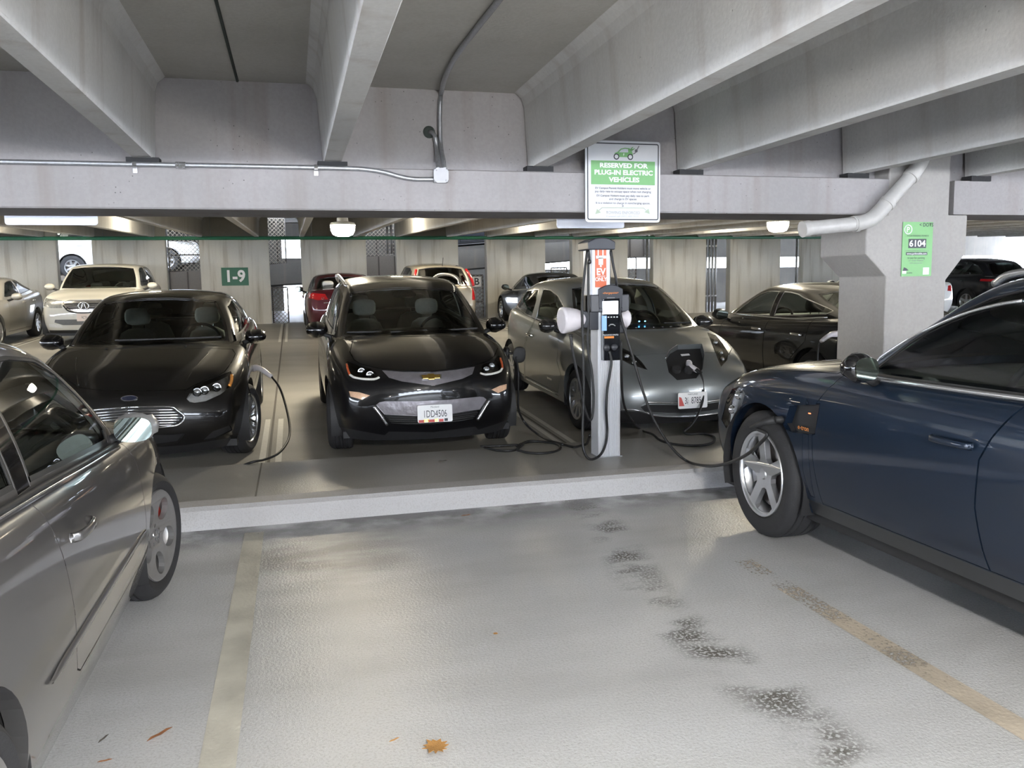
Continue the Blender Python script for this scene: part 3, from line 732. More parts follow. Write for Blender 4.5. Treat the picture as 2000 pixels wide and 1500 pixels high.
def wheel_meshes(style, R, rim, width):
    key = (style, R, rim, width)
    if key in _wheel: return _wheel[key]
    pr = [(rim - 0.004, -0.016), (rim + 0.012, 0.002), (rim + (R - rim) * 0.5, 0.012), (R - 0.03, 0.004), (R - 0.012, -0.012), (R - 0.002, -0.032)]
    w = width; gr = [0.055, 0.095, w - 0.095, w - 0.055]
    for q in gr: pr += [(R, -q + 0.006), (R - 0.008, -q + 0.004), (R - 0.008, -q - 0.004), (R, -q - 0.006)]
    pr += [(R - 0.002, -w + 0.03), (R - 0.012, -w + 0.01), (rim + 0.02, -w - 0.005), (rim - 0.01, -w + 0.01), (rim - 0.02, -w * 0.5)]
    tyre = MB().lathe(pr, 56, 'y', closed=True).build('tyre', M['rubber'], auto=35).data
    barrel = MB().lathe([(rim + 0.004, -0.004), (rim, 0.003), (rim - 0.012, 0.0), (rim - 0.022, -0.02), (rim - 0.035, -0.06), (rim - 0.035, -w + 0.02)], 48, 'y').build('rim_barrel', M['rim'], auto=40).data
    N = 48; outer = [polar(rim - 0.008, 2 * math.pi * i / 60) for i in range(60)]; holes = []
    def wedge(a, ha_in, ha_out, r0, r1, m=6, rnd=0.25):
        p = []
        for i in range(m + 1): p.append(polar(r1 - (0.012 if i in (0, m) else 0), a - ha_out + 2 * ha_out * i / m))
        for i in range(3): t = i / 2; p.append(polar(r0 + (0.010 if i != 1 else 0), a + ha_in - 2 * ha_in * t))
        return p
    if style == 'five':            # five broad spokes
        for q in range(5): holes.append(wedge(math.pi / 2 + math.pi / 5 + q * 2 * math.pi / 5, 0.26, 0.475, rim * 0.34, rim - 0.022))
        hf = lambda r: -0.008 - 0.020 * max(0, 1 - r / rim) ** 0.6; th = 0.035
    elif style == 'rings':         # disc with five large round openings
        for q in range(5):
            a = math.pi / 2 + math.pi / 5 + q * 2 * math.pi / 5; c = polar(rim * 0.63, a)
            holes.append([(c[0] + rim * (0.255 * math.cos(t) * math.cos(a) - 0.235 * math.sin(t) * math.sin(a)), c[1] + rim * (0.255 * math.cos(t) * math.sin(a) + 0.235 * math.sin(t) * math.cos(a))) for t in [2 * math.pi * i / 20 for i in range(20)]])
            c = polar(rim * 0.215, a + math.pi / 5); holes.append([(c[0] + rim * 0.05 * math.cos(t), c[1] + rim * 0.05 * math.sin(t)) for t in [2 * math.pi * i / 10 for i in range(10)]])
        hf = lambda r: 0.002 - 0.03 * max(0, 1 - r / rim) ** 1.2; th = 0.03
    elif style == 'fan':           # fifteen thin spokes
        for q in range(15): holes.append(wedge(q * 2 * math.pi / 15, 0.085, 0.155, rim * 0.34, rim - 0.022, 4))
        hf = lambda r: -0.006 - 0.03 * max(0, 1 - r / rim); th = 0.02
    elif style == 'split':         # five split spokes
        for q in range(5):
            a = math.pi / 2 + q * 2 * math.pi / 5
            holes.append(wedge(a, 0.05, 0.15, rim * 0.42, rim - 0.03, 4)); holes.append(wedge(a + math.pi / 5, 0.16, 0.26, rim * 0.36, rim - 0.024, 5))
        hf = lambda r: -0.004 - 0.025 * max(0, 1 - r / rim); th = 0.025
    else:                          # seven plain spokes
        for q in range(7): holes.append(wedge(q * 2 * math.pi / 7, 0.13, 0.30, rim * 0.38, rim - 0.022))
        hf = lambda r: -0.006 - 0.02 * max(0, 1 - r / rim); th = 0.03
    V, F = plate_with_holes(outer, holes, hf, th); sp = MB(); sp.v = V; sp.f = F
    spokes = sp.build('spokes', M['rim'], bevel=0.003, seg=1).data
    cap = MB().lathe([(0.0, hf(0) + 0.014), (rim * 0.12, hf(0) + 0.013), (rim * 0.145, hf(0) + 0.004), (rim * 0.15, hf(0) - 0.01)], 24, 'y').build('hub_cap', M['rim'], auto=40).data
    disc = MB().lathe([(0.04, -0.075), (rim * 0.78, -0.075), (rim * 0.78, -0.10), (0.04, -0.10)], 32, 'y').build('brake_disc', M['disc'], auto=40).data
    back = MB().lathe([(0.0, -0.13), (rim - 0.03, -0.13)], 24, 'y').build('wheel_back', M['black'], auto=40).data
    for nm in ('tyre', 'rim_barrel', 'spokes', 'hub_cap', 'brake_disc', 'wheel_back'):
        for ob in [x for x in bpy.data.objects if x.data in (tyre, barrel, spokes, cap, disc, back)]: bpy.data.objects.remove(ob)
    _wheel[key] = (tyre, barrel, spokes, cap, disc, back); return _wheel[key]
def wheel(car, x, yo, side, R, rim, width, style, steer=0.0, spin=0.0, z=None, rimmat=None, detail=True):
    ms = wheel_meshes(style, R, rim, width)
    t = bpy.data.objects.new('tyre', ms[0]); link(t, car); t.location = (x, side * yo, R if z is None else z); t.rotation_euler = (0, spin, (0 if side > 0 else math.pi) + steer)
    t.rotation_mode = 'XYZ'
    for nm, me in zip(('rim_barrel', 'spokes', 'hub_cap', 'brake_disc', 'wheel_back'), ms[1:]):
        if not detail and nm in ('brake_disc',): continue
        if rimmat is not None and nm in ('spokes', 'rim_barrel', 'hub_cap'):
            k = (me.name, rimmat.name)
            if k not in _wheel: m2 = me.copy(); m2.materials.clear(); m2.materials.append(rimmat); _wheel[k] = m2
            me = _wheel[k]
        link(bpy.data.objects.new(nm, me), t)
    return t
def seat(car, x, y, z, w, mat, rake=0.28, head=True, h=0.58):
    b = inset_blob('seat', (0.14, w, h), (x + 0.22, y, z + 0.24 + h * 0.42), mat, car, rot=(0, rake, 0), taper=lambda c: (c.x, c.y * (0.92 if c.z > 0 else 1.05), c.z), cre=0.25)
    inset_blob('cushion', (0.50, w, 0.16), (x, y, z + 0.16), mat, b, rot=(0, -0.08, 0), cre=0.25)
    if head:
        hx = x + 0.22 + (h * 0.62) * math.sin(rake); hz = z + 0.24 + h * 0.42 + h * 0.66
        inset_blob('headrest', (0.10, 0.27, 0.19), (hx, y, hz), mat, b, rot=(0, rake * 0.6, 0), cre=0.3)
        for d in (-0.06, 0.06): MB().tube([(hx - 0.02, y + d, hz - 0.16), (hx, y + d, hz - 0.05)], 0.006, 6).build('headrest_post', M['chrome'], b)
    return b
def interior(car, x0, x1, w, zb, zf, seatmat, trim, drv, front_seat=(0.0,), rows=True):
    """tub, dashboard, steering wheel and seats; drv = sign of y on the driver's side"""
    q = MB(); y = w
    q.add([(x0, -y, 0.24), (x1, -y, 0.24), (x1, y, 0.24), (x0, y, 0.24), (x0, -y, zb - 0.03), (x1, -y, zb - 0.03), (x1, y, zb - 0.03), (x0, y, zb - 0.03)], [(0, 1, 2, 3), (0, 4, 5, 1), (1, 5, 6, 2), (2, 6, 7, 3), (3, 7, 4, 0)])
    q.build('cabin_tub', trim, car, recalc=False)
    xs = x0 + 0.62
    MB().prism([(x0 - 0.12, zb - 0.03), (x0 + 0.25, zb + 0.0), (xs - 0.02, zb - 0.05), (xs + 0.03, zb - 0.12), (xs - 0.08, zb - 0.38), (x0 - 0.1, 0.4)], -y + 0.01, y - 0.01, 'y').build('dashboard', trim, car, bevel=0.02, auto=50)
    sw = MB(); n = 28; R = 0.185; c = Vector((xs + 0.16, drv * 0.36, zb - 0.05)); tilt = 0.40
    ring = [c + Vector((math.sin(tilt) * R * math.sin(a), R * math.cos(a), math.cos(tilt) * R * math.sin(a))) for a in [2 * math.pi * i / n for i in range(n + 1)]]
    sw.tube(ring, 0.016, 8, cap=False); so = sw.build('steering_wheel', M['black_soft'], car, smooth=True)
    MB().tube([c + Vector((0, 0, 0)), c + Vector((-0.25, 0, -0.1))], 0.03, 8).build('steering_column', M['black_soft'], so)
    for a in (0.0, math.pi, -math.pi / 2):
        MB().tube([c, c + Vector((math.sin(tilt) * R * math.sin(a), R * math.cos(a), math.cos(tilt) * R * math.sin(a)))], [0.03, 0.014], 6).build('wheel_spoke', M['black_soft'], so)
    xf = xs + 0.62
    for s in (-1, 1): seat(car, xf, s * 0.36, zf, 0.50, seatmat)
    if rows:
        for s in (-1, 1): seat(car, xf + 0.88, s * 0.36, zf + 0.02, 0.58, seatmat, rake=0.32)
def place(name, x, y, facing, label, cat='car', yaw=0.0, group=None):
    """car frame: +x runs from nose to tail, +y is the car's right-hand side"""
    z = 0.0; t = empty(name, (x, y, 0.0)); rz_ = (math.pi / 2 if facing == 'near' else -math.pi / 2) + yaw
    pitch = 0.0
    if y > 6.5:
        pitch = math.atan(SLOPE) * (1 if facing == 'near' else -1)
    t.rotation_euler = (0, -pitch, rz_); t.location = (x, y, fz(y) if y > 6.89 else 0.0)
    tag(t, label, cat, group); bpy.context.view_layer.update(); return t
def mirror_unit(car, x, y, z, side, mat, size=(0.13, 0.20, 0.145), glass=True, arm=True, cre=0.15, lean=0.0):
    m = inset_blob('door_mirror', (size[0] * 1.25, size[1] * 1.25, size[2] * 1.25), (x, side * y, z), mat, car, taper=lambda c: (c.x * (1.0 if c.x > 0 else 1.0), c.y, c.z * (1.0 if c.x > 0 else 0.72)), rot=(lean * side, 0, side * -0.12), cre=cre)
    if glass:
        n = 20; p = [(x + size[0] * 0.60, side * y + size[1] * 0.43 * math.copysign(abs(math.cos(a)) ** 0.75, math.cos(a)), z + size[2] * 0.40 * math.copysign(abs(math.sin(a)) ** 0.75, math.sin(a))) for a in [2 * math.pi * i / n for i in range(n)]]
        g = MB(); g.add(p + [(a + 0.008, b, c) for a, b, c in p], [tuple(range(n)), tuple(range(n, 2 * n))] + [(i, (i + 1) % n, (i + 1) % n + n, i + n) for i in range(n)]); g.build('mirror_glass', M['mirror'], m)
    if arm: MB().tube([(x - 0.01, side * (y - size[1] * 0.35), z - size[2] * 0.3), (x - 0.02, side * (y - size[1] * 0.95), z - size[2] * 0.62)], 0.024, 8).build('mirror_arm', M['black'], m, smooth=True)
    return m
def handle(car, p, n, length, mat, drop=0.0, door=None):
    """grab handle lying on the skin at p with outward normal n"""
    n = Vector(n).normalized(); t = Vector((1, 0, 0)); t = (t - n * t.dot(n)).normalized(); p = Vector(p)
    q = [p - t * length / 2 + n * 0.002, p - t * length * 0.42 + n * 0.028, p + n * 0.036, p + t * length * 0.42 + n * 0.028, p + t * length / 2 + n * 0.002]
    b = n.cross(t); pts = spline(q, 5); mb = MB(); ring = []
    for i, c in enumerate(pts):
        hgt = 0.016; ring.append([c + b * hgt, c + b * hgt * 0.6 + n * 0.009, c - b * hgt * 0.6 + n * 0.009, c - b * hgt, c - n * 0.004])
    mb.v = [v for r in ring for v in r]; k = 5
    for i in range(len(ring) - 1):
        for j in range(k): mb.f.append((i * k + j, i * k + (j + 1) % k, (i + 1) * k + (j + 1) % k, (i + 1) * k + j))
    return mb.build('door_handle', mat, door or car, smooth=True)
def plate(car, c, n, w, h, body, mat_txt, xs=0.62, top='', size=0.075, bg=None, flip=1):
    """number plate centred at c, facing n (mostly along x)"""
    n = Vector(n).normalized(); up = Vector((0, 0, 1)); up = (up - n * up.dot(n)).normalized(); r = up.cross(n)
    c = Vector(c); q = MB(); e = 0.014; pts = []
    for sx, sy in ((-1, -1), (1, -1), (1, 1), (-1, 1)):
        cx_, cy_ = sx * (w / 2 - e), sy * (h / 2 - e); a0 = {(-1, -1): math.pi, (1, -1): 1.5 * math.pi, (1, 1): 0, (-1, 1): 0.5 * math.pi}[sx, sy]
        for k in range(4): a = a0 + k / 3 * math.pi / 2; pts.append((cx_ + e * math.cos(a), cy_ + e * math.sin(a)))
    m = len(pts); q.v = [tuple(c + r * a + up * b + n * 0.006) for a, b in pts] + [tuple(c + r * a + up * b - n * 0.004) for a, b in pts]
    q.f = [tuple(range(m)), tuple(reversed(range(m, 2 * m)))] + [(i, (i + 1) % m, (i + 1) % m + m, i + m) for i in range(m)]
    o = q.build('number_plate', bg or M['plate'], car)
    if body: text(body, c + n * 0.008 - up * 0.004, r, up, size, mat_txt, o, bold=0.0, xs=xs, name='plate_number')
    if top: text(top, c + n * 0.008 + up * (h * 0.38), r, up, 0.022, mat_txt, o, xs=0.9, name='plate_state')
    return o, c, r, up, n
M['rubber'] = pm('tyre_rubber', (0.022, 0.022, 0.024), 0.75, bump=0.15, bscale=120, var=0.2)
M['rim'] = pm('alloy_silver', (0.60, 0.61, 0.63), 0.28, 0.85, var=0.05)
M['rim_dark'] = pm('alloy_dark_grey', (0.30, 0.30, 0.31), 0.35, 0.8, var=0.05)  # darker grey alloy for rims and brake calipers
M['disc'] = pm('brake_iron', (0.22, 0.20, 0.19), 0.4, 0.9, var=0.2)
M['black'] = pm('matt_black_plastic', (0.018, 0.018, 0.019), 0.6, var=0.15)
M['gloss_black'] = pm('gloss_black_plastic', (0.008, 0.008, 0.009), 0.08, coat=0.5, var=0.05)
M['black_soft'] = pm('black_soft_trim', (0.03, 0.03, 0.032), 0.7, bump=0.1, bscale=300, var=0.1)
M['grey_trim'] = pm('dark_grey_cabin_trim', (0.15, 0.15, 0.148), 0.75, var=0.15)
M['headliner'] = pm('pale_headliner_cloth', (0.55, 0.54, 0.51), 0.9, var=0.08)
M['seat_grey'] = pm('grey_seat_leather', (0.56, 0.56, 0.53), 0.55, var=0.12)
M['seat_light'] = pm('light_seat_leather', (0.60, 0.60, 0.56), 0.5, var=0.1)
M['seat_dark'] = pm('black_seat_leather', (0.035, 0.035, 0.037), 0.5, var=0.15)
M['chrome'] = pm('chrome', (0.80, 0.81, 0.83), 0.10, 1.0, var=0.03)
M['mirror'] = pm('mirror_glass', (0.42, 0.50, 0.47), 0.02, 1.0, var=0.01)
M['plate'] = pm('number_plate_white', (0.80, 0.80, 0.80), 0.35, var=0.03)
M['plate_pink'] = pm('number_plate_cream', (0.72, 0.58, 0.48), 0.4, var=0.05)
M['glass'] = glass_mat('clear_car_glass', (0.89, 0.95, 0.91))
M['glass_tint'] = glass_mat('tinted_car_glass', (0.22, 0.25, 0.24))
M['lens'] = glass_mat('headlamp_lens', (0.93, 0.94, 0.94), 1.3)
M['red_lens'] = pm('red_tail_lens', (0.45, 0.012, 0.015), 0.12, coat=1.0, emit=(0.5, 0.01, 0.01), es=0.0, var=0.2, vscale=40)
M['amber'] = pm('amber_lens', (0.75, 0.30, 0.06), 0.15, coat=1.0, var=0.25, vscale=50)
M['clear_lens'] = pm('milky_clear_lens', (0.75, 0.74, 0.70), 0.12, coat=1.0, var=0.2, vscale=60)
M['reflector'] = pm('lamp_reflector', (0.86, 0.87, 0.88), 0.20, 0.25, bump=0.6, bscale=40, var=0.35, vscale=45)
M['lamp_dark'] = pm('smoked_lamp_bowl', (0.05, 0.05, 0.052), 0.2, 0.3, bump=0.3, bscale=60)
M['gold'] = pm('gold_badge', (0.72, 0.47, 0.12), 0.25, 0.9, var=0.05)
M['orange'] = pm('orange_letters', (0.85, 0.28, 0.05), 0.4, var=0.05)
# ================================================================ cars
class Car: pass
def start_car(name, x, y, facing, label, B, G, level=3, yaw=0.0, group=None, cat='car'):
    c = Car(); c.root = place(name, x, y, facing, label, cat, yaw, group); w = c.root.matrix_world.copy()
    c.B, c.G = B, G; c.body = Shell(body_cage(B, level), w); c.cab = Shell(cabin_cage(G, level), w); return c
def arches(c, xa, R, Ra, inner=0.36):
    for x in xa:
        poly = [(x - Ra, -0.2)] + circ(x, R, Ra, 22, math.pi, 0.0, False) + [(x + Ra, -0.2)]
        f = c.body.region(poly, 'side', tags=(T_SIDE,)); c.body.delete(f, flange=0.05)
    hw = max(p[1] for p in c.B['w'])
    for x in xa:
        for s in (-1, 1):
            q = MB(); q.lathe([(Ra + 0.015, hw - 0.02), (Ra + 0.015, hw - inner), (0.02, hw - inner)], 20, 'y', origin=(x, 0, R), a0=-0.35, a1=math.pi + 0.35)
            if s < 0: q.v = [(a, -b, d) for a, b, d in q.v]
            q.build('wheel_well', M['black'], c.root, smooth=True, recalc=False)
def open_top(c, x0, x1, inset=0.10):
    """opens the body under the cabin"""
    n = 8; yb = lambda x: pch(c.G['yb'], x) - inset
    p = [(x0 + (x1 - x0) * i / n, yb(x0 + (x1 - x0) * i / n)) for i in range(n + 1)]
    f = c.body.region(p + [(a, -b) for a, b in reversed(p)], 'top', tags=(T_TOP,)); c.body.delete(f)
def end_car(c, paintm, tub=None, seatmat=None, trim=None, drv=-1, zf=0.30, liner=True, rows=True):
    c.body_o = c.body.finish('body', paintm, c.root)
    c.cab_o = c.cab.finish('roof_and_pillars', getattr(c, 'roofmat', None) or paintm, c.root)
    if liner: c.cab.liner('headliner', M['headliner'] if liner is True else liner, c.root, 0.02)
    hw = max(p[1] for p in c.B['w']); L = c.B['L']
    MB().box(0.35, L - 0.3, -hw + 0.12, hw - 0.12, 0.19, 0.25).build('underbody', M['black'], c.root)
    if tub: interior(c.root, tub[0], tub[1], tub[2], tub[3], zf, seatmat, trim or M['grey_trim'], drv, rows=rows)
    c.body.bm.free(); c.cab.bm.free()
def win(c, poly, kind='side', mirror=False, tags=(T_SIDE,), name='window', mat=None, trim=0.018, trim_mat=None, offset=0.004, parent=None):
    f = c.cab.region(poly, kind, mirror, tags=tags)
    return c.cab.extract(f, name, mat or M['glass'], parent or c.root, offset=offset, flange=0.0, trim=trim, trim_mat=trim_mat or M['black'], trim_name=name + '_seal')
def wheels4(c, xa, yo, R, rim, width, style, steer=0.0, spins=(0, 0, 0, 0), rimmat=None, detail=True):
    k = 0
    for i, x in enumerate(xa):
        for s in (1, -1):
            wheel(c.root, x, yo, s, R, rim, width, style, steer if i == 0 else 0.0, spins[k], rimmat=rimmat, detail=detail); k += 1
SPEC = {}
SPEC['bolt'] = (dict(L=4.166, st=[.36, .52, .72, .95, 1.25, 1.6, 2.1, 2.6, 3.1, 3.5, 3.85], dy=(-.07, -.02, 0, 0, -.02, -.09),
    w=[(.36, .80), (.52, .845), (.72, .872), (.95, .883), (2.8, .883), (3.4, .87), (3.85, .82)], z0=[(.3, .19), (.9, .20), (3.4, .20), (3.9, .27)],
    z5=[(.36, .83), (.52, .885), (.72, .94), (.95, .985), (1.25, 1.02), (1.6, 1.035), (2.6, 1.08), (3.5, 1.14), (3.9, 1.15)],
    zc=[(.36, .915), (.52, .965), (.72, 1.025), (.95, 1.07), (1.25, 1.09), (3.9, 1.15)],
    front=[(.10, .12, .62, .19), (.02, .14, .70, .31), (-.02, .17, .74, .47), (-.02, .20, .745, .62), (.0, .24, .73, .73), (.10, .22, .70, .80)],
    rear=[(4.06, -.12, .66, .28), (4.15, -.14, .72, .42), (4.18, -.14, .74, .60), (4.17, -.14, .74, .80), (4.14, -.14, .73, 1.0), (4.06, -.12, .70, 1.10)]),
  dict(front=((.80, .40, .76), (1.72, .20, .575)), rear=((4.10, -.10, .70), (3.78, -.10, .56)), yb=[(1.1, .775), (1.6, .795), (3.0, .79), (4.1, .70)], yr=[(1.7, .585), (2.4, .62), (3.2, .61), (3.9, .56)],
    zb=[(.8, 1.03), (1.2, 1.0), (2.0, 1.03), (3.0, 1.08), (4.1, 1.10)], zr=[(1.7, 1.475), (2.2, 1.525), (2.9, 1.53), (3.8, 1.45)], crown=.065, bulge=.025, wbow=.03))
SPEC['focus'] = (dict(L=4.39, st=[.38, .55, .75, 1.0, 1.25, 1.6, 2.1, 2.6, 3.1, 3.5, 3.9, 4.12], dy=(-.08, -.03, 0, 0, -.02, -.10),
    w=[(.38, .79), (.55, .84), (.75, .873), (1.0, .892), (2.9, .892), (3.5, .885), (3.9, .85), (4.12, .79)], z0=[(.3, .19), (.9, .20), (3.4, .20), (3.9, .26)],
    z5=[(.38, .80), (.55, .85), (.75, .90), (1.0, .95), (1.25, .985), (1.6, 1.0), (2.6, 1.05), (3.5, 1.10), (4.1, 1.10)],
    zc=[(.38, .885), (.55, .925), (.75, .965), (1.0, 1.01), (1.25, 1.04), (4.1, 1.10)],
    front=[(.14, .12, .64, .19), (.04, .14, .72, .30), (-.02, .17, .76, .46), (-.01, .20, .76, .60), (.03, .24, .74, .70), (.13, .22, .71, .77)],
    rear=[(4.28, -.12, .66, .28), (4.37, -.14, .74, .42), (4.40, -.14, .76, .60), (4.39, -.14, .76, .80), (4.36, -.14, .74, .98), (4.28, -.12, .70, 1.08)]),
  dict(front=((1.00, .40, .74), (1.93, .20, .565)), rear=((4.27, -.12, .66), (3.72, -.12, .53)), yb=[(1.1, .775), (1.6, .80), (3.0, .80), (4.2, .70)], yr=[(1.9, .575), (2.4, .605), (3.2, .59), (3.9, .53)],
    zb=[(1.0, 1.0), (1.4, .975), (2.0, 1.0), (3.0, 1.05), (4.2, 1.07)], zr=[(1.9, 1.36), (2.4, 1.405), (2.9, 1.405), (3.8, 1.30)], crown=.06, bulge=.03, wbow=.03))
SPEC['leaf'] = (dict(L=4.445, st=[.42, .58, .78, 1.02, 1.3, 1.65, 2.1, 2.6, 3.1, 3.5, 3.9, 4.18], dy=(-.07, -.02, 0, 0, -.02, -.09),
    w=[(.42, .79), (.58, .835), (.78, .868), (1.02, .885), (2.9, .885), (3.5, .88), (3.9, .84), (4.18, .76)], z0=[(.3, .18), (.9, .19), (3.4, .19), (3.9, .26)],
    z5=[(.42, .755), (.58, .82), (.78, .89), (1.02, .955), (1.3, 1.0), (1.65, 1.02), (2.6, 1.06), (3.5, 1.11), (4.2, 1.12)],
    zc=[(.42, .86), (.58, .905), (.78, .955), (1.02, 1.005), (1.3, 1.04), (4.2, 1.12)],
    front=[(.12, .12, .62, .18), (.03, .15, .70, .29), (-.02, .19, .74, .43), (-.01, .23, .74, .56), (.05, .26, .72, .65), (.16, .25, .68, .725)],
    rear=[(4.33, -.12, .66, .28), (4.42, -.14, .72, .42), (4.45, -.14, .74, .60), (4.44, -.14, .74, .80), (4.41, -.14, .73, .98), (4.33, -.12, .68, 1.10)]),
  dict(front=((.98, .40, .755), (1.95, .20, .575)), rear=((4.30, -.12, .64), (3.98, -.10, .53)), yb=[(1.1, .775), (1.6, .80), (3.0, .80), (4.2, .68)], yr=[(1.9, .585), (2.5, .625), (3.2, .61), (4.0, .54)],
    zb=[(1.0, 1.0), (1.4, .985), (2.0, 1.01), (3.0, 1.05), (4.3, 1.10)], zr=[(1.9, 1.425), (2.5, 1.485), (3.1, 1.475), (4.0, 1.35)], crown=.06, bulge=.025, wbow=.03))
SPEC['golf'] = (dict(L=4.2, st=[.36, .52, .72, .95, 1.25, 1.6, 2.1, 2.6, 3.1, 3.5, 3.9], dy=(-.07, -.02, 0, .0, -.015, -.075),
    w=[(.36, .80), (.52, .84), (.72, .868), (.95, .88), (2.9, .88), (3.5, .87), (3.9, .83)], z0=[(.3, .19), (.9, .185), (3.4, .185), (3.9, .26)],
    z5=[(.36, .79), (.52, .825), (.72, .86), (.95, .885), (1.25, .905), (1.6, .922), (2.6, .98), (3.5, 1.02), (3.9, 1.03)],
    zc=[(.36, .85), (.52, .89), (.72, .935), (.95, .975), (1.25, 1.0), (3.9, 1.02)],
    front=[(.14, .10, .66, .18), (.04, .12, .74, .29), (-.01, .15, .77, .46), (.0, .18, .77, .60), (.04, .21, .75, .70), (.13, .20, .71, .77)],
    rear=[(4.08, -.10, .66, .28), (4.17, -.12, .74, .42), (4.20, -.12, .76, .60), (4.19, -.12, .76, .80), (4.16, -.12, .74, .92), (4.08, -.10, .70, 1.0)]),
  dict(front=((1.02, .42, .83), (1.70, .20, .625)), rear=((4.10, -.10, .72), (3.62, -.10, .58)), yb=[(1.1, .83), (1.6, .835), (3.0, .83), (4.1, .74)], yr=[(1.7, .63), (2.4, .655), (3.2, .64), (3.8, .59)],
    zb=[(1.0, .90), (1.4, .875), (2.0, .905), (3.0, .965), (4.2, .99)], zr=[(1.7, 1.325), (2.1, 1.365), (2.5, 1.375), (3.0, 1.365), (3.7, 1.30)], crown=.06, bulge=.03, wbow=.02))
SPEC['audi'] = (dict(L=4.9, st=[.36, .52, .75, 1.05, 1.4, 1.8, 2.3, 2.9, 3.5, 4.0, 4.4, 4.65], dy=(-.085, -.03, 0, .0, -.015, -.085),
    w=[(.36, .88), (.52, .92), (.75, .95), (1.05, .962), (3.4, .962), (4.0, .955), (4.4, .91), (4.65, .85)], z0=[(.3, .24), (.9, .25), (3.9, .25), (4.5, .33)],
    z5=[(.36, .92), (.52, .965), (.75, 1.0), (1.05, 1.03), (1.4, 1.05), (1.8, 1.06), (2.9, 1.08), (3.9, 1.11), (4.6, 1.12)],
    zc=[(.36, .98), (.52, 1.02), (.75, 1.05), (1.05, 1.085), (1.4, 1.12), (4.6, 1.14)],
    front=[(.14, .12, .70, .22), (.04, .13, .80, .34), (-.01, .16, .85, .52), (-.01, .18, .86, .70), (.02, .20, .85, .82), (.12, .20, .80, .90)],
    rear=[(4.78, -.12, .72, .33), (4.87, -.14, .82, .5), (4.9, -.14, .84, .70), (4.89, -.14, .84, .9), (4.86, -.14, .82, 1.05), (4.78, -.12, .78, 1.12)]),
  dict(front=((1.22, .32, .83), (2.08, .18, .64)), rear=((4.75, -.12, .74), (4.25, -.12, .60)), yb=[(1.2, .84), (1.8, .87), (3.6, .87), (4.7, .76)], yr=[(2.0, .645), (2.6, .685), (3.6, .67), (4.4, .60)],
    zb=[(1.2, 1.02), (1.6, 1.0), (2.4, 1.005), (3.4, 1.03), (4.7, 1.07)], zr=[(2.0, 1.46), (2.6, 1.535), (3.4, 1.535), (4.3, 1.45)], crown=.065, bulge=.03, wbow=.02))
P_ = dict(black=paint('black_paint', (0.006, 0.006, 0.007)), black2=paint('warm_black_paint', (0.010, 0.0095, 0.009)), gun=paint('gunmetal_grey_paint', (0.27, 0.29, 0.30), 0.6, 0.36),
          graphite=paint('mid_grey_metallic_paint', (0.115, 0.112, 0.113), 0.5, 0.38), navy=paint('dark_blue_paint', (0.010, 0.020, 0.040), 0.35, 0.35))
def zc_(x0, y0, k): return lambda pts: [(x0 + a * k, y0 + b * k) for a, b in pts]
ZB, ZB2, ZF, ZL, ZG3, ZG4, ZA = zc_(600, 640, .21), zc_(500, 450, .3), zc_(80, 540, .24), zc_(960, 530, .25), zc_(0, 660, .2), zc_(0, 880, .2), zc_(1390, 560, .3053)
def screen(c, which='front', a0=0.07, a1=0.93, ins=0.055, mat=None, name=None, topdrop=0.03):
    """wind-screen or rear window, taken from the cage of the cabin"""
    G = c.G; tagp = T_FRONT if which == 'front' else T_REAR; (b, bs, by), (t, ts, ty) = G[which]; bul = G.get('bulge', .02)
    xb, xt = b + bs, t + ts; zb, zr = pch(G['zb'], xb), pch(G['zr'], xt); cr = G['crown']; L = []
    for i in range(7):
        a = a0 + (a1 - a0) * i / 6; y = by + (ty - by) * a + bul * math.sin(math.pi * a) - ins; L.append((y, zb + (zr - zb) * a))
    ytop, ztop = L[-1]; y0, z0 = L[0]
    top = [(ytop * f, ztop + cr * 0.75 * (1 - abs(f) ** 2.2)) for f in (0.6, 0.2, -0.2, -0.6)]
    bot = [(y0 * f, z0 - 0.0 * (1 - f * f)) for f in (-0.6, -0.2, 0.2, 0.6)]
    f = c.cab.region(L + top + [(-y, z) for y, z in reversed(L)] + bot, 'front', tags=(tagp,))
    return c.cab.extract(f, name or ('windshield' if which == 'front' else 'rear_window'), mat or M['glass'], c.root, offset=0.004, flange=0.0, trim=0.03, trim_mat=M['gloss_black'], trim_name='screen_border')
def sym(sh, poly, kind='px', tags=None, facing=None):
    sh.region(poly, kind, tags=tags, facing=facing); sh.region(poly, kind, True, tags=tags, facing=facing)
    a = sh.region(poly, kind, tags=tags, facing=facing); b = sh.region(poly, kind, True, tags=tags, facing=facing); return list(set(a) | set(b))
def rawcopy(sh, faces): return [[v.co.copy() for v in f.verts] for f in faces]
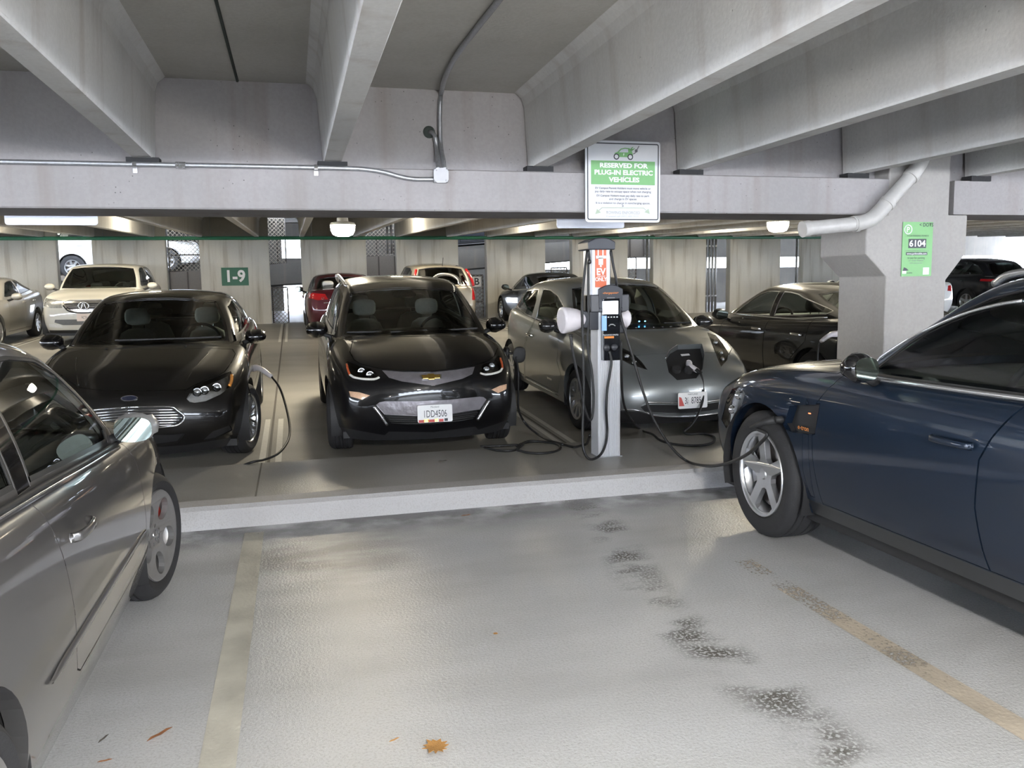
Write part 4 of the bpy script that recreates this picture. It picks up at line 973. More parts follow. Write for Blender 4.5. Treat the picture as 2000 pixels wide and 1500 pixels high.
def lampunit(c, poly, mirrors=(False,), bowl=None, depth=0.05, bulbs=(), name='headlight', lens=None, bulb_r=0.032):
    """clear lens let into the skin with a reflector bowl and projector bulbs behind it"""
    for mi in mirrors:
        f = c.body.region(poly, 'px', mi)
        if not f: print('no lamp', c.root.name, mi); continue
        cen = [c.body.hit(u, v) for u, v in bulbs]
        inner = [(g.calc_center_median().copy(), [v.co.copy() for v in g.verts]) for g in f]
        tmp = bmesh.new(); mp = {}
        for g in f:
            r = []
            for v in g.verts:
                if v not in mp: mp[v] = tmp.verts.new(v.co)
                r.append(mp[v])
            try: tmp.faces.new(r)
            except ValueError: pass
        tmp.normal_update()
        ln = c.body.extract(f, name, lens or M['lens'], c.root, offset=0.002, flange=0.0, hole_flange=depth)
        c.body.make(tmp, list(tmp.faces), 'reflector', bowl or M['reflector'], ln, offset=depth, flange=0.0); tmp.free()
        for p, n in cen:
            if p is None: continue
            p = Vector(p); n = Vector(n)
            if mi: p.y *= -1; n.y *= -1
            ax = Vector((-0.9, n.y * 0.25, 0.05)).normalized(); q0 = p - ax * (depth * 0.95); q1 = p - ax * (depth * 0.28)
            MB().tube([q0, q0 + (q1 - q0) * .5, q1], [bulb_r * .75, bulb_r, bulb_r], 14).build('bulb_shroud', M['chrome'], ln, auto=40)
            MB().tube([q1, q1 + ax * 0.008, q1 + ax * 0.014], [bulb_r * .85, bulb_r * .65, bulb_r * .2], 14).build('projector_lens', M['bulbglass'], ln, smooth=True)
M['bulbglass'] = pm('projector_glass', (0.55, 0.58, 0.60), 0.05, 0.6, coat=1.0, var=0.1)
def skin(c, poly, name, mat, mirrors=(False,), offset=0.003, gap=0.0, parent=None, kind='px', depth=0.012, tags=None, cab=False, trim=None, trim_mat=None):
    out = []
    for mi in mirrors:
        sh = c.cab if cab else c.body; f = sh.region(poly, kind, mi, tags=tags)
        out.append(sh.extract(f, name, mat, parent or c.root, gap=gap, offset=offset, hole_flange=max(depth, offset + 0.004), flange=0.0 if not gap else 0.01, trim=trim, trim_mat=trim_mat))
    return out
def seam(c, poly, name, mat, kind='side', mirrors=(False,), gap=0.006, tags=(T_SIDE,)):
    out = []
    for mi in mirrors:
        f = c.body.region(poly, kind, mi, tags=tags)
        out.append(c.body.extract(f, name, mat, c.root, gap=gap, flange=0.05, hole_flange=0.05))
    return out
def skin_line(c, pts, name, mat, r=0.008, mirror=False, sh=None, n=6, lift=0.0, parent=None):
    """a bead that follows the skin through photograph positions"""
    sh = sh or c.body; q = []
    for u, v in pts:
        p, nn = sh.hit(u, v)
        if p is not None: q.append(Vector(p) + Vector(nn) * lift)
    if len(q) < 2: print('no line', name); return
    if mirror: q = [Vector((p.x, -p.y, p.z)) for p in q]
    return MB().tube(spline(q, n) if len(q) > 2 else q, r, 8).build(name, mat, parent or c.root, smooth=True)
FOCUS_Y, BOLT_Y, LEAF_Y = 7.08, 7.10, 7.16
# ---------------------------------------------------------------- black hatchback facing us
def car_bolt():
    B, G = SPEC['bolt']; c = start_car('hatchback_car', 1.14, BOLT_Y, 'near', 'black electric hatchback with a gold cross badge facing the kerb', B, G)
    pm_ = P_['black']; xa = (.83, 3.43); arches(c, xa, .325, .375); open_top(c, 1.30, 3.7)
    lampunit(c, ZB([(360, 330), (382, 440), (420, 470), (520, 490), (620, 492), (685, 465), (640, 415), (590, 380), (500, 365), (430, 335), (372, 312)]), (False, True), M['lamp_dark'], 0.05, ZB([(505, 410), (585, 440)]))
    for mi in (False, True):
        skin_line(c, ZB([(400, 440), (440, 464), (520, 478), (620, 481), (672, 463)]), 'daylight_strip', M['clear_lens'], 0.011, mi, lift=0.002)
        skin_line(c, ZB([(368, 340), (382, 400), (398, 440)]), 'marker_strip', M['amber_red'], 0.011, mi, lift=0.002)
        skin_line(c, ZB([(620, 730), (680, 810), (745, 905)]), 'intake_blade', M['chrome_dark'], 0.014, mi, lift=0.004)
    skin(c, ZB([(385, 590), (400, 640), (510, 670), (585, 630), (480, 600)]), 'turn_signal', M['amber_clear'], (False, True), 0.004)
    f = sym(c.body, ZB([(690, 390), (760, 465), (880, 500), (1175, 540), (1190, 540), (1190, 408), (1170, 410), (900, 405)])); c.body.extract(f, 'upper_grille', M['grille_grey'], c.root, offset=0.008, hole_flange=0.014)
    f = sym(c.body, ZB([(640, 720), (720, 810), (1030, 824), (1200, 824), (1200, 676), (1030, 685), (720, 685), (670, 695)])); c.body.extract(f, 'lower_grille', M['grille_grey'], c.root, offset=0.012, hole_flange=0.02)
    f = sym(c.body, ZB([(712, 812), (785, 890), (1000, 905), (1200, 905), (1200, 826), (1030, 826), (722, 814)])); ig = c.body.extract(f, 'air_intake', M['black'], c.root, offset=0.035, hole_flange=0.04)
    for v in (838, 856, 874, 892):
        for mi in (False, True): skin_line(c, ZB([(740 + (v - 838) * .6, v), (900, v + 6), (1186, v + 6)]), 'intake_slat', M['black'], 0.006, mi, lift=-0.012, parent=ig)
    f = sym(c.body, ZB([(200, 915), (340, 930), (520, 965), (720, 1000), (760, 966), (1190, 972), (1190, 1120), (600, 1120), (200, 1060)]), tags=(T_FRONT, T_SIDE), facing=lambda q: q.calc_center_median().x < 0.5); c.body.extract(f, 'front_valance', M['black'], c.root, offset=0.006)
    hood = seam(c, ZB([(405, 62), (420, 120), (395, 225), (430, 300), (500, 340), (600, 366), (690, 384), (900, 398), (1170, 403), (1400, 378), (1580, 343), (1660, 322), (1740, 270), (1775, 190), (1690, 100), (1650, 60), (1300, 78), (900, 82), (600, 74)]), 'hood', pm_, 'px', tags=(T_TOP, T_FRONT))
    screen(c, a1=.86); screen(c, 'rear', mat=M['glass_tint'])
    win(c, [(1.50, 1.07), (1.92, 1.385), (2.20, 1.44), (2.52, 1.46), (2.55, 1.10)], name='front_window'); win(c, [(2.63, 1.11), (2.60, 1.46), (3.1, 1.45), (3.42, 1.36), (3.55, 1.24), (3.40, 1.16)], name='rear_door_window', mat=M['glass_tint'])
    win(c, [(1.20, 1.055), (1.40, 1.06), (1.72, 1.30), (1.60, 1.26)], name='quarter_light')
    for mi in (1, -1):
        seam(c, [(1.18, .27), (1.18, .55), (1.28, .98), (1.42, 1.2), (2.55, 1.2), (2.56, .27)], 'front_door', pm_, 'side') if mi == 1 else None
        pts = [(1.78, mi * .60, 1.495), (2.0, mi * .625, 1.55), (2.5, mi * .635, 1.585), (3.2, mi * .625, 1.575), (3.7, mi * .58, 1.49)]
        MB().tube(spline(pts, 6), [.010] + [.019] * 22 + [.010] * 2, 8).build('roof_rail', M['alu'], c.root, smooth=True)
    seam(c, [(2.56, .27), (2.55, 1.2), (3.5, 1.2), (3.45, .95), (3.1, .62), (3.0, .27)], 'rear_door', pm_, 'side')
    p, n = c.body.hit(849, 807)
    if p is None: p, n = Vector((-.03, 0, .44)), Vector((-1, 0, 0))
    o, cc, r, up, nn = plate(c.root, Vector(p) + Vector((-.014, 0, 0)), (-1, 0, 0.10), .305, .152, '1DD4506', M['ink'], xs=0.60, top='Maryland', size=0.088)
    for k, (m_, w_) in enumerate(((M['flag_red'], .05), (M['gold'], .045), (M['flag_red'], .06), (M['gold'], .03), (M['flag_red'], .04), (M['ink'], .03))):
        x_ = -.12 + k * .043; q = MB(); q.add([tuple(cc + r * (x_ + sx * w_ / 2) + up * (-.062 + sy * .012 + (k % 2) * .004) + nn * 0.0075) for sx, sy in ((-1, -1), (1, -1), (1, 1), (-1, 1))], [(0, 1, 2, 3)]); q.build('plate_flag', m_, o)
    p, n = c.body.hit(*ZB([(1152, 462)])[0]); n = Vector(n); up = Vector((0, 0, 1)); up = (up - n * up.dot(n)).normalized(); r = up.cross(n); p = Vector(p)
    def badge(s, d0, d1):
        bow = [(-.095, .022), (-.035, .022), (-.03, .034), (.03, .034), (.035, .022), (.095, .022), (.085, -.022), (.032, -.022), (.028, -.034), (-.028, -.034), (-.032, -.022), (-.085, -.022)]; q = MB(); m = len(bow)
        q.v = [tuple(p + r * a * s + up * b * s + n * d1) for a, b in bow] + [tuple(p + r * a * s + up * b * s + n * d0) for a, b in bow]
        q.f = [tuple(range(m)), tuple(reversed(range(m, 2 * m)))] + [(i, (i + 1) % m, (i + 1) % m + m, i + m) for i in range(m)]; return q
    bo = badge(1.0, -.008, .010).build('badge', M['chrome'], c.root); badge(0.86, .010, .014).build('badge_inlay', M['gold'], bo)
    for s, px_ in ((1, (638, 650)), (-1, (965, 643))):
        m = mirror_unit(c.root, 1.50, .925, 1.075, s, M['gloss_black'], size=(.16, .20, .15))
    # open charge flap on the front wing
    fl = inset_blob('charge_flap', (.03, .17, .18), (0.80, -.99, .83), M['black'], c.root, rot=(0.1, 0.0, 0.35), cre=0.2)
    MB().tube([(0.86, -.86, .85), (0.83, -.93, .84)], .012, 6).build('flap_hinge', M['black'], fl)
    inset_blob('charge_socket', (.13, .05, .13), (0.90, -.885, .84), M['black'], c.root, cre=.3)
    end_car(c, pm_, tub=(1.05, 3.85, .72, 1.03), seatmat=M['seat_grey'], drv=-1, zf=.36)
    wheels4(c, xa, .855, .325, .225, .215, 'split', steer=-0.10)
    MB().tube(spline([(1.02, -.62, 1.085), (1.0, -.2, 1.075), (.93, .25, 1.08)], 6), .010, 6).build('wiper', M['black'], c.root)
    MB().tube(spline([(1.10, .65, 1.075), (.98, .2, 1.08), (.94, -.1, 1.085)], 6), .010, 6).build('wiper', M['black'], c.root)
    inset_blob('interior_mirror', (.04, .24, .07), (1.75, 0, 1.40), M['black'], c.root, cre=.3)
    return c
# ---------------------------------------------------------------- black hatchback with chrome bar grille
def car_focus():
    B, G = SPEC['focus']; c = start_car('hatchback_car', -1.295, FOCUS_Y, 'near', 'black hatchback with a hexagonal chrome bar grille, plugged in by a white connector', B, G)
    pm_ = P_['black2']; xa = (.90, 3.548); arches(c, xa, .325, .375); open_top(c, 1.45, 3.8)
    lampunit(c, ZF([(1185, 995), (1240, 900), (1330, 855), (1450, 810), (1545, 770), (1565, 820), (1550, 890), (1460, 960), (1340, 1015), (1250, 1028), (1210, 1020)]), (False, True), M['reflector'], 0.055, ZF([(1430, 905), (1330, 930), (1270, 945)]), bulb_r=.036)
    for mi in (False, True): skin_line(c, ZF([(1556, 800), (1552, 850), (1535, 890)]), 'marker_lamp', M['amber'], 0.016, mi, lift=-0.006)
    f = sym(c.body, ZF([(690, 1064), (1040, 1058), (1110, 1090), (1175, 1145), (1120, 1210), (1020, 1225), (900, 1236), (690, 1242)])); g = c.body.extract(f, 'grille', M['black'], c.root, offset=0.03, hole_flange=0.035)
    for mi in (False, True):
        skin_line(c, ZF([(712, 1064), (1040, 1060), (1110, 1091), (1170, 1145), (1118, 1206), (1020, 1222), (900, 1233), (712, 1240)]), 'grille_frame', M['chrome'], 0.008, mi, lift=0.0, parent=g, n=3)
        for k, v in enumerate((1086, 1108, 1130, 1152, 1174, 1196, 1216)):
            xe = 1060 + (min(v - 1060, 1236 - v) * 1.15 if True else 0); skin_line(c, ZF([(712, v + 2), (900, v), (min(xe, 1150), v - 4)]), 'grille_slat', M['chrome'], 0.006, mi, lift=-0.010, parent=g)
    f = sym(c.body, ZF([(690, 1292), (1060, 1290), (1180, 1275), (1110, 1360), (900, 1388), (690, 1394)])); c.body.extract(f, 'air_intake', M['black'], c.root, offset=0.03, hole_flange=0.035)
    skin(c, ZF([(1310, 1340), (1400, 1260), (1540, 1210), (1560, 1250), (1420, 1320)]), 'fog_recess', M['black'], (False, True), 0.012)
    f = sym(c.body, ZF([(690, 1396), (900, 1392), (1180, 1372), (1380, 1338), (1700, 1290), (1700, 1520), (690, 1560)]), tags=(T_FRONT, T_SIDE), facing=lambda q: q.calc_center_median().x < 0.55); c.body.extract(f, 'front_valance', M['black'], c.root, offset=0.006)
    seam(c, ZF([(705, 935), (1000, 930), (1180, 925), (1240, 893), (1330, 848), (1450, 803), (1560, 735), (1605, 660), (1560, 590), (1400, 585), (705, 590), (10, 590), (-100, 660), (10, 740), (160, 803), (300, 905), (500, 930)]), 'hood', pm_, 'px', tags=(T_TOP, T_FRONT))
    for mi in (False, True): skin_line(c, ZF([(1360, 625), (1290, 700), (1210, 800), (1180, 850)]), 'hood_crease', pm_, 0.006, mi, lift=-0.001)
    screen(c); screen(c, 'rear', mat=M['glass_tint'])
    win(c, [(1.60, 1.035), (2.05, 1.31), (2.40, 1.35), (2.55, 1.355), (2.60, 1.065)], name='front_window'); win(c, [(2.68, 1.07), (2.63, 1.36), (3.1, 1.345), (3.42, 1.25), (3.50, 1.13), (3.35, 1.10)], name='rear_door_window', mat=M['glass_tint'])
    win(c, [(1.28, 1.02), (1.50, 1.03), (1.82, 1.225), (1.72, 1.20)], name='quarter_light')
    seam(c, [(1.30, .27), (1.30, .55), (1.38, .96), (1.52, 1.2), (2.62, 1.2), (2.62, .27)], 'front_door', pm_); seam(c, [(2.62, .27), (2.62, 1.2), (3.55, 1.2), (3.5, .98), (3.2, .66), (3.1, .27)], 'rear_door', pm_)
    p, n = c.body.hit(*ZF([(710, 995)])[0]); p, n = Vector(p), Vector(n); up = Vector((0, 0, 1)); up = (up - n * up.dot(n)).normalized(); r = up.cross(n); p.y = 0
    def oval(a, b, d0, d1, nm, mt, par): q = MB(); m = 28; P = [(a * math.cos(t), b * math.sin(t)) for t in [2 * math.pi * i / m for i in range(m)]]; q.v = [tuple(p + r * x + up * y + n * d1) for x, y in P] + [tuple(p + r * x + up * y + n * d0) for x, y in P]; q.f = [tuple(range(m)), tuple(reversed(range(m, 2 * m)))] + [(i, (i + 1) % m, (i + 1) % m + m, i + m) for i in range(m)]; return q.build(nm, mt, par)
    bo = oval(.064, .026, -.01, .008, 'badge', M['chrome'], c.root); oval(.056, .020, .008, .0095, 'badge_inlay', M['badge_blue'], bo)
    for s in (1, -1): mirror_unit(c.root, 1.58, .915, 1.02, s, M['gloss_black'], size=(.15, .19, .135))
    for s in (1, -1):
        for x_ in (2.5, 3.38): handle(c.root, (x_, s * .905, .90), (0, s, 0.1), .19, pm_)
    end_car(c, pm_, tub=(1.25, 3.95, .74, 1.0), seatmat=M['seat_grey'], drv=-1, zf=.30)
    wheels4(c, xa, .865, .325, .225, .225, 'fan', steer=-0.26)
    MB().tube(spline([(1.24, -.62, 1.055), (1.18, -.2, 1.055), (1.12, .28, 1.06)], 6), .010, 6).build('wiper', M['black'], c.root)
    for s in (-1, 1): inset_blob('washer_nozzle', (.03, .03, .018), (0.98, s * .33, 1.002), M['black'], c.root)
    inset_blob('interior_mirror', (.04, .24, .07), (1.90, 0, 1.27), M['black'], c.root, cre=.3)
    return c
# ---------------------------------------------------------------- grey hatchback with its nose port open
def car_leaf():
    B, G = SPEC['leaf']; c = start_car('hatchback_car', 3.66, LEAF_Y, 'near', 'dark grey hatchback with its nose charge flap open, behind the charging post', B, G)
    pm_ = P_['gun']; xa = (.965, 3.665); arches(c, xa, .32, .37); open_top(c, 1.45, 3.9)
    lampunit(c, ZL([(1690, 478), (1750, 500), (1800, 560), (1850, 640), (1842, 690), (1795, 745), (1768, 690), (1738, 600)]), (False, True), M['reflector'], 0.05, ZL([(1755, 560), (1800, 640), (1810, 690)]), bulb_r=.028)
    f = c.body.region(ZL([(1360, 680), (1400, 610), (1460, 575), (1640, 568), (1662, 650), (1650, 760), (1600, 835), (1450, 850), (1385, 790)]), 'px'); rec = c.body.extract(f, 'charge_bay', M['black'], c.root, offset=0.05, hole_flange=0.055, flange=0)
    skin_line(c, ZL([(1358, 680), (1392, 618), (1450, 575)]), 'bay_rim', M['chrome_dark'], 0.006, parent=rec)
    p0, n0 = c.body.hit(*ZL([(1520, 622)])[0]); p0, n0 = Vector(p0), Vector(n0); up = (Vector((0, 0, 1)) - n0 * n0.z).normalized(); r = up.cross(n0)
    q = MB(); q.add([tuple(p0 + r * a + up * b - n0 * .044) for a, b in ((-.05, -.022), (.05, -.016), (.055, .022), (-.045, .016))], [(0, 1, 2, 3)]); q.build('warning_label', M['plate'], rec)
    for uv in ((1450, 745), (1545, 750)):
        p1, n1 = c.body.hit(*ZL([uv])[0]); p1, n1 = Vector(p1), Vector(n1); MB().tube([p1 - n1 * .055, p1 - n1 * .012], [.045, .042], 16).build('charge_socket', M['black_soft'], rec, auto=40)
    fl = c.body.region  # lid stands open above the bay
    lid_c, lid_n = c.body.hit(*ZL([(1550, 560)])[0])
    if lid_c is not None:
        lc = Vector(lid_c); inset_blob('charge_lid', (.30, .42, .035), (lc.x + .02, 0.0, lc.z + .13), pm_, c.root, rot=(0, -1.22, 0), cre=.3) if False else None
    f = sym(c.body, ZL([(1165, 1055), (1215, 985), (1280, 940), (1450, 930), (1600, 930), (1600, 1040), (1450, 1045), (1205, 1040)])); c.body.extract(f, 'grille_panel', pm_, c.root, offset=0.012, hole_flange=0.016)
    f = sym(c.body, ZL([(1160, 1062), (1205, 1042), (1450, 1046), (1600, 1042), (1600, 1120), (1400, 1122), (1200, 1110)])); ai = c.body.extract(f, 'air_intake', M['black'], c.root, offset=0.03, hole_flange=0.035)
    for mi in (False, True): skin_line(c, ZL([(1195, 1022), (1300, 1024), (1450, 1026), (1580, 1022)]), 'chrome_bar', M['alu'], 0.009, mi, lift=0.004)
    for mi in (False, True): skin_line(c, ZL([(1010, 1075), (1150, 1085), (1280, 1125), (1400, 1132), (1560, 1130)]), 'splitter_edge', M['chrome_dark'], 0.006, mi, lift=0.004)
    f = sym(c.body, ZL([(900, 1085), (1150, 1096), (1280, 1134), (1400, 1142), (1600, 1140), (1600, 1300), (900, 1250)]), tags=(T_FRONT, T_SIDE), facing=lambda q: q.calc_center_median().x < 0.6); c.body.extract(f, 'front_valance', M['black'], c.root, offset=0.006)
    seam(c, [(.44, .60), (.60, .72), (.95, .78), (1.32, .79), (1.35, 0.0), (1.32, -.79), (.95, -.78), (.60, -.72), (.44, -.60), (.36, 0)], 'hood', pm_, 'top', tags=(T_TOP,))
    screen(c); screen(c, 'rear', mat=M['glass_tint'])
    for mi in (False, True):
        win(c, ZL([(402, 132), (460, 140), (520, 185), (562, 260), (575, 330), (520, 360), (470, 385), (400, 395), (342, 385)]), 'px', mi, name='front_window', trim_mat=M['alu'], trim=0.014)
        win(c, ZL([(210, 155), (372, 135), (345, 250), (310, 364), (235, 322), (187, 255)]), 'px', mi, name='rear_door_window', trim_mat=M['alu'], trim=0.014, mat=M['glass_mid'])
    win(c, [(1.26, 1.03), (1.48, 1.04), (1.80, 1.25), (1.70, 1.235)], name='quarter_light')
    for mi in (False, True):
        seam(c, ZL([(530, 460), (520, 600), (512, 700), (540, 800), (528, 905), (520, 950), (262, 820), (262, 600), (275, 520), (345, 370)]), 'front_door', pm_, 'px', (mi,), gap=.009)
        seam(c, ZL([(340, 370), (268, 520), (256, 600), (256, 812), (170, 755), (150, 700), (108, 600), (95, 500), (100, 400), (170, 260), (260, 330)]), 'rear_door', pm_, 'px', (mi,), gap=.009)
        skin_line(c, ZL([(170, 775), (260, 832), (380, 896), (524, 968)]), 'sill_strip', M['alu'], 0.010, mi, lift=0.002)
    for uv, L_ in (((128, 405), .18), ((303, 497), .19)):
        p, n = c.body.hit(*ZL([uv])[0])
        if p is not None:
            handle(c.root, p, n, L_, M['chrome']); handle(c.root, (p.x, -p.y, p.z), (n.x, -n.y, n.z), L_, M['chrome'])
    p, n = c.body.hit(*ZL([(455, 838)])[0])
    if p is not None: text('Zero Emission', Vector(p) + Vector(n) * .003, (-1, 0, 0) if False else (1, 0, 0), (0, 0, 1), .028, M['chrome'], c.root, name='wing_badge') if False else text('ZERO EMISSION', Vector(p) + Vector((0, .006, 0)), (-1, 0, 0), (0, 0, 1), .030, M['chrome'], c.root, xs=.8, name='door_badge')
    p, n = c.body.hit(1351, 781)
    p = Vector(p) if p is not None else Vector((-.03, 0, .36)); o, cc, r, up, nn = plate(c.root, p + Vector((-.018, 0, 0)), (-1, -0.02, 0.08), .305, .152, '3   8785', M['ink'], xs=0.60, top='MARYLAND', size=0.088)
    text('C', cc + nn * .008 - r * .055 + up * .012, r, up, .036, M['ink'], o, name='plate_letter'); text('E', cc + nn * .008 - r * .055 - up * .022, r, up, .036, M['ink'], o, name='plate_letter')
    q = MB(); q.add([tuple(cc + r * a + up * b + nn * .0075) for a, b in ((-.145, -.05), (-.09, -.05), (-.12, .03), (-.145, .04))], [(0, 1, 2, 3)]); q.build('plate_shield', M['flag_red'], o)
    for s in (1, -1): mirror_unit(c.root, 1.66, .945, 1.03, s, M['mirror_grey'], size=(.15, .20, .145))
    end_car(c, pm_, tub=(1.22, 4.0, .74, 1.02), seatmat=M['seat_light'], drv=-1, zf=.36)
    wheels4(c, xa, .862, .32, .215, .205, 'split', spins=(.2, 0, 0, 0))
    for s, l in ((.38, (1.22, .58, 1.06)), (-.3, (1.22, -.55, 1.06))): MB().tube(spline([l, (1.12, l[1] - .4 * (1 if l[1] > 0 else -.9), 1.07)], 4), .009, 6).build('wiper', M['black'], c.root)
    for k in (-1, 1): inset_blob('dash_light', (.012, .022, .016), (1.38, -.05 + k * .035, 1.075), M['blue_led'], c.root)
    for k in range(6): inset_blob('cowl_vent', (.012, .03, .008), (1.07, .25 - k * .10, 1.035), M['chrome_dark'], c.root)
    inset_blob('interior_mirror', (.04, .24, .07), (1.93, 0, 1.36), M['black'], c.root, cre=.3)
    return c
# ---------------------------------------------------------------- grey hatchback at the picture's edge
def car_golf():
    B, G = SPEC['golf']; c = start_car('hatchback_car', -1.565, 5.25, 'away', 'mid grey hatchback with five-hole alloy wheels parked beside the cream line', B, G)
    pm_ = P_['graphite']; xa = (.87, 3.37); arches(c, xa, .317, .365); open_top(c, 1.45, 3.7)
    screen(c); screen(c, 'rear', mat=M['glass_tint'])
    for mi in (False, True):
        win(c, ZG3([(-420, 262), (-200, 240), (0, 240), (130, 255), (300, 300), (480, 375), (640, 470), (800, 600), (900, 720), (970, 850), (1052, 1052), (880, 1150), (640, 1272), (400, 1372), (310, 1170), (180, 1000), (60, 900), (-150, 800), (-420, 700)]), 'px', mi, name='front_window', trim_mat=M['black'], trim=0.016) if False else None
    F1 = [(1.66, .935), (1.62, .985), (1.72, 1.13), (1.84, 1.245), (1.98, 1.305), (2.25, 1.335), (2.62, 1.345), (2.67, 1.0)]
    win(c, F1, name='front_window', trim=.016); win(c, [(2.79, 1.01), (2.76, 1.345), (3.15, 1.325), (3.42, 1.235), (3.52, 1.08), (3.40, 1.035)], name='quarter_window', trim=.016, mat=M['glass'])
    pf = c.cab.region([(2.675, .99), (2.625, 1.36), (2.755, 1.36), (2.785, .99)], 'side', tags=(T_SIDE,)); c.cab.extract(pf, 'pillar_trim', M['gloss_black'], c.root, offset=.001)
    fd = seam(c, [(1.31, .34), (1.29, .5), (1.36, .80), (1.52, 1.2), (2.74, 1.2), (2.70, .95), (2.61, .74), (2.56, .57), (2.54, .42), (2.52, .365), (2.47, .34)], 'front_door', pm_)
    for s in (1, -1):
        MB().tube(spline([(1.60, s * .842, .920), (2.2, s * .848, .956), (2.7, s * .848, .988), (3.5, s * .83, 1.02)], 6), .009, 8).build('belt_strip', M['black'], c.root, smooth=True)
        MB().tube(spline([(1.60, s * .848, .907), (2.2, s * .854, .943), (2.7, s * .854, .975), (3.5, s * .836, 1.007)], 6), .0045, 8).build('belt_bright_strip', M['chrome_dark'], c.root, smooth=True)
        q = MB(); n = 14
        for i in range(n + 1):
            x_ = 1.34 + (2.84 - 1.34) * i / n; z_ = .475; hh = .016 * min(1, (i + .4) * .8, (n - i + .4) * .8); y_ = s * (.878)
            q.v += [(x_, y_, z_ - hh), (x_, y_ + s * .007, z_ - hh * .6), (x_, y_ + s * .007, z_ + hh * .6), (x_, y_, z_ + hh)]
        for i in range(n):
            for j in range(3): q.f.append((i * 4 + j, i * 4 + j + 1, (i + 1) * 4 + j + 1, (i + 1) * 4 + j))
        q.build('rub_strip', pm_, c.root, smooth=True)
        handle(c.root, (2.45, s * .879, .795), (0, s, .1), .20, pm_)
        m = mirror_unit(c.root, 1.60, .92, .985, s, M['mirror_silver'], size=(.14, .165, .125), cre=.05)
    end_car(c, pm_, tub=(1.30, 3.8, .76, .955), seatmat=M['seat_dark'], drv=-1, zf=.28, liner=M['headliner'])
    wheels4(c, xa, .862, .317, .226, .225, 'rings', steer=-0.21, rimmat=M['rim_grey'])
    for t in [o for o in c.root.children if o.name.startswith('tyre')]:
        if abs(t.location.x - .87) < .01:
            cal = MB().lathe([(.10, -.05), (.185, -.05), (.185, -.115), (.10, -.115)], 10, 'y', closed=True, a0=1.9, a1=2.9).build('brake_caliper', M['caliper'], t, auto=40)
    # roundel on the hub
    for t in [o for o in c.root.children if o.name.startswith('tyre')]:
        ring = MB().lathe([(.026, -.012), (.031, -.012), (.031, -.0155), (.026, -.0155)], 24, 'y', closed=True); ring.build('hub_roundel', M['chrome'], t)
        for a, b in (((-.014, .020), (0, -.002)), ((.014, .020), (0, -.002)), ((-.022, .004), (-.010, -.022)), ((.022, .004), (.010, -.022)), ((-.010, -.022), (0, -.004)), ((.010, -.022), (0, -.004))):
            MB().tube([(a[0], -.0125, a[1]), (b[0], -.0125, b[1])], .0028, 5).build('hub_monogram', M['chrome'], t)
    return c
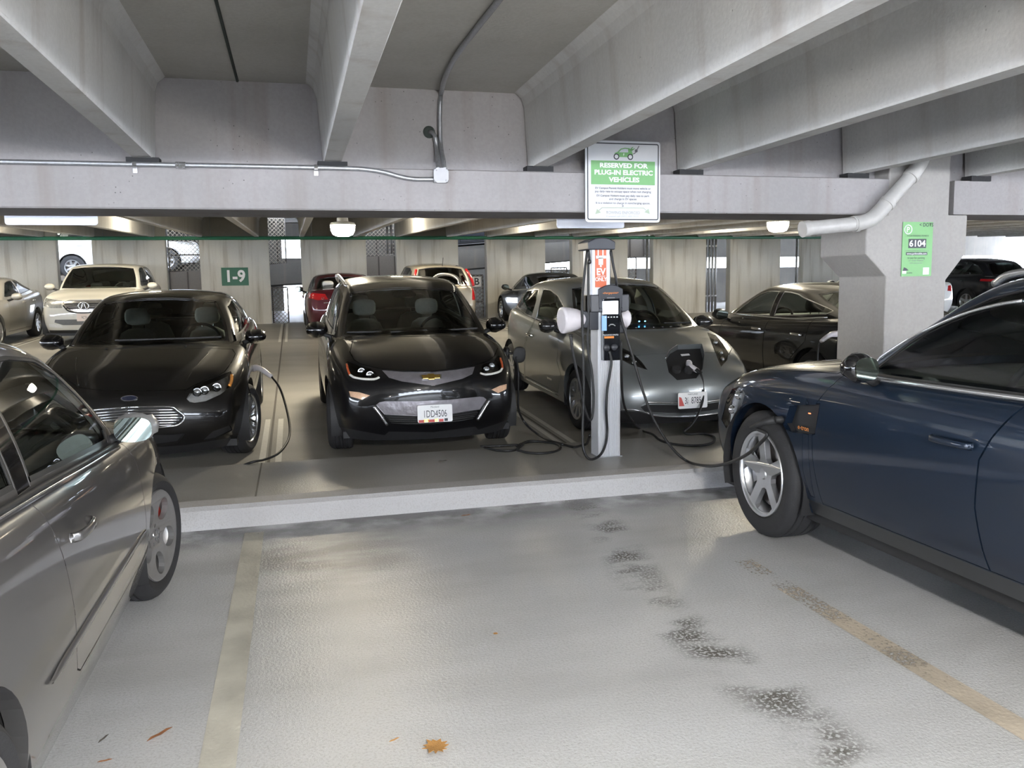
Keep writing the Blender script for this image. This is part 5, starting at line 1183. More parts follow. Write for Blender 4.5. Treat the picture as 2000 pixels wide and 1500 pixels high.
# ---------------------------------------------------------------- dark blue sport utility plugged in
def car_audi():
    B, G = SPEC['audi']; c = start_car('sport_utility_car', 3.63, 5.31, 'away', 'dark blue sport utility with broad five-spoke wheels and an open charge flap', B, G)
    pm_ = P_['navy']; xa = (.92, 3.848); arches(c, xa, .383, .432); open_top(c, 1.62, 4.3)
    lampunit(c, ZA([(62, 850), (92, 730), (130, 655), (182, 632), (214, 685), (190, 760), (140, 850), (92, 905)]), (False, True), M['reflector'], 0.05, ZA([(160, 690), (120, 780)]), bulb_r=.03)
    f = c.body.region(ZA([(455, 905), (500, 760), (690, 752), (660, 940), (640, 945), (510, 930)]), 'px'); rec = c.body.extract(f, 'charge_bay', M['black'], c.root, offset=0.05, hole_flange=0.055, flange=0)
    p1, n1 = c.body.hit(*ZA([(450, 850)])[0]); p1, n1 = Vector(p1), Vector(n1); c.port = (p1, n1)
    p2, n2 = c.body.hit(*ZA([(568, 905)])[0]); text('e-tron', Vector(p2) + Vector((0, -.003, 0)) * 1 - Vector(n2) * .02, (1, 0, 0), (0, 0, 1), .040, M['orange'], rec, name='flap_lettering')
    p3, n3 = c.body.hit(*ZA([(606, 810)])[0]); inset_blob('status_light', (.03, .006, .008), Vector(p3) - Vector(n3) * .02, M['red_led'], rec)
    screen(c); screen(c, 'rear', mat=M['glass_tint'])
    win(c, [(1.745, 1.062), (1.73, 1.078), (1.93, 1.24), (2.11, 1.362), (2.32, 1.455), (2.50, 1.493), (2.66, 1.502), (2.72, 1.07)], name='front_window', trim_mat=M['black'], trim=.012); pf = c.cab.region([(2.725, 1.05), (2.665, 1.52), (2.765, 1.52), (2.825, 1.05)], 'side', tags=(T_SIDE,)); c.cab.extract(pf, 'pillar_trim', M['gloss_black'], c.root, offset=.001); win(c, [(2.83, 1.075), (2.77, 1.505), (3.5, 1.495), (3.85, 1.435), (3.88, 1.10)], name='rear_door_window', mat=M['glass_mid'], trim_mat=M['alu'], trim=.014)
    seam(c, [(1.50, .34), (1.46, .60), (1.45, .86), (1.56, 1.00), (1.62, 1.3), (2.78, 1.3), (2.74, 1.06), (2.63, .90), (2.58, .80), (2.57, .60), (2.60, .42), (2.62, .34)], 'front_door', pm_, gap=.004)
    seam(c, [(2.62, .34), (2.60, .42), (2.57, .60), (2.58, .80), (2.63, .90), (2.74, 1.06), (2.78, 1.3), (4.0, 1.3), (3.95, 1.0), (3.5, .80), (3.38, .6), (3.36, .34)], 'rear_door', pm_, gap=.004)
    seam(c, [(1.44, .36), (1.42, .86), (1.38, .90), (1.365, .50), (1.40, .36)], 'fender_trim', pm_, gap=.003)
    f = c.body.region([(1.36, .10), (1.36, .335), (3.42, .335), (3.42, .10)], 'side', tags=(T_SIDE,)); c.body.extract(f, 'sill_cladding', M['sill_dark'], c.root, offset=.004)
    seam(c, [(.42, .70), (.60, .79), (1.0, .86), (1.50, .87), (1.55, 0), (1.50, -.87), (1.0, -.86), (.60, -.79), (.42, -.70), (.30, 0)], 'hood', pm_, 'top', tags=(T_TOP,))
    for s in (1, -1):
        MB().tube(spline([(1.70, s * .885, 1.055), (2.4, s * .893, 1.062), (2.96, s * .893, 1.072), (3.9, s * .88, 1.10)], 6), .012, 8).build('belt_strip', M['alu'], c.root, smooth=True)
        MB().tube(spline([(2.30, s * .650, 1.51), (2.45, s * .665, 1.558), (3.0, s * .675, 1.582), (3.8, s * .65, 1.565), (4.1, s * .62, 1.50)], 6), .017, 8).build('roof_rail', M['alu'], c.root, smooth=True)
        0 and MB().tube(spline([(1.68, s * .875, 1.085), (1.89, s * .805, 1.26), (2.09, s * .745, 1.395), (2.32, s * .712, 1.485), (2.65, s * .702, 1.525), (3.1, s * .70, 1.53)], 6), .009, 8).build('window_frame_strip', M['alu'], c.root, smooth=True)
        handle(c.root, (2.44, s * .962, .85), (0, s, .08), .22, pm_); handle(c.root, (3.55, s * .962, .87), (0, s, .08), .22, pm_)
        mirror_unit(c.root, 1.87, 1.01, 1.115, s, M['gloss_black'], size=(.12, .145, .14))
    for mi in (False, True): skin_line(c, ZA([(1040, 500), (1090, 450), (1150, 402), (1250, 345), (1350, 292), (1500, 222), (1650, 165), (1820, 120), (1990, 92)]), 'window_frame_strip', M['alu'], .008, mi, sh=c.cab, lift=.003)
    end_car(c, pm_, tub=(1.52, 4.4, .82, 1.08), seatmat=M['seat_dark'], drv=-1, zf=.42, liner=M['black_soft'])
    wheels4(c, xa, .942, .383, .258, .255, 'five', steer=-0.05, spins=(0.0, .10, 0, 0))
    for t in [o for o in c.root.children if o.name.startswith('tyre')]:
        MB().lathe([(.12, -.055), (.20, -.055), (.20, -.115), (.12, -.115)], 10, 'y', closed=True, a0=-.4, a1=.6).build('brake_caliper', M['rim_dark'], t, auto=40)
    return c
M['amber_red'] = pm('red_amber_reflector', (0.55, 0.10, 0.03), 0.2, coat=1.0, var=0.2)
M['amber_clear'] = pm('peach_turn_lens', (0.72, 0.46, 0.30), 0.12, coat=1.0, var=0.3, vscale=40)
M['chrome_dark'] = pm('satin_bright_trim', (0.55, 0.55, 0.57), 0.22, 0.9, var=0.05)
M['alu'] = pm('satin_aluminium', (0.66, 0.67, 0.69), 0.25, 0.9, var=0.04)
M['grille_grey'] = pm('scaled_grey_grille', (0.30, 0.285, 0.31), 0.35, 0.5, bump=0.6, bscale=16, var=0.3, vscale=14)
M['flag_red'] = pm('flag_red_print', (0.55, 0.07, 0.06), 0.5, var=0.1)
M['badge_blue'] = pm('dark_badge_enamel', (0.02, 0.025, 0.05), 0.15, coat=1.0, var=0.05)
M['glass_mid'] = glass_mat('lightly_tinted_glass', (0.45, 0.50, 0.47))
M['mirror_grey'] = pm('dark_mirror_shell', (0.03, 0.03, 0.032), 0.15, coat=1.0, var=0.05)
M['mirror_silver'] = pm('worn_silver_mirror_shell', (0.42, 0.42, 0.42), 0.3, 0.6, coat=0.5, var=0.15)
M['blue_led'] = pm('blue_status_light', (0.1, 0.3, 0.8), 0.3, emit=(0.10, 0.45, 1.0), es=9.0)
M['red_led'] = pm('red_status_light', (0.6, 0.1, 0.05), 0.3, emit=(1.0, 0.15, 0.05), es=3.0)
M['rim_grey'] = pm('dusty_grey_alloy', (0.30, 0.295, 0.295), 0.38, 0.6, var=0.1)
M['caliper'] = pm('red_brake_caliper', (0.45, 0.05, 0.035), 0.4, var=0.1)
M['sill_dark'] = pm('dark_sill_cladding', (0.018, 0.020, 0.024), 0.3, coat=0.4, var=0.1)
MAIN = dict(bolt=car_bolt(), focus=car_focus(), leaf=car_leaf(), golf=car_golf(), audi=car_audi())
M['brown_panel'] = pm('brown_grey_sheet', (0.16, 0.145, 0.13), 0.55, var=0.15)
M['dark_galv'] = pm('dull_grey_pipe', (0.22, 0.22, 0.22), 0.5, 0.5, var=0.2)
# ================================================================ cars further back
def gen(L, hw, H, nose, cowl, belt, deck, fb, ft, rt, rb, sill=.20, fbs=.36, rtz=None, tail=None, yr=.70, nosex=.12, rbz=None):
    """cage tables from the leading dimensions of a car"""
    tail = tail or deck; fr = [.40, .56, .78, fb, fb + .30]; md = [fb + .30 + (L - .95 - fb - .30) * i / 4 for i in range(1, 4)]; st = fr + md + [L - .75, L - .5, L - .32]
    B = dict(L=L, st=st, dy=(-.08, -.03, 0, 0, -.02, -.09), w=[(.40, hw * .90), (.56, hw * .945), (.78, hw * .98), (fb, hw), (L - 1.2, hw), (L - .75, hw * .985), (L - .5, hw * .955), (L - .32, hw * .91)],
        z0=[(.3, sill), (L - 1, sill), (L - .4, sill + .07)], z5=[(.40, nose - .03), (.56, nose + (cowl - nose) * .22), (.78, nose + (cowl - nose) * .48), (fb, nose + (cowl - nose) * .72), (fb + .3, cowl - .04), (L * .55, belt), (L - .75, belt + (deck - belt) * .8), (L - .3, deck - .03)],
        zc=[(.40, nose + .05), (.56, nose + (cowl - nose) * .40), (.78, nose + (cowl - nose) * .66), (fb, cowl - .01), (fb + .3, cowl + .02), (L * .55, belt + .03), (L - .75, deck + .03), (L - .3, deck + .01)],
        front=[(.13, .12, hw * .71, sill), (.03, .14, hw * .80, sill + .12), (-.02, .17, hw * .84, sill + .28), (-.01, .20, hw * .845, nose - .18), (.03, .23, hw * .83, nose - .08), (nosex, .22, hw * .79, nose)],
        rear=[(L - .11, -.12, hw * .73, sill + .08), (L - .02, -.14, hw * .82, sill + .22), (L + .01, -.14, hw * .84, sill + .40), (L, -.14, hw * .84, .40 + .5 * tail * .5), (L - .03, -.14, hw * .82, tail - .10), (L - .11, -.12, hw * .78, tail)])
    rz_ = rtz or (H - .16)
    G = dict(front=((fb - .06, fbs, hw * .85), (ft, .18, hw * yr * .92)), rear=((rb, -.12, hw * .76), (rt, -.12, hw * yr * .88)), yb=[(fb, hw * .88), (fb + .6, hw * .90), (L * .7, hw * .90), (rb, hw * .80)], yr=[(ft, hw * yr * .94), (ft + .5, hw * yr), (rt - .3, hw * yr * .97), (rt + .3, hw * yr * .85)],
        zb=[(fb - .1, cowl - .02), (fb + .3, cowl - .045), (L * .55, belt - .02), (rb, (rbz or deck) - .01)], zr=[(ft, H - .115), (ft + .5, H - .065), ((ft + rt) / 2 + .2, H - .065), (rt, rz_)], crown=.06, bulge=.028, wbow=.03)
    return B, G
def auto_windows(c, xm, mat_f=None, mat_r=None, lo=.055, hi=.045, afo=.13, rfo=.20, trim_mat=None, trim=.016, tail_tip=0.0, xm2=None):
    G = c.G; (fb, fbs, _), (ft, fts, _) = G['front']; (rb, rbs, _), (rt, rts, _) = G['rear']
    zbf = lambda x: pch(G['zb'], x); zrf = lambda x: pch(G['zr'], x)
    A = []
    for a in (.16, .35, .55, .72, .84): x = fb + (ft - fb) * a - G.get('wbow', 0) * math.sin(math.pi * a) + fbs + (fts - fbs) * a + afo; z0, z1 = zbf(x) + lo, zrf(x) - hi; A.append((x, zbf(fb + fbs) + (zrf(ft + fts) - zbf(fb + fbs)) * a + .005))
    x0 = A[0][0] + .05; front = [(x0, zbf(x0) + lo)] + A + [(xm - .06 - (xm - .06 - A[-1][0]) * k, zrf(xm - .06 - (xm - .06 - A[-1][0]) * k) - hi) for k in (.6, .3, 0)] + [(xm - .04, zbf(xm) + lo)]
    win(c, front, name='front_window', mat=mat_f or M['glass'], trim_mat=trim_mat, trim=trim)
    Rr = []
    for a in (.80, .62, .42, .22): x = rb + (rt - rb) * a + rbs + (rts - rbs) * a - rfo; Rr.append((x, zbf(rb) + (zrf(rt) - zbf(rb)) * a + .01))
    xe = Rr[0][0]; back = [(xm + .05, zbf(xm) + lo), (xm + .03, zrf(xm) - hi)] + [(xm + (xe - xm) * k, zrf(xm + (xe - xm) * k) - hi) for k in (.35, .7)] + Rr + [(Rr[-1][0] - .06 + tail_tip, zbf(Rr[-1][0]) + lo)]
    win(c, back, name='rear_door_window', mat=mat_r or M['glass_tint'], trim_mat=trim_mat, trim=trim)
def fp(c, poly, name, mat, rear=False, offset=.004, both=True, depth=.014):
    """panel let into nose or tail, outline in car width / height"""
    L = c.B['L']; fc = (lambda f: f.calc_center_median().x > L - .75 and f.normal.x > .12) if rear else (lambda f: f.calc_center_median().x < .75 and f.normal.x < -.12)
    for mi in ((False, True) if both else (False,)):
        f = c.body.region(poly, 'front', mi, facing=fc)
        if f: c.body.extract(f, name, mat, c.root, offset=offset, hole_flange=max(depth, offset + .004))
def fleet(name, x, y, facing, label, dims, paintm, wh, lamps, rear_lamps, level=2, yaw=0.0, seat=None, xm=None, glassr=None, plate_t=None, extra=None, drv=-1, group=None, rim=None, trim_mat=None, shelf=True, tub_r=None):
    B, G = gen(**dims); c = start_car(name, x, y, facing, label, B, G, level, yaw, group); R, ri, fo, wbs, sty = wh; xa = (fo, fo + wbs); arches(c, xa, R, R + .05)
    fb = dims['fb']; L = dims['L']; open_top(c, fb + .45, dims['rb'] - .35)
    for p, nm, mt in lamps: fp(c, p, nm, mt)
    for p, nm, mt in rear_lamps: fp(c, p, nm, mt, True)
    screen(c); screen(c, 'rear', mat=glassr or M['glass_tint'])
    xm = xm or fb + 1.55
    auto_windows(c, xm, mat_r=glassr or M['glass_tint'], trim_mat=trim_mat)
    b = dims['belt']; xf = fb + .30
    seam(c, [(xf, .28), (xf, .55), (xf + .1, b - .1), (xf + .2, b + .2), (xm, b + .2), (xm, .28)], 'front_door', paintm); seam(c, [(xm, .28), (xm, b + .2), (fo + wbs - .08, b + .2), (fo + wbs - .12, .78), (fo + wbs - .40, .55), (fo + wbs - .43, .28)], 'rear_door', paintm)
    for s in (1, -1):
        hw = dims['hw']; mirror_unit(c.root, fb + .55, hw + .10, dims['cowl'] + .02, s, paintm, size=(.15, .20, .145))
        for xh in (xm - .16, fo + wbs - .28): handle(c.root, (xh, s * (hw - .002), b - .13), (0, s, .1), .19, trim_mat or paintm)
    if extra: extra(c)
    end_car(c, paintm, tub=(fb + .22, tub_r or (L - .75), hw * .82, dims['belt'] - .01), seatmat=seat or M['seat_dark'], drv=drv, zf=.30)
    if plate_t:
        for rear in (False, True):
            if plate_t[1] == ('rear' if rear else 'front'): plate(c.root, (L + .012 if rear else -.035, 0, plate_t[2]), (1, 0, .05) if rear else (-1, 0, .05), .305, .152, plate_t[0], M['ink'], xs=.6, size=.08, bg=plate_t[3])
    wheels4(c, xa, hw - .022, R, ri, .215, sty, rimmat=rim)
    return c
P_.update(white=paint('warm_white_paint', (0.66, 0.64, 0.57), 0, .4), silver=paint('pale_silver_paint', (0.46, 0.45, 0.42), .4, .38), maroon=paint('maroon_paint', (0.075, 0.012, 0.018), .3, .35), champagne=paint('champagne_paint', (0.42, 0.38, 0.31), .45, .38),
          night=paint('blue_black_paint', (0.010, 0.011, 0.014), .2, .35), clear_white=paint('clear_white_paint', (0.75, 0.76, 0.76), 0, .4))
M['head_grey'] = pm('bright_headlight_unit', (0.50, 0.50, 0.48), 0.14, 0.45, coat=1.0, bump=0.5, bscale=30, var=0.5, vscale=26)
HL = lambda y0, y1, z0, z1: [(y0, z0 + .02), (y0 + .04, z1), (y1, z1 + .03), (y1, z0 + .03), ((y0 + y1) / 2, z0)]
# black fastback with its tail to the kerb
def x_tesla(c):
    skin(c, zc_(1390, 560, .3053)([(700, 330), (760, 285), (830, 300), (800, 372), (690, 372)]), 'charge_flap_bay', M['black'], (False,), .03, tags=(T_SIDE, T_REAR)) if False else None
    for s in (1, -1): MB().tube(spline([(1.42, s * .838, .99), (2.2, s * .852, 1.0), (3.2, s * .845, 1.02), (3.85, s * .80, 1.075)], 6), .010, 8).build('belt_strip', M['alu'], c.root, smooth=True)
TES = fleet('fastback_car', 6.72, 12.20, 'away', 'black fastback with a bright window surround, plugged in beside the column', dict(L=4.69, hw=.925, H=1.445, nose=.74, cowl=.97, belt=.98, deck=1.10, fb=1.20, ft=2.02, rt=3.30, rb=4.38, rtz=1.31, yr=.70), P_['night'], (.335, .235, .85, 2.875, 'split'),
    [(HL(.42, .80, .64, .72), 'headlight', M['head_grey'])], [(HL(.45, .85, .86, .98), 'tail_light', M['red_lens'])], level=3, xm=2.72, trim_mat=M['alu'], glassr=M['glass_mid'], extra=x_tesla, rim=M['rim_dark'])
# white sport utility facing us by the far wall
def x_mdx(c):
    fp(c, [(-.40, .86), (-.42, .93), (-.30, .97), (.30, .97), (.42, .93), (.40, .86), (.28, .74), (.15, .71), (-.15, .71), (-.28, .74)], 'grille', M['chrome_dark'], both=False, offset=.012)
    for z_ in (.80, .89): MB().tube([(-.012, -.36, z_), (-.045, 0, z_), (-.012, .36, z_)], .012, 6).build('grille_slot', M['black'], c.root)
    MB().tube(spline([(-.02, -.40, .86), (-.05, -.28, .735), (-.06, 0, .70), (-.05, .28, .735), (-.02, .40, .86)], 5), .014, 6).build('grille_rim', M['black'], c.root)
    fp(c, [(-.62, .50), (-.60, .56), (.60, .56), (.62, .50), (.45, .44), (-.45, .44)], 'bumper_inset', M['grey_trim'], both=False)
    fp(c, [(.46, .38), (.50, .46), (.74, .47), (.76, .40)], 'fog_lamp', M['clear_lens'])
    fp(c, [(-.80, .20), (-.80, .33), (.80, .33), (.80, .20)], 'lower_bumper', M['black'], both=False)
    ring = [(-.055 - .002, .10 * math.cos(t), .845 + .075 * math.sin(t)) for t in [2 * math.pi * i / 24 for i in range(25)]]
    bo = MB().tube(ring, .010, 6, cap=False).build('badge', M['chrome'], c.root, smooth=True)
    for a, b in (((-.06, -.045, .79), (-.06, -.012, .90)), ((-.06, .045, .79), (-.06, .012, .90)), ((-.06, -.035, .845), (-.06, .035, .845))): MB().tube([a, b], .010, 6).build('badge_stroke', M['chrome'], bo)
MDX = fleet('sport_utility_car', -4.28, 19.35, 'near', 'white sport utility with a large shield grille backed against the far wall', dict(L=4.84, hw=.99, H=1.73, nose=.99, cowl=1.18, belt=1.16, deck=1.22, fb=1.28, ft=2.05, rt=4.05, rb=4.62, sill=.26, yr=.76), P_['white'], (.37, .24, .93, 2.75, 'seven'),
    [([(.44, .80), (.46, .96), (.88, 1.0), (.90, .86), (.70, .80)], 'headlight', M['head_grey'])], [(HL(.55, .9, 1.0, 1.25), 'tail_light', M['red_lens'])], level=3, plate_t=('9CTA', 'front', .60, M['plate_pink']), extra=x_mdx, seat=M['seat_grey'], xm=2.75)
fleet('sedan_car', -6.85, 18.55, 'near', 'pale silver sedan cut by the left picture edge at the far wall', dict(L=4.82, hw=.915, H=1.46, nose=.78, cowl=1.0, belt=1.0, deck=1.10, fb=1.30, ft=2.15, rt=3.45, rb=4.35, rtz=1.33), P_['silver'], (.33, .22, .92, 2.78, 'seven'),
    [(HL(.42, .82, .66, .78), 'headlight', M['head_grey'])], [(HL(.5, .85, .85, 1.0), 'tail_light', M['red_lens'])], xm=2.80, seat=M['seat_grey'])
def x_opt(c):
    MB().tube([(4.845, -.50, .80), (4.875, 0, .815), (4.845, .50, .80)], .012, 6).build('chrome_bar', M['chrome_dark'], c.root); text('SX', (4.86, -.52, .90), (0, 1, 0), (0, 0, 1), .07, M['chrome'], c.root, name='boot_badge'); text('EX', (4.86, -.55, .985), (0, 1, 0), (0, 0, 1), .04, M['chrome'], c.root, name='boot_badge') if False else None
OPT = fleet('sedan_car', 1.17, 24.28, 'away', 'maroon sedan with red tail lights nosed in to the far wall', dict(L=4.84, hw=.915, H=1.455, nose=.78, cowl=1.0, belt=1.0, deck=1.10, fb=1.30, ft=2.15, rt=3.50, rb=4.45, rtz=1.32, tail=1.08), P_['maroon'], (.33, .22, .92, 2.80, 'seven'),
    [(HL(.42, .82, .66, .78), 'headlight', M['head_grey'])], [([(.40, .88), (.46, 1.0), (.90, 1.04), (.90, .92), (.62, .86)], 'tail_light', M['red_lens'])], level=3, xm=2.85, plate_t=('', 'rear', .90, M['plate']), seat=M['seat_light'], extra=x_opt, glassr=M['glass_mid'])
def x_crv(c):
    fp(c, [(-.82, .22), (-.84, .52), (.84, .52), (.82, .22)], 'rear_bumper', M['champ_dark'], True, both=False, offset=.0)
    MB().tube([(4.3, 0.0, 1.60), (4.42, 0.0, 1.80)], .007, 6).build('aerial', M['black'], c.root)
M['champ_dark'] = pm('pale_bumper_plastic', (0.38, 0.35, 0.30), .5, var=.1)
CRV = fleet('sport_utility_car', 3.50, 24.25, 'away', 'champagne sport utility with tall red tail lights at the far wall', dict(L=4.53, hw=.91, H=1.675, nose=.92, cowl=1.10, belt=1.10, deck=1.14, fb=1.10, ft=1.85, rt=4.05, rb=4.42, sill=.24, yr=.71, rtz=1.55), P_['champagne'], (.35, .22, .90, 2.62, 'seven'),
    [(HL(.42, .82, .76, .90), 'headlight', M['head_grey'])], [([(.70, .78), (.72, 1.12), (.92, 1.12), (.92, .78)], 'tail_light', M['red_lens'])], level=3, xm=2.6, plate_t=('', 'rear', .75, M['plate']), extra=x_crv)
for s in (1, -1):
    MB().tube(spline([(4.42, s * .735, 1.12), (4.36, s * .70, 1.28), (4.24, s * .645, 1.43), (4.14, s * .61, 1.51)], 5), .036, 8).build('pillar_tail_light', M['red_lens'], CRV.root, smooth=True)
fleet('sedan_car', 6.66, 24.15, 'away', 'black sedan with a mirror showing behind the grey hatchback roof', dict(L=4.7, hw=.92, H=1.42, nose=.78, cowl=.98, belt=.98, deck=1.06, fb=1.35, ft=2.15, rt=3.35, rb=4.30, rtz=1.28), P_['night'], (.34, .235, .90, 2.78, 'five'),
    [(HL(.42, .82, .66, .78), 'headlight', M['lamp_dark'])], [(HL(.5, .85, .84, .98), 'tail_light', M['red_lens'])], xm=2.75)
fleet('sport_utility_car', 12.2, 11.9, 'away', 'dark sport utility whose silver wheel shows through the dark blue car window', dict(L=4.65, hw=.93, H=1.70, nose=.96, cowl=1.14, belt=1.12, deck=1.16, fb=1.20, ft=1.95, rt=4.05, rb=4.50, sill=.25, yr=.76), P_['night'], (.36, .24, .92, 2.70, 'five'),
    [(HL(.42, .82, .80, .94), 'headlight', M['head_grey'])], [([(.62, .94), (.64, 1.02), (.92, 1.03), (.92, .96)], 'tail_light', M['red_lens'])], xm=2.7, glassr=M['glass_mid'])
WS = fleet('sedan_car', 15.9, 22.7, 'away', 'white sedan tail showing right beside the column', dict(L=4.7, hw=.92, H=1.45, nose=.78, cowl=1.0, belt=1.0, deck=1.10, fb=1.30, ft=2.15, rt=3.45, rb=4.35, rtz=1.33), P_['clear_white'], (.33, .22, .92, 2.75, 'seven'),
    [(HL(.42, .82, .66, .78), 'headlight', M['head_grey'])], [(HL(.5, .85, .85, 1.0), 'tail_light', M['red_lens'])], xm=2.8, plate_t=('', 'rear', .72, M['plate']))
fleet('sport_utility_car', 21.1, 25.1, 'away', 'dark sport utility with a red tail light far beyond the column', dict(L=4.65, hw=.93, H=1.70, nose=.96, cowl=1.14, belt=1.12, deck=1.16, fb=1.20, ft=1.95, rt=4.05, rb=4.50, sill=.25, yr=.76), P_['night'], (.36, .24, .92, 2.70, 'five'),
    [(HL(.42, .82, .80, .94), 'headlight', M['head_grey'])], [([(.66, .98), (.68, 1.06), (.92, 1.07), (.92, 1.0)], 'tail_light', M['red_lens'])], xm=2.7)
def copy_car(src, x, y, z, rotz, label, group, pitch=0.0, repaint=None):
    r = src.copy(); COL.objects.link(r); r.location = (x, y, z); r.rotation_euler = (0, pitch, rotz); r['label'] = label; r['group'] = group
    def rec(o, par, d):
        for ch in list(o.children):
            k = ch.copy(); COL.objects.link(k); k.parent = par; k.matrix_parent_inverse = ch.matrix_parent_inverse.copy()
            if repaint and k.type == 'MESH' and k.data.materials and k.data.materials[0] == repaint[0]:
                k.data = k.data.copy(); k.data.materials[0] = repaint[1]
            if d < 2: rec(ch, k, d + 1)
    rec(src, r, 1); return r
GR = 'cars on the ramp behind the far wall'
RP = -math.atan(.072)
copy_car(CRV.root, -2.75, 28.2, rz(-2.75) + .08, math.pi, 'white hatchback on the ramp, its tail seen through the opening above the white sport utility', GR, -RP, (P_['champagne'], P_['clear_white']))
copy_car(CRV.root, 7.9, 27.5, rz(7.9), math.pi, 'dark sport utility on the ramp above the champagne one', GR, -RP, (P_['champagne'], P_['night']))
# ================================================================ charging post
YP = 6.20
def Q(u, v, y=YP): return Vector(ony(u, v, y))
def QZ(u, v, z): return Vector(onz(u, v, z))
def QX(u, v, x): return Vector(onx(u, v, x))
def xs_(u, v, y=YP): return float(ony(u, v, y)[0])
def zs_(u, v, y=YP): return float(ony(u, v, y)[2])
M['post_white'] = pm('white_ribbed_aluminium', (0.70, 0.71, 0.74), 0.38, 0.25, var=0.05)
M['post_black'] = pm('charcoal_plastic', (0.035, 0.037, 0.045), 0.42, var=0.1)
M['cable'] = pm('black_cable_rubber', (0.014, 0.014, 0.015), 0.5, var=0.2)
M['holster'] = pm('white_connector_plastic', (0.72, 0.68, 0.70), 0.35, var=0.06)
M['orange_sign'] = pm('orange_red_label', (0.62, 0.12, 0.035), 0.35, var=0.12, vscale=8)
M['screen_lit'] = pm('lit_display', (0.8, 0.85, 0.9), 0.3, emit=(0.86, 0.93, 1.0), es=4.0)
M['screen_glass'] = pm('black_display_glass', (0.012, 0.013, 0.016), 0.06, coat=0.6, var=0.05)
M['strip_blue'] = pm('pale_blue_screen_print', (0.18, 0.30, 0.52), 0.3, emit=(0.25, 0.45, 0.9), es=0.5)
post = empty('charging_post', (2.424, YP, 0.148)); tag(post, 'white ribbed charging post with a lit screen and two cable arms on the island', 'charging post')
def PL(p): return Vector(p) - Vector((2.424, YP, 0.148))
hw_ = 0.095; zt = 0.148
z_pan0, z_pan1 = zs_(1190, 703) - zt, zs_(1190, 583) - zt
z_sh0, z_sh1, z_hd = zs_(1190, 607) - zt, zs_(1190, 575) - zt, zs_(1183, 556) - zt
z_cap0, z_cap1 = zs_(1170, 487) - zt, zs_(1170, 467) - zt
# ribbed pedestal: the section is drawn with grooves in the front
sec = []
n = 12; x0, x1 = -hw_ + .008, hw_ - .008
for i in range(n):
    a = x0 + (x1 - x0) * i / n; b2 = x0 + (x1 - x0) * (i + 1) / n; g_ = (b2 - a) * .18
    sec += [(a + g_, 0.0), (b2 - g_, 0.0), (b2 - g_ * .4, .005), (b2 + g_ * .4, .005)] if i < n - 1 else [(a + g_, 0.0), (b2, 0.0)]
sec = [(-hw_, .008), (x0, 0.0)] + sec[1:] + [(hw_, .008), (hw_, .17), (hw_ - .01, .18), (-hw_ + .01, .18), (-hw_, .17)]
MB().prism(sec, 0.0, z_sh0, 'z').build('pedestal', M['post_white'], post)
MB().box(-hw_ - .012, hw_ + .012, -.008, .19, -.004, .006).build('base_plate', M['galv'], post)
dp = MB().box(-.070, .072, -.052, .03, z_pan0, z_pan1).build('front_panel', M['screen_glass'], post, bevel=.004)
xsc = PL(Q(1187, 600)).x
MB().box(xsc - .062, xsc + .066, -.0555, -.05, zs_(1187, 613) - zt, zs_(1187, 588) - zt).build('display', M['screen_lit'], dp)
MB().box(xsc - .070, xsc - .030, -.0545, -.05, zs_(1187, 645) - zt, zs_(1187, 616) - zt).build('display_print', M['strip_blue'], dp)
for k in range(5): MB().box(xsc - .045 + k * .024, xsc - .033 + k * .024, -.0555, -.05, zs_(1187, 620) - zt, zs_(1187, 618) - zt).build('key_mark', M['ink_white'], dp)
ic = PL(Q(1190, 636)); MB().tube([(ic.x - .025, -.0535, ic.z), (ic.x - .01, -.0535, ic.z + .012), (ic.x + .012, -.0535, ic.z + .012), (ic.x + .03, -.0535, ic.z)], .004, 6).build('tap_icon', M['ink_pale'], dp)
MB().box(xsc - .062, xsc + .066, -.057, -.05, zs_(1187, 655) - zt, zs_(1187, 652) - zt).build('card_slot', M['alu'], dp); MB().box(xsc - .05, xsc + .03, -.056, -.05, zs_(1187, 660) - zt, zs_(1187, 656) - zt).build('card_light', M['orange'], dp)
for k in (-1, 1): MB().lathe([(.0, -.0), (.026, 0), (.03, -.006), (.022, -.014), (.0, -.016)], 16, 'y', origin=(xsc + k * .033, -.051, zs_(1187, 678) - zt)).build('socket', M['post_black'], dp, smooth=True)
sh = MB()
sh.prism([(-.165, .03), (-.165, -.015), (-.10, -.03), (.10, -.03), (.165, -.015), (.165, .03), (.165, .20), (-.165, .20)], z_sh0 - .01, z_sh1, 'z'); sh.build('shoulder', M['post_black'], post, bevel=.008)
hd = MB(); m = 10; arc = [(-.10 + .20 * i / m, z_sh1 + (z_hd - z_sh1) * (0.55 + .45 * math.sin(math.pi * i / m))) for i in range(m + 1)]
hd.prism([(-.10, z_sh0 + .02)] + arc + [(.10, z_sh0 + .02)], -.04, .17, 'y'); head = hd.build('head', M['post_black'], post, bevel=.006)
text('-chargepoint+', (-.005, -.0425, z_sh1 + .012), (1, 0, 0), (0, 0, 1), .024, M['orange'], head, name='head_logo')
MB().box(-.035, .03, -.0425, -.04, z_sh1 - .028, z_sh1 - .025).build('head_mark', M['ink_pale'], head)
mx = PL(Q(1172, 520)).x; mst = MB().prism([(mx - .082, .0), (mx - .07, -.014), (mx + .07, -.014), (mx + .082, .0), (mx + .082, .16), (mx - .082, .16)], z_sh0, z_cap0 + .01, 'z').build('mast', M['post_white'], post)
lab = MB().box(mx - .047, mx + .047, -.0175, -.012, z_hd - .02, z_cap0 - .005).build('label_panel', M['orange_sign'], post)
zc0 = z_cap0 - z_hd
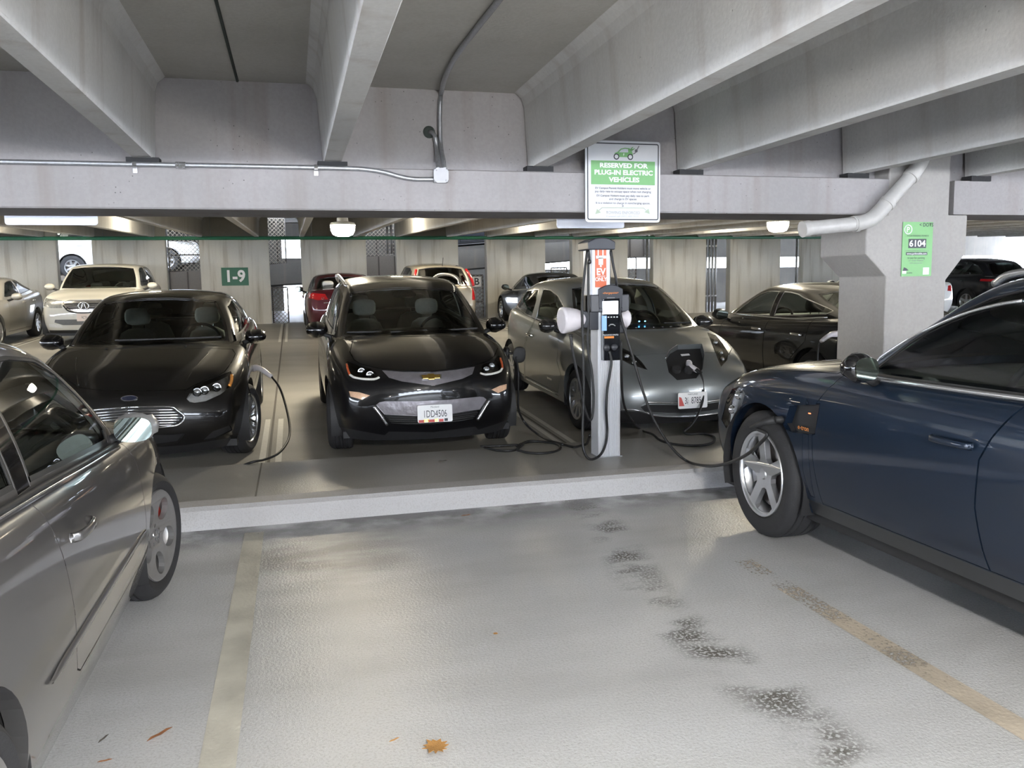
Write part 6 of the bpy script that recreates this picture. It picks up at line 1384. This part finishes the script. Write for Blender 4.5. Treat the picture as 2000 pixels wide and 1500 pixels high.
for (a0, a1, b0, b1) in ((-.028, -.018, .80, .98), (.012, .022, .80, .98), (-.040, .042, .74, .82), (-.02, .018, .56, .76), (-.008, .006, .50, .58)):
    MB().box(mx + a0, mx + a1, -.0195, -.017, z_hd + zc0 * b0, z_hd + zc0 * b1).build('plug_symbol', M['ink_white'], lab)
text('EV', (mx, -.0185, z_hd + zc0 * .36), (1, 0, 0), (0, 0, 1), .072, M['ink_white'], lab, bold=.002, xs=.95); text('ONLY', (mx, -.0185, z_hd + zc0 * .15), (1, 0, 0), (0, 0, 1), .042, M['ink_white'], lab, bold=.001, xs=.85)
MB().box(mx - .03, mx + .036, -.0195, -.017, z_hd + zc0 * .235, z_hd + zc0 * .25).build('label_rule', M['ink_white'], lab)
cp = MB(); cp.prism([(mx - .115, z_cap0 - .005), (mx - .118, z_cap0 + .055), (mx - .06, z_cap1 + .003), (mx + .0, z_cap1 + .012), (mx + .06, z_cap1 + .003), (mx + .112, z_cap0 + .055), (mx + .108, z_cap0 - .005)], -.05, .20, 'y'); cp.build('top_cap', M['post_black'], post, bevel=.008)
# bell-shaped connector holsters on both sides
def holster(c, ax, name, r0=.105, ln=.17):
    ax = Vector(ax).normalized(); h = MB(); prof = [(r0 * .45, -.02), (r0 * .60, 0), (r0 * .78, ln * .25), (r0 * .92, ln * .6), (r0, ln * .9), (r0 * .97, ln), (r0 * .80, ln * 1.02), (0.0, ln * .96)]
    h.lathe(prof, 28, 'z'); q = Vector((0, 0, 1)).rotation_difference(ax); h.v = [tuple(Vector(c) + q @ Vector(v)) for v in h.v]; return h.build(name, M['holster'], post, smooth=True)
hc = PL(Q(1136, 623)); hl = holster(hc, (-1, -.06, -.04), 'holster')
MB().prism([(hc.x - .02, hc.z - .07), (hc.x - .035, hc.z), (hc.x - .02, hc.z + .07), (hc.x + .03, hc.z + .06), (hc.x + .05, hc.z), (hc.x + .03, hc.z - .07)], -.05, .05, 'y').build('holster_mount', M['post_black'], post, bevel=.008)
MB().box(-.165, -.09, .0, .10, hc.z - .09, z_sh1).build('holster_bracket', M['post_black'], post, bevel=.006)
MB().box(.09, .15, .0, .10, hc.z - .12, z_sh1).build('holster_bracket', M['post_black'], post, bevel=.006)
hr = PL(Q(1214, 622)); holster(hr, (1, .35, -.05), 'holster', .075, .04)
for k in range(7): MB().lathe([(.0, 0), (.017 - k * .0008, 0), (.017 - k * .0008, .009), (.0, .009)], 12, 'z', origin=tuple(PL(Q(1115, 655)) + Vector((k * .0012, 0, -.013 * k)))).build('strain_relief', M['cable'], post, smooth=True)
# ---------------------------------------------------------------- cables
def cable(pts, label, r=.0105, n=7):
    o = MB().tube(spline(pts, n), r, 8).build('charging_cable', M['cable'], smooth=True); tag(o, label, 'cable', 'charging cables of the post'); return o
cable([Q(1147, 489, 6.18), Q(1142, 530, 6.16), Q(1138, 575, 6.14), Q(1137, 610, 6.12), Q(1139, 690, 6.12), Q(1140, 770, 6.12), Q(1138, 840, 6.10), Q(1139, 873, 6.08), Q(1146, 892, 6.07), Q(1157, 897, 6.07), Q(1172, 889, 6.10), Q(1182, 870, 6.13), Q(1186, 842, 6.16), Q(1184, 800, 6.12), Q(1186, 762, 6.12), Q(1191, 730, 6.12), Q(1194, 705, 6.12), Q(1190, 685, 6.135)], 'black cable hanging in a long loop down the front of the charging post')
cable([Q(1149, 489, 6.2), Q(1151, 508, 6.19), Q(1149, 520, 6.18), Q(1149, 600, 6.17), Q(1148, 680, 6.17), Q(1155, 720, 6.17), Q(1159, 770, 6.16), Q(1157, 810, 6.15), Q(1151, 820, 6.14), Q(1140, 790, 6.13), Q(1131, 745, 6.12), Q(1122, 705, 6.11), Q(1117, 676, 6.10), Q(1115, 656, 6.10)], 'black cable running up from the white holster to the top of the post')
inset_blob('cable_clamp', (.035, .035, .05), PL(Q(1151, 511, 6.17)), M['cable'], post)
cable([Q(1189, 489, 6.22), Q(1190, 530, 6.22), Q(1190, 562, 6.23)], 'short black cable running down inside the upper mast of the post')
AU = MAIN['audi']; port = AU.root.matrix_world @ AU.port[0]; pn = (AU.root.matrix_world.to_3x3() @ AU.port[1]).normalized()
cable([Q(1193, 489, 6.2), Q(1198, 520, 6.18), Q(1203, 545, 6.17), Q(1207, 580, 6.22), Q(1213, 620, 6.15), Q(1226, 665, 6.13), Q(1241, 715, 6.11), Q(1256, 765, 6.08), Q(1274, 812, 6.02), Q(1298, 855, 5.94), Q(1325, 888, 5.84), Q(1350, 904, 5.74), QX(1385, 910, 2.70), QX(1420, 905, 2.60), QX(1455, 890, 2.57), QX(1482, 868, 2.57), QX(1498, 848, 2.575), port + pn * .10 + Vector((0, .10, -.06)), port + pn * .05 + Vector((0, .02, 0))], 'black cable sweeping from the post down to the dark blue sport utility')
conA = MB().tube([port + pn * .12 + Vector((0, .13, -.07)), port + pn * .085 + Vector((0, .06, -.025)), port + pn * .045], [.014, .020, .024], 12).build('charge_connector', M['black'], smooth=True); tag(conA, 'dark charge plug pushed into the flank of the dark blue sport utility', 'plug', 'charge plugs'); MB().tube([port + pn * .045, port - pn * .03], .020, 12).build('plug_barrel', M['black'], conA, smooth=True)
IZ = .148 + .011
cable([Q(1008, 697, 7.72), Q(1012, 725, 7.66), Q(1012, 765, 7.58), Q(1013, 800, 7.45), Q(1027, 828, 7.30), QZ(1050, 848, .10), QZ(1072, 860, IZ), QZ(1098, 867, IZ), QZ(1120, 873, IZ), QZ(1136, 870, IZ), QZ(1146, 866, IZ + .03), Q(1152, 850, 6.28)], 'black cable draped from the wing of the badge-fronted black hatchback to the post')
ring = [QZ(1052 + 43 * math.cos(a), 874 + 11.5 * math.sin(a), IZ + .004 + .003 * math.sin(a)) for a in [2.9 + 2 * math.pi * i / 14 for i in range(15)]]
cable([QZ(938, 872, IZ), QZ(972, 871, IZ), QZ(1010, 869, IZ)] + ring[1:] + [QZ(1030, 862, IZ + .01), QZ(1070, 864, IZ), QZ(1100, 868, IZ + .012)], 'black cable lying in a flat coil on the island left of the post')
cable([QZ(946, 874, IZ), QZ(975, 880, IZ), QZ(1005, 879, IZ), QZ(1022, 868, IZ + .015)], 'short loose bend of black cable on the island beside the coil')
LF = MAIN['leaf']; 
def lw(p): return LF.root.matrix_world @ Vector(p)
lp, ln_ = None, None
sock = Q(1346, 716, 7.42)
cable([Q(1368, 727, 7.22), Q(1373, 748, 7.17), Q(1373, 780, 7.12), Q(1363, 810, 7.05), Q(1350, 830, 6.98), Q(1336, 843, 6.93), QZ(1345, 848, IZ), QZ(1372, 847, IZ), QZ(1394, 853, IZ), QZ(1392, 864, IZ), QZ(1365, 870, IZ), QZ(1320, 868, IZ), QZ(1290, 860, IZ), QZ(1274, 848, IZ), QZ(1250, 838, IZ - .13), Q(1222, 800, 6.6), Q(1214, 740, 6.3), Q(1213, 665, 6.22)], 'black cable looping on the island under the plate of the dark grey hatchback')
def gun(a, b2, c2, label, mat=None):
    o = MB().tube(spline([a, b2, c2], 5), [.033, .034, .034, .033, .031, .028, .026, .026, .025, .024, .020], 12).build('charge_connector', mat or M['holster'], smooth=True); tag(o, label, 'plug', 'charge plugs'); return o
g1 = gun(Q(1345, 709, 7.50), Q(1348, 715, 7.36), Q(1364, 725, 7.26), 'white charge plug in the open nose of the dark grey hatchback'); MB().tube([Q(1345, 709, 7.56), Q(1345, 710, 7.46)], .036, 14).build('plug_barrel', M['holster'], g1, auto=40)
MB().tube([Q(1360, 722, 7.27), Q(1369, 729, 7.22)], .019, 10).build('plug_boot', M['cable'], g1)
FX = -1.295 + .892; a_ = Vector(onx(484, 724, FX + .02)); a_ = Vector(ony(486, 722, 8.55)); b_ = Vector(ony(505, 719, 8.42)); c_ = Vector(ony(531, 736, 8.32))
g2 = gun(a_, b_, c_, 'pinkish white charge plug at the flank of the chrome-grilled black hatchback'); MB().tube([a_ + Vector((-.10, .02, 0)), a_], .034, 12).build('plug_barrel', M['holster'], g2, auto=40)
cable([c_, Q(545, 755, 8.22), Q(556, 785, 8.05), Q(565, 825, 7.75), Q(565, 852, 7.5), Q(556, 872, 7.25), Q(540, 888, 7.06), QZ(515, 898, IZ), QZ(488, 904, IZ), Vector((-.75, 7.0, .03)), Vector((-1.6, 7.02, .012)), Vector((-3.2, 7.0, .012))], 'black cable hanging from the chrome-grilled black hatchback beside the white lines')
g3 = gun(QX(1640, 652, 5.86), QX(1622, 654, 5.74), QX(1603, 667, 5.70), 'grey white charge plug in the tail flank of the black fastback beside the column'); MB().tube([QX(1643, 651, 5.90), QX(1636, 652, 5.84)], .036, 12).build('plug_barrel', M['holster'], g3, auto=40)
cable([QX(1603, 667, 5.70), QX(1599, 676, 5.69), QX(1597, 700, 5.69), QX(1599, 740, 5.70), QX(1604, 790, 5.72), Vector((5.70, 7.5, .035)), Vector((5.1, 7.1, .03)), Vector((4.2, 6.95, .035))], 'black cable hanging down the tail of the black fastback beside the column')
# ================================================================ signs
def rect_plate(x0, x1, z0, z1, y, th, r, name, mat, parent=None):
    q = MB(); pts = []
    for (cx_, cz_, a0) in ((x0 + r, z0 + r, math.pi), (x1 - r, z0 + r, 1.5 * math.pi), (x1 - r, z1 - r, 0), (x0 + r, z1 - r, .5 * math.pi)):
        for k in range(5): a = a0 + k / 4 * math.pi / 2; pts.append((cx_ + r * math.cos(a), cz_ + r * math.sin(a)))
    return q.prism(pts, y, y + th, 'y').build(name, mat, parent)
def frame_plate(x0, x1, z0, z1, y, w, r, name, mat, parent):
    pts = []
    for (cx_, cz_, a0) in ((x0 + r, z0 + r, math.pi), (x1 - r, z0 + r, 1.5 * math.pi), (x1 - r, z1 - r, 0), (x0 + r, z1 - r, .5 * math.pi)):
        for k in range(5): a = a0 + k / 4 * math.pi / 2; pts.append((cx_, cz_, math.cos(a), math.sin(a)))
    n = len(pts); q = MB(); q.v = [(a + r * c, y, b + r * d) for a, b, c, d in pts] + [(a + (r - w) * c, y, b + (r - w) * d) for a, b, c, d in pts]
    q.f = [(i, (i + 1) % n, (i + 1) % n + n, i + n) for i in range(n)]; o = q.build(name, mat, parent, recalc=False)
    for p in o.data.polygons: p.flip()
    return o
SX0, SX1, SZ0, SZ1, SY = 2.106, 2.700, 1.995, 2.585, 5.862
sg = rect_plate(SX0, SX1, SZ0, SZ1, SY, .006, .022, 'reserved_sign', M['white']); tag(sg, 'white and green sign reading reserved for plug-in electric vehicles, on the beam', 'sign')
def fx(zx): return SX0 + (zx - 185) / 1100 * (SX1 - SX0)
def fzz(zy): return SZ1 - (zy - 170) / 1220 * (SZ1 - SZ0)
yy = SY - .0012
frame_plate(fx(212), fx(1262), fzz(1357), fzz(202), yy, .008, .016, 'sign_border', M['ink'], sg)
MB().box(fx(268), fx(1205), yy - .0004, yy + .0008, fzz(823), fzz(468)).build('green_band', M['sign_green'], sg)
def st_(txt, zy, size, mat, bold=0.0, xs=1.0, zx=735, wid=None):
    o = text(txt, (fx(zx), yy - .0012, fzz(zy)), (1, 0, 0), (0, 0, 1), size, mat, sg, bold=bold, xs=xs)
    if wid:
        a = [v.co.x for v in o.data.vertices]; w = max(a) - min(a); k = (fx(185 + wid) - SX0) / w; m = (max(a) + min(a)) / 2
        for v in o.data.vertices: v.co.x = fx(zx) + (v.co.x - m) * k
    return o
st_('RESERVED FOR', 540, .046, M['ink_white'], .0018, wid=705, zx=748); st_('PLUG-IN ELECTRIC', 645, .046, M['ink_white'], .0018, wid=855, zx=745); st_('VEHICLES', 752, .046, M['ink_white'], .0018, wid=450, zx=748)
st_('EV Campus Permit Holders must move vehicle or', 878, .021, M['ink_grey'], .0003, wid=815); st_('pay daily rate to occupy space when not charging', 928, .021, M['ink_grey'], .0003, wid=825)
st_('EV Campus Visitors must pay daily rate to park', 990, .021, M['ink_grey'], .0003, wid=775); st_('and charge in EV spaces', 1040, .021, M['ink_grey'], .0003, wid=405, zx=730)
st_('It is a violation to charge in noncharging spaces.', 1100, .021, M['ink_grey'], .0002, wid=800)
st_('TOWING ENFORCED', 1247, .030, M['ink_pale'], .0006, wid=500, zx=732); st_('If towed call (301) 405-3555', 1302, .019, M['ink_pale'], wid=475, zx=725)
MB().tube([(fx(380), yy, fzz(1215)), (fx(425), yy, fzz(1172)), (fx(1040), yy, fzz(1172)), (fx(1085), yy, fzz(1215))], .0024, 4).build('arrow_shaft', M['arrow'], sg)
for tip, a, b in (((325, 1270), (350, 1190), (410, 1245)), ((1130, 1262), (1050, 1235), (1112, 1180))):
    q = MB(); q.add([(fx(p[0]), yy - .001, fzz(p[1])) for p in (tip, a, b)], [(0, 1, 2)]); q.build('arrow_head', M['arrow'], sg)
for zx, zy in ((740, 700), (732, 1145)): MB().lathe([(0, -.006), (.005, -.005), (.007, 0)], 10, 'y', origin=(fx(zx), SY - .001, fzz(zy))).build('bolt', M['galv'], sg)
# electric car pictogram
q = MB(); body_ = [(600, 395), (612, 350), (655, 330), (700, 285), (760, 270), (825, 275), (860, 310), (875, 360), (880, 400), (800, 410), (680, 410)]; q.add([(fx(a), yy - .0006, fzz(b)) for a, b in body_], [tuple(range(len(body_)))]); q.build('pictogram_body', M['sign_green'], sg)
q = MB(); wn = [(672, 340), (705, 300), (760, 285), (805, 290), (808, 338)]; q.add([(fx(a), yy - .0012, fzz(b)) for a, b in wn], [tuple(range(len(wn)))]); q.build('pictogram_window', M['sign_back'], sg)
for cx_ in (635, 838):
    for r_, m_, d_ in ((.0225, M['ink'], .0016), (.0145, M['white'], .0022)): MB().lathe([(0.0, 0), (r_, 0)], 20, 'y', origin=(fx(cx_), yy - d_, fzz(405))).build('pictogram_wheel', m_, sg)
q = MB(); bl = [(742, 350), (732, 378), (740, 378), (734, 398), (752, 368), (744, 368), (750, 350)]; q.add([(fx(a), yy - .0014, fzz(b)) for a, b in bl], [tuple(range(7))]); q.build('pictogram_bolt', M['ink_white'], sg)
MB().tube([(fx(a), yy - .001, fzz(b)) for a, b in ((880, 360), (905, 350), (925, 318), (950, 270), (965, 240))], .003, 6).build('pictogram_lead', M['ink_grey'], sg); MB().lathe([(0, 0), (.012, 0)], 12, 'y', origin=(fx(925), yy - .0016, fzz(312))).build('pictogram_plug', M['ink_grey'], sg)
for a, b, c2, d in ((850, 285, 880, 255), (865, 300, 905, 275), (850, 300, 865, 262)):
    MB().tube([(fx(a), yy - .001, fzz(b)), (fx(c2), yy - .001, fzz(d))], [.006, .002], 6).build('pictogram_leaf', M['sign_green'], sg)
# blank sign backs hanging behind the beam
for (u0, v0, u1, v1, lb) in ((7, 404, 192, 440, 'blank pale sign back hanging below the beam at the left picture edge'), (1087, 415, 1219, 446, 'blank pale sign back peeping out below the green and white sign')):
    p0, p1 = ony(u0, v0, 6.506), ony(u1, v1, 6.506); s2 = rect_plate(p0[0], p1[0], p1[2], p0[2] + .12, 6.502, .006, .02, 'blank_sign', M['sign_back']); tag(s2, lb, 'sign')
# zone sign on the column
CX0, CX1, CZ0, CZ1, CY = 4.887, 5.182, 1.566, 2.012, 5.893
cs = rect_plate(CX0, CX1, CZ0, CZ1, CY, .005, .004, 'zone_sign', M['sign_green2']); tag(cs, 'light green parking zone sign numbered 6104 on the column', 'sign')
def ct(t, a, b, size, mat, bold=0.0, wid=None):
    o = text(t, (CX0 + (CX1 - CX0) * a, CY - .0016, CZ1 - (CZ1 - CZ0) * b), (1, 0, 0), (0, 0, 1), size, mat, cs, bold=bold)
    if wid:
        q = [v.co.x for v in o.data.vertices]; w = max(q) - min(q); m = (max(q) + min(q)) / 2
        for v in o.data.vertices: v.co.x = m + (v.co.x - m) * wid * (CX1 - CX0) / w
def cbox(a0, a1, b0, b1, mat, nm): MB().box(CX0 + (CX1 - CX0) * a0, CX0 + (CX1 - CX0) * a1, CY - .001, CY + .001, CZ1 - (CZ1 - CZ0) * b1, CZ1 - (CZ1 - CZ0) * b0).build(nm, mat, cs)
pr = [(CX0 + (CX1 - CX0) * .17 + .036 * math.cos(t), CY - .001, CZ1 - (CZ1 - CZ0) * .14 + .036 * math.sin(t)) for t in [2 * math.pi * i / 24 for i in range(25)]]
MB().tube(pr, .0045, 6, cap=False).build('logo_ring', M['ink_white'], cs); ct('P', .17, .145, .060, M['ink_white'], .001)
ct('< DOTS', .77, .055, .042, M['ink'], .0008, .46); ct('YOUR PARKING ZONE IS', .50, .255, .020, M['ink'], 0, .72)
cbox(.20, .79, .31, .48, M['ink'], 'number_panel'); ct('6104', .495, .40, .072, M['ink_white'], .0018, .54)
ct('Download the app or visit us at', .5, .53, .016, M['ink_grey'], 0, .78); cbox(.13, .84, .555, .61, M['ink'], 'address_panel'); ct('www.parkmobile.com', .485, .583, .022, M['ink_white'], .0003, .66)
ct('to pay for parking', .47, .66, .024, M['ink'], 0, .58); ct('or scan below', .47, .71, .018, M['ink_grey'], 0, .50); ct('with your phone', .47, .755, .014, M['ink_grey'], 0, .42)
q = MB(); q.add([(CX0 + (CX1 - CX0) * a, CY - .0012, CZ1 - (CZ1 - CZ0) * b) for a, b in ((.04, .90), (.08, .83), (.16, .85), (.24, .89), (.10, .90))], [(0, 1, 2, 3, 4)]); q.build('logo_flag', M['ink'], cs); cbox(.03, .16, .90, .95, M['ink_white'], 'logo_block'); ct('mobile', .27, .935, .018, M['ink'], 0, .18)
cbox(.72, .92, .84, .97, M['ink_white'], 'white_square')
# bay number on the far wall
nb = MB().box(-1.89, -1.18, 24.385, 24.402, 1.685, 2.18).build('bay_sign', M['dk_green']); tag(nb, 'dark green sign stencilled 1-9 on the far wall', 'sign')
text('1-9', (-1.535, 24.382, 1.93), (1, 0, 0), (0, 0, 1), .44, M['ink_white'], nb, bold=.014, xs=.95)
# ================================================================ conduit, drain pipe and other fittings
yc = 5.884
cd = MB().tube(spline([Q(-120, 315, yc), Q(0, 316, yc), Q(260, 321, yc), Q(500, 325, yc), Q(680, 329, yc), Q(715, 331, yc), Q(748, 336, yc), Q(785, 346, yc), Q(812, 350, yc), Q(850, 350, yc)], 6), .0165, 10).build('conduit', M['galv'], smooth=True); tag(cd, 'galvanised conduit running along the beam into the square junction box', 'conduit', 'galvanised conduits')
for u, v in ((263, 322), (617, 328)):
    p = Q(u, v, yc); MB().tube([p + Vector((-.012, 0, 0)), p + Vector((.012, 0, 0))], .022, 10).build('conduit_clamp', M['alu'], cd); MB().box(p.x - .013, p.x + .013, yc + .006, yc + .016, p.z - .05, p.z).build('clamp_tab', M['alu'], cd)
p = Q(353, 323, yc); MB().tube([p + Vector((-.03, 0, 0)), p + Vector((.03, 0, -.001))], .024, 10).build('coupling', M['alu'], cd)
M['box_cover'] = pm('grey_white_box_cover', (0.55, 0.55, 0.57), 0.6, var=0.08)
jb = empty('junction_box', Q(861, 343, 5.87)); tag(jb, 'square white metal junction box at the end of the conduit on the beam', 'junction box')
MB().box(-.050, .050, -.010, .030, -.048, .048).build('box_body', M['galv'], jb, bevel=.006); oc = [(-.052, -.03), (-.03, -.05), (.03, -.05), (.052, -.03), (.052, .03), (.03, .05), (-.03, .05), (-.052, .03)]; MB().prism(oc, -.016, -.009, 'y').build('cover', M['box_cover'], jb)
for a in (-.034, .034): MB().lathe([(0, -.003), (.005, -.002), (.006, 0)], 8, 'y', origin=(a, -.016, -a)).build('screw', M['galv'], jb)
c1 = MB().tube(spline([Q(868, 331, 5.88), Q(866, 312, 5.93), Q(861, 285, 6.02), Q(859, 240, 6.04), Q(860, 200, 6.04), Q(862, 180, 6.03), QZ(870, 150, 2.90), QZ(892, 108, 2.917), QZ(930, 57, 2.918), QZ(975, 0, 2.918), QZ(1010, -50, 2.918)], 6), .0165, 10).build('conduit', M['galv'], smooth=True); tag(c1, 'galvanised conduit bending from the junction box up across the ceiling', 'conduit', 'galvanised conduits')
c2 = MB().tube(spline([Q(856, 331, 5.88), Q(855, 312, 5.94), Q(853, 290, 6.02), Q(850, 268, 6.03), Q(845, 260, 6.05), Q(838, 258, 6.09)], 6), .0165, 10).build('conduit', M['galv'], smooth=True); tag(c2, 'short galvanised conduit stub turning into the round hole in the beam wall', 'conduit', 'galvanised conduits')
p = Q(838, 258, 6.078); MB().lathe([(0, -.004), (.036, -.004), (.044, 0.0)], 20, 'y', origin=tuple(p)).build('core_hole', M['crack'], c2)
yd = 5.815
dpipe = empty('drain_pipe', Q(1700, 400, yd)); tag(dpipe, 'scuffed white drain pipe bending across the top of the column', 'pipe'); o0 = Vector(dpipe.location)
def seg(pts, r, nm, n=6): return MB().tube([Vector(p) - o0 for p in (spline(pts, n) if len(pts) > 2 else pts)], r, 14).build(nm, M['pvc'], dpipe, auto=50)
seg([Q(1803, 290, 5.86), Q(1800, 312, yd), Q(1790, 330, yd), Q(1778, 347, yd)], .060, 'upper_elbow'); seg([Q(1785, 338, yd), Q(1722, 408, yd)], .057, 'pipe_run'); seg([Q(1732, 397, yd), Q(1716, 415, yd), Q(1699, 429, yd), Q(1676, 436, yd), Q(1664, 437, yd)], .061, 'lower_elbow'); seg([Q(1672, 437, yd), Q(1572, 447, yd)], .057, 'pipe_run'); seg([Q(1580, 446, yd), Q(1567, 448, yd)], .064, 'coupling')
for a, b in (((1736, 393), (1730, 400)), ((1676, 436.5), (1668, 437.5)), ((1783, 340), (1777, 347))): seg([Q(*a, yd), Q(*b, yd)], .066, 'coupling')
# ---------------------------------------------------------------- what stands in the wall openings
def chain_link(x0, x1, z0, z1, y, label, bars=(), posts=(), step=.115):
    t = empty('chain_link_fence', (x0, y, z0)); tag(t, label, 'fence', 'fences in the wall openings'); W_, H_ = x1 - x0, z1 - z0; q = MB(); r = .0075
    def seg2(a, b):
        d = Vector((b[0] - a[0], 0, b[1] - a[1])).normalized(); n_ = Vector((-d.z, 0, d.x)) * r
        q.add([(a[0] + n_.x, 0, a[1] + n_.z), (a[0] - n_.x, 0, a[1] - n_.z), (b[0] - n_.x, 0, b[1] - n_.z), (b[0] + n_.x, 0, b[1] + n_.z), (a[0], -r * 1.6, a[1]), (b[0], -r * 1.6, b[1])], [(0, 4, 5, 3), (4, 1, 2, 5), (0, 3, 2, 1)])
    k = -H_
    while k < W_:
        for sg_ in (0, 1):
            a, b = (max(k, 0), max(k, 0) - k), (min(k + H_, W_), min(k + H_, W_) - k)
            if b[0] - a[0] > .02:
                if sg_: a, b = (W_ - a[0], a[1]), (W_ - b[0], b[1])
                seg2(a, b)
        k += step
    m = q.build('chain_mesh', M['wire'], t, recalc=False); m['kind'] = 'stuff'
    for z_ in (0.0, H_) + tuple(bars): MB().tube([(0, 0.02, z_), (W_, 0.02, z_)], .022, 8).build('rail', M['dark_steel'], t)
    for x_ in (0.0, W_) + tuple(posts): MB().tube([(x_, 0.02, 0), (x_, 0.02, H_)], .022, 8).build('post', M['dark_steel'], t)
    return t
yo, yr_ = 24.86, 25.31
chain_link(gapx(-1) - .48, gapx(-1) + .48, rz(-2.86), 3.45, yr_, 'chain link fence with two dark rails in the opening left of the green number sign', bars=(.45, .85))
chain_link(gapx(0) - .40, gapx(0) + .02, .50, 1.62, yo, 'lower chain link fence in the opening right of the green number sign')
chain_link(gapx(0) - .46, gapx(0) + .02, rz(-.3), 3.6, yr_, 'upper chain link fence in the opening right of the green number sign', posts=(.25,))
chain_link(gapx(1) - .48, gapx(1) + .48, rz(2.5), 3.65, yr_, 'chain link fence above the brown panel behind the maroon sedan', posts=(.45,))
chain_link(gapx(2) - .05, gapx(2) + .41, .50, 1.9, yo, 'chain link fence behind the small letter sign', bars=(.6,))
chain_link(gapx(3) - .1, gapx(3) + .41, .50, 2.1, yo, 'chain link fence above the black sedan')
chain_link(gapx(4) - .42, gapx(4) + .05, .50, 2.4, yo, 'chain link fence in the opening right of the charging post mast', bars=(.9,))
for k, hw2, z0, z1, lb in ((-1, .48, 1.50, 2.10, 'dark steel panel filling the opening left of the green number sign'), (1, .48, 1.92, 2.50, 'brown steel panel in the opening behind the maroon sedan'), (4, .48, 2.44, 3.05, 'dark grey panel in the opening above the grey hatchback roof')):
    pnl = empty('steel_panel', (gapx(k), 25.27, z0)); tag(pnl, lb, 'panel', 'panels in the wall openings')
    MB().box(-hw2, -.01, -.01, .03, 0, z1 - z0).build('sheet', M['brown_panel'], pnl); MB().box(.01, hw2, -.01, .03, 0, z1 - z0).build('sheet', M['brown_panel'], pnl)
    for a in (-hw2, 0, hw2): MB().box(a - .02, a + .02, -.03, .03, 0, z1 - z0).build('stile', M['dark_steel'], pnl)
def riser(x, y, z0, z1, r, label, mat, grp):
    o = MB().tube([(x, y, z0), (x, y, z1)], r, 10).build('riser_pipe', mat, smooth=True); tag(o, label, 'pipe', grp)
    for z_ in np.arange(z0 + .5, z1 - .1, .8): MB().tube([(x, y, z_), (x, y, z_ + .05)], r * 1.25, 10).build('coupling', mat, o)
nm5 = ('leftmost', 'second', 'middle', 'fourth', 'rightmost')
for i in range(5): riser(gapx(5) - .36 + i * .115, 24.75, .62, 3.4, .038, nm5[i] + ' of five galvanised risers bundled in one wall opening', M['galv'], 'galvanised risers')
for i, (x_, lb) in enumerate(((gapx(1) + .22, 'left'), (gapx(1) + .34, 'right'))): riser(x_, 24.75, 2.55, 3.5, .03, lb + ' one of two thin risers behind the maroon sedan', M['galv'], 'thin risers')
riser(gapx(4) + .36, 24.72, .62, 3.3, .04, 'dull grey riser at the edge of the opening right of the post mast', M['dark_galv'], 'single risers')
riser(gapx(6) + .38, 24.72, .62, 3.3, .035, 'brown riser at the edge of the opening beside the white drain pipe', M['dark_galv'], 'single risers')
ls = MB().box(gapx(2) + .07, gapx(2) + .34, 24.825, 24.855, 1.55, 1.85).build('letter_sign', M['plate']); tag(ls, 'small white sign with a black letter B beside the champagne sport utility', 'sign'); text('B', (gapx(2) + .20, 24.822, 1.70), (1, 0, 0), (0, 0, 1), .30, M['ink'], ls, bold=.006)
# ---------------------------------------------------------------- litter on the floor
def leaf(u, v, outline, label, mat, rot, sc, name='fallen_leaf', zz=.004):
    c3 = onz(u, v); q = MB(); n = len(outline); q.v = [(0, 0, .004)] + [(a * sc, b * sc, .006 + .010 * math.hypot(a, b) * abs(math.sin(3 * a + 2 * b)) * sc * 12) for a, b in outline] + [(0, 0, .002)] + [(a * sc, b * sc, .0045 + .010 * math.hypot(a, b) * abs(math.sin(3 * a + 2 * b)) * sc * 12) for a, b in outline]
    for i in range(n): j = (i + 1) % n; q.f += [(0, 1 + i, 1 + j), (n + 1, n + 2 + j, n + 2 + i), (1 + i, n + 2 + i, n + 2 + j, 1 + j)]
    o = q.build(name, mat, auto=60); o.location = (c3[0], c3[1], 0.0015); o.rotation_euler = (0, 0, rot); tag(o, label, 'leaf', 'fallen leaves'); return o
M['leaf_tan'] = pm('dry_tan_leaf', (0.46, 0.24, 0.075), .7, var=.3, vscale=40, bump=.3); M['leaf_brown'] = pm('dry_brown_leaf', (0.24, 0.10, 0.04), .7, var=.3, vscale=60); M['leaf_dark'] = pm('dark_dry_leaf', (0.10, 0.09, 0.08), .8, var=.2)
oak = [(-.1, -1.0), (.0, -.75), (.35, -.85), (.30, -.55), (.75, -.55), (.55, -.25), (1.0, -.05), (.6, .1), (.85, .5), (.45, .45), (.40, .85), (.15, .65), (0, 1.05), (-.2, .6), (-.55, .75), (-.45, .35), (-.95, .35), (-.6, .05), (-.85, -.3), (-.45, -.35), (-.55, -.7), (-.25, -.6)]
stick = [(-1, -.08), (-.5, -.16), (0, -.17), (.5, -.12), (1, .03), (.6, .12), (0, .12), (-.6, .06)]
leaf(851, 1462, oak, 'tan lobed oak leaf lying flat near the bottom of the picture', M['leaf_tan'], .5, .048); leaf(312, 1437, stick, 'narrow brown leaf beside the cream line', M['leaf_brown'], .75, .052); leaf(205, 1489, stick, 'small brown scrap at the bottom left corner', M['leaf_brown'], .1, .022); leaf(202, 1446, stick, 'small dark scrap beside the grey hatchback', M['leaf_dark'], 1.1, .028); leaf(968, 1240, oak, 'tiny tan leaf fragment in the middle of the empty bay', M['leaf_tan'], 1.3, .011); leaf(770, 1448, stick, 'thin pale tan scrap left of the oak leaf', M['leaf_tan'], .4, .020); leaf(910, 1008, stick, 'brown scrap at the foot of the kerb', M['leaf_brown'], .1, .035); leaf(866, 937, stick, 'dark twig lying on the island', M['leaf_dark'], .05, .04).location.z = .1505
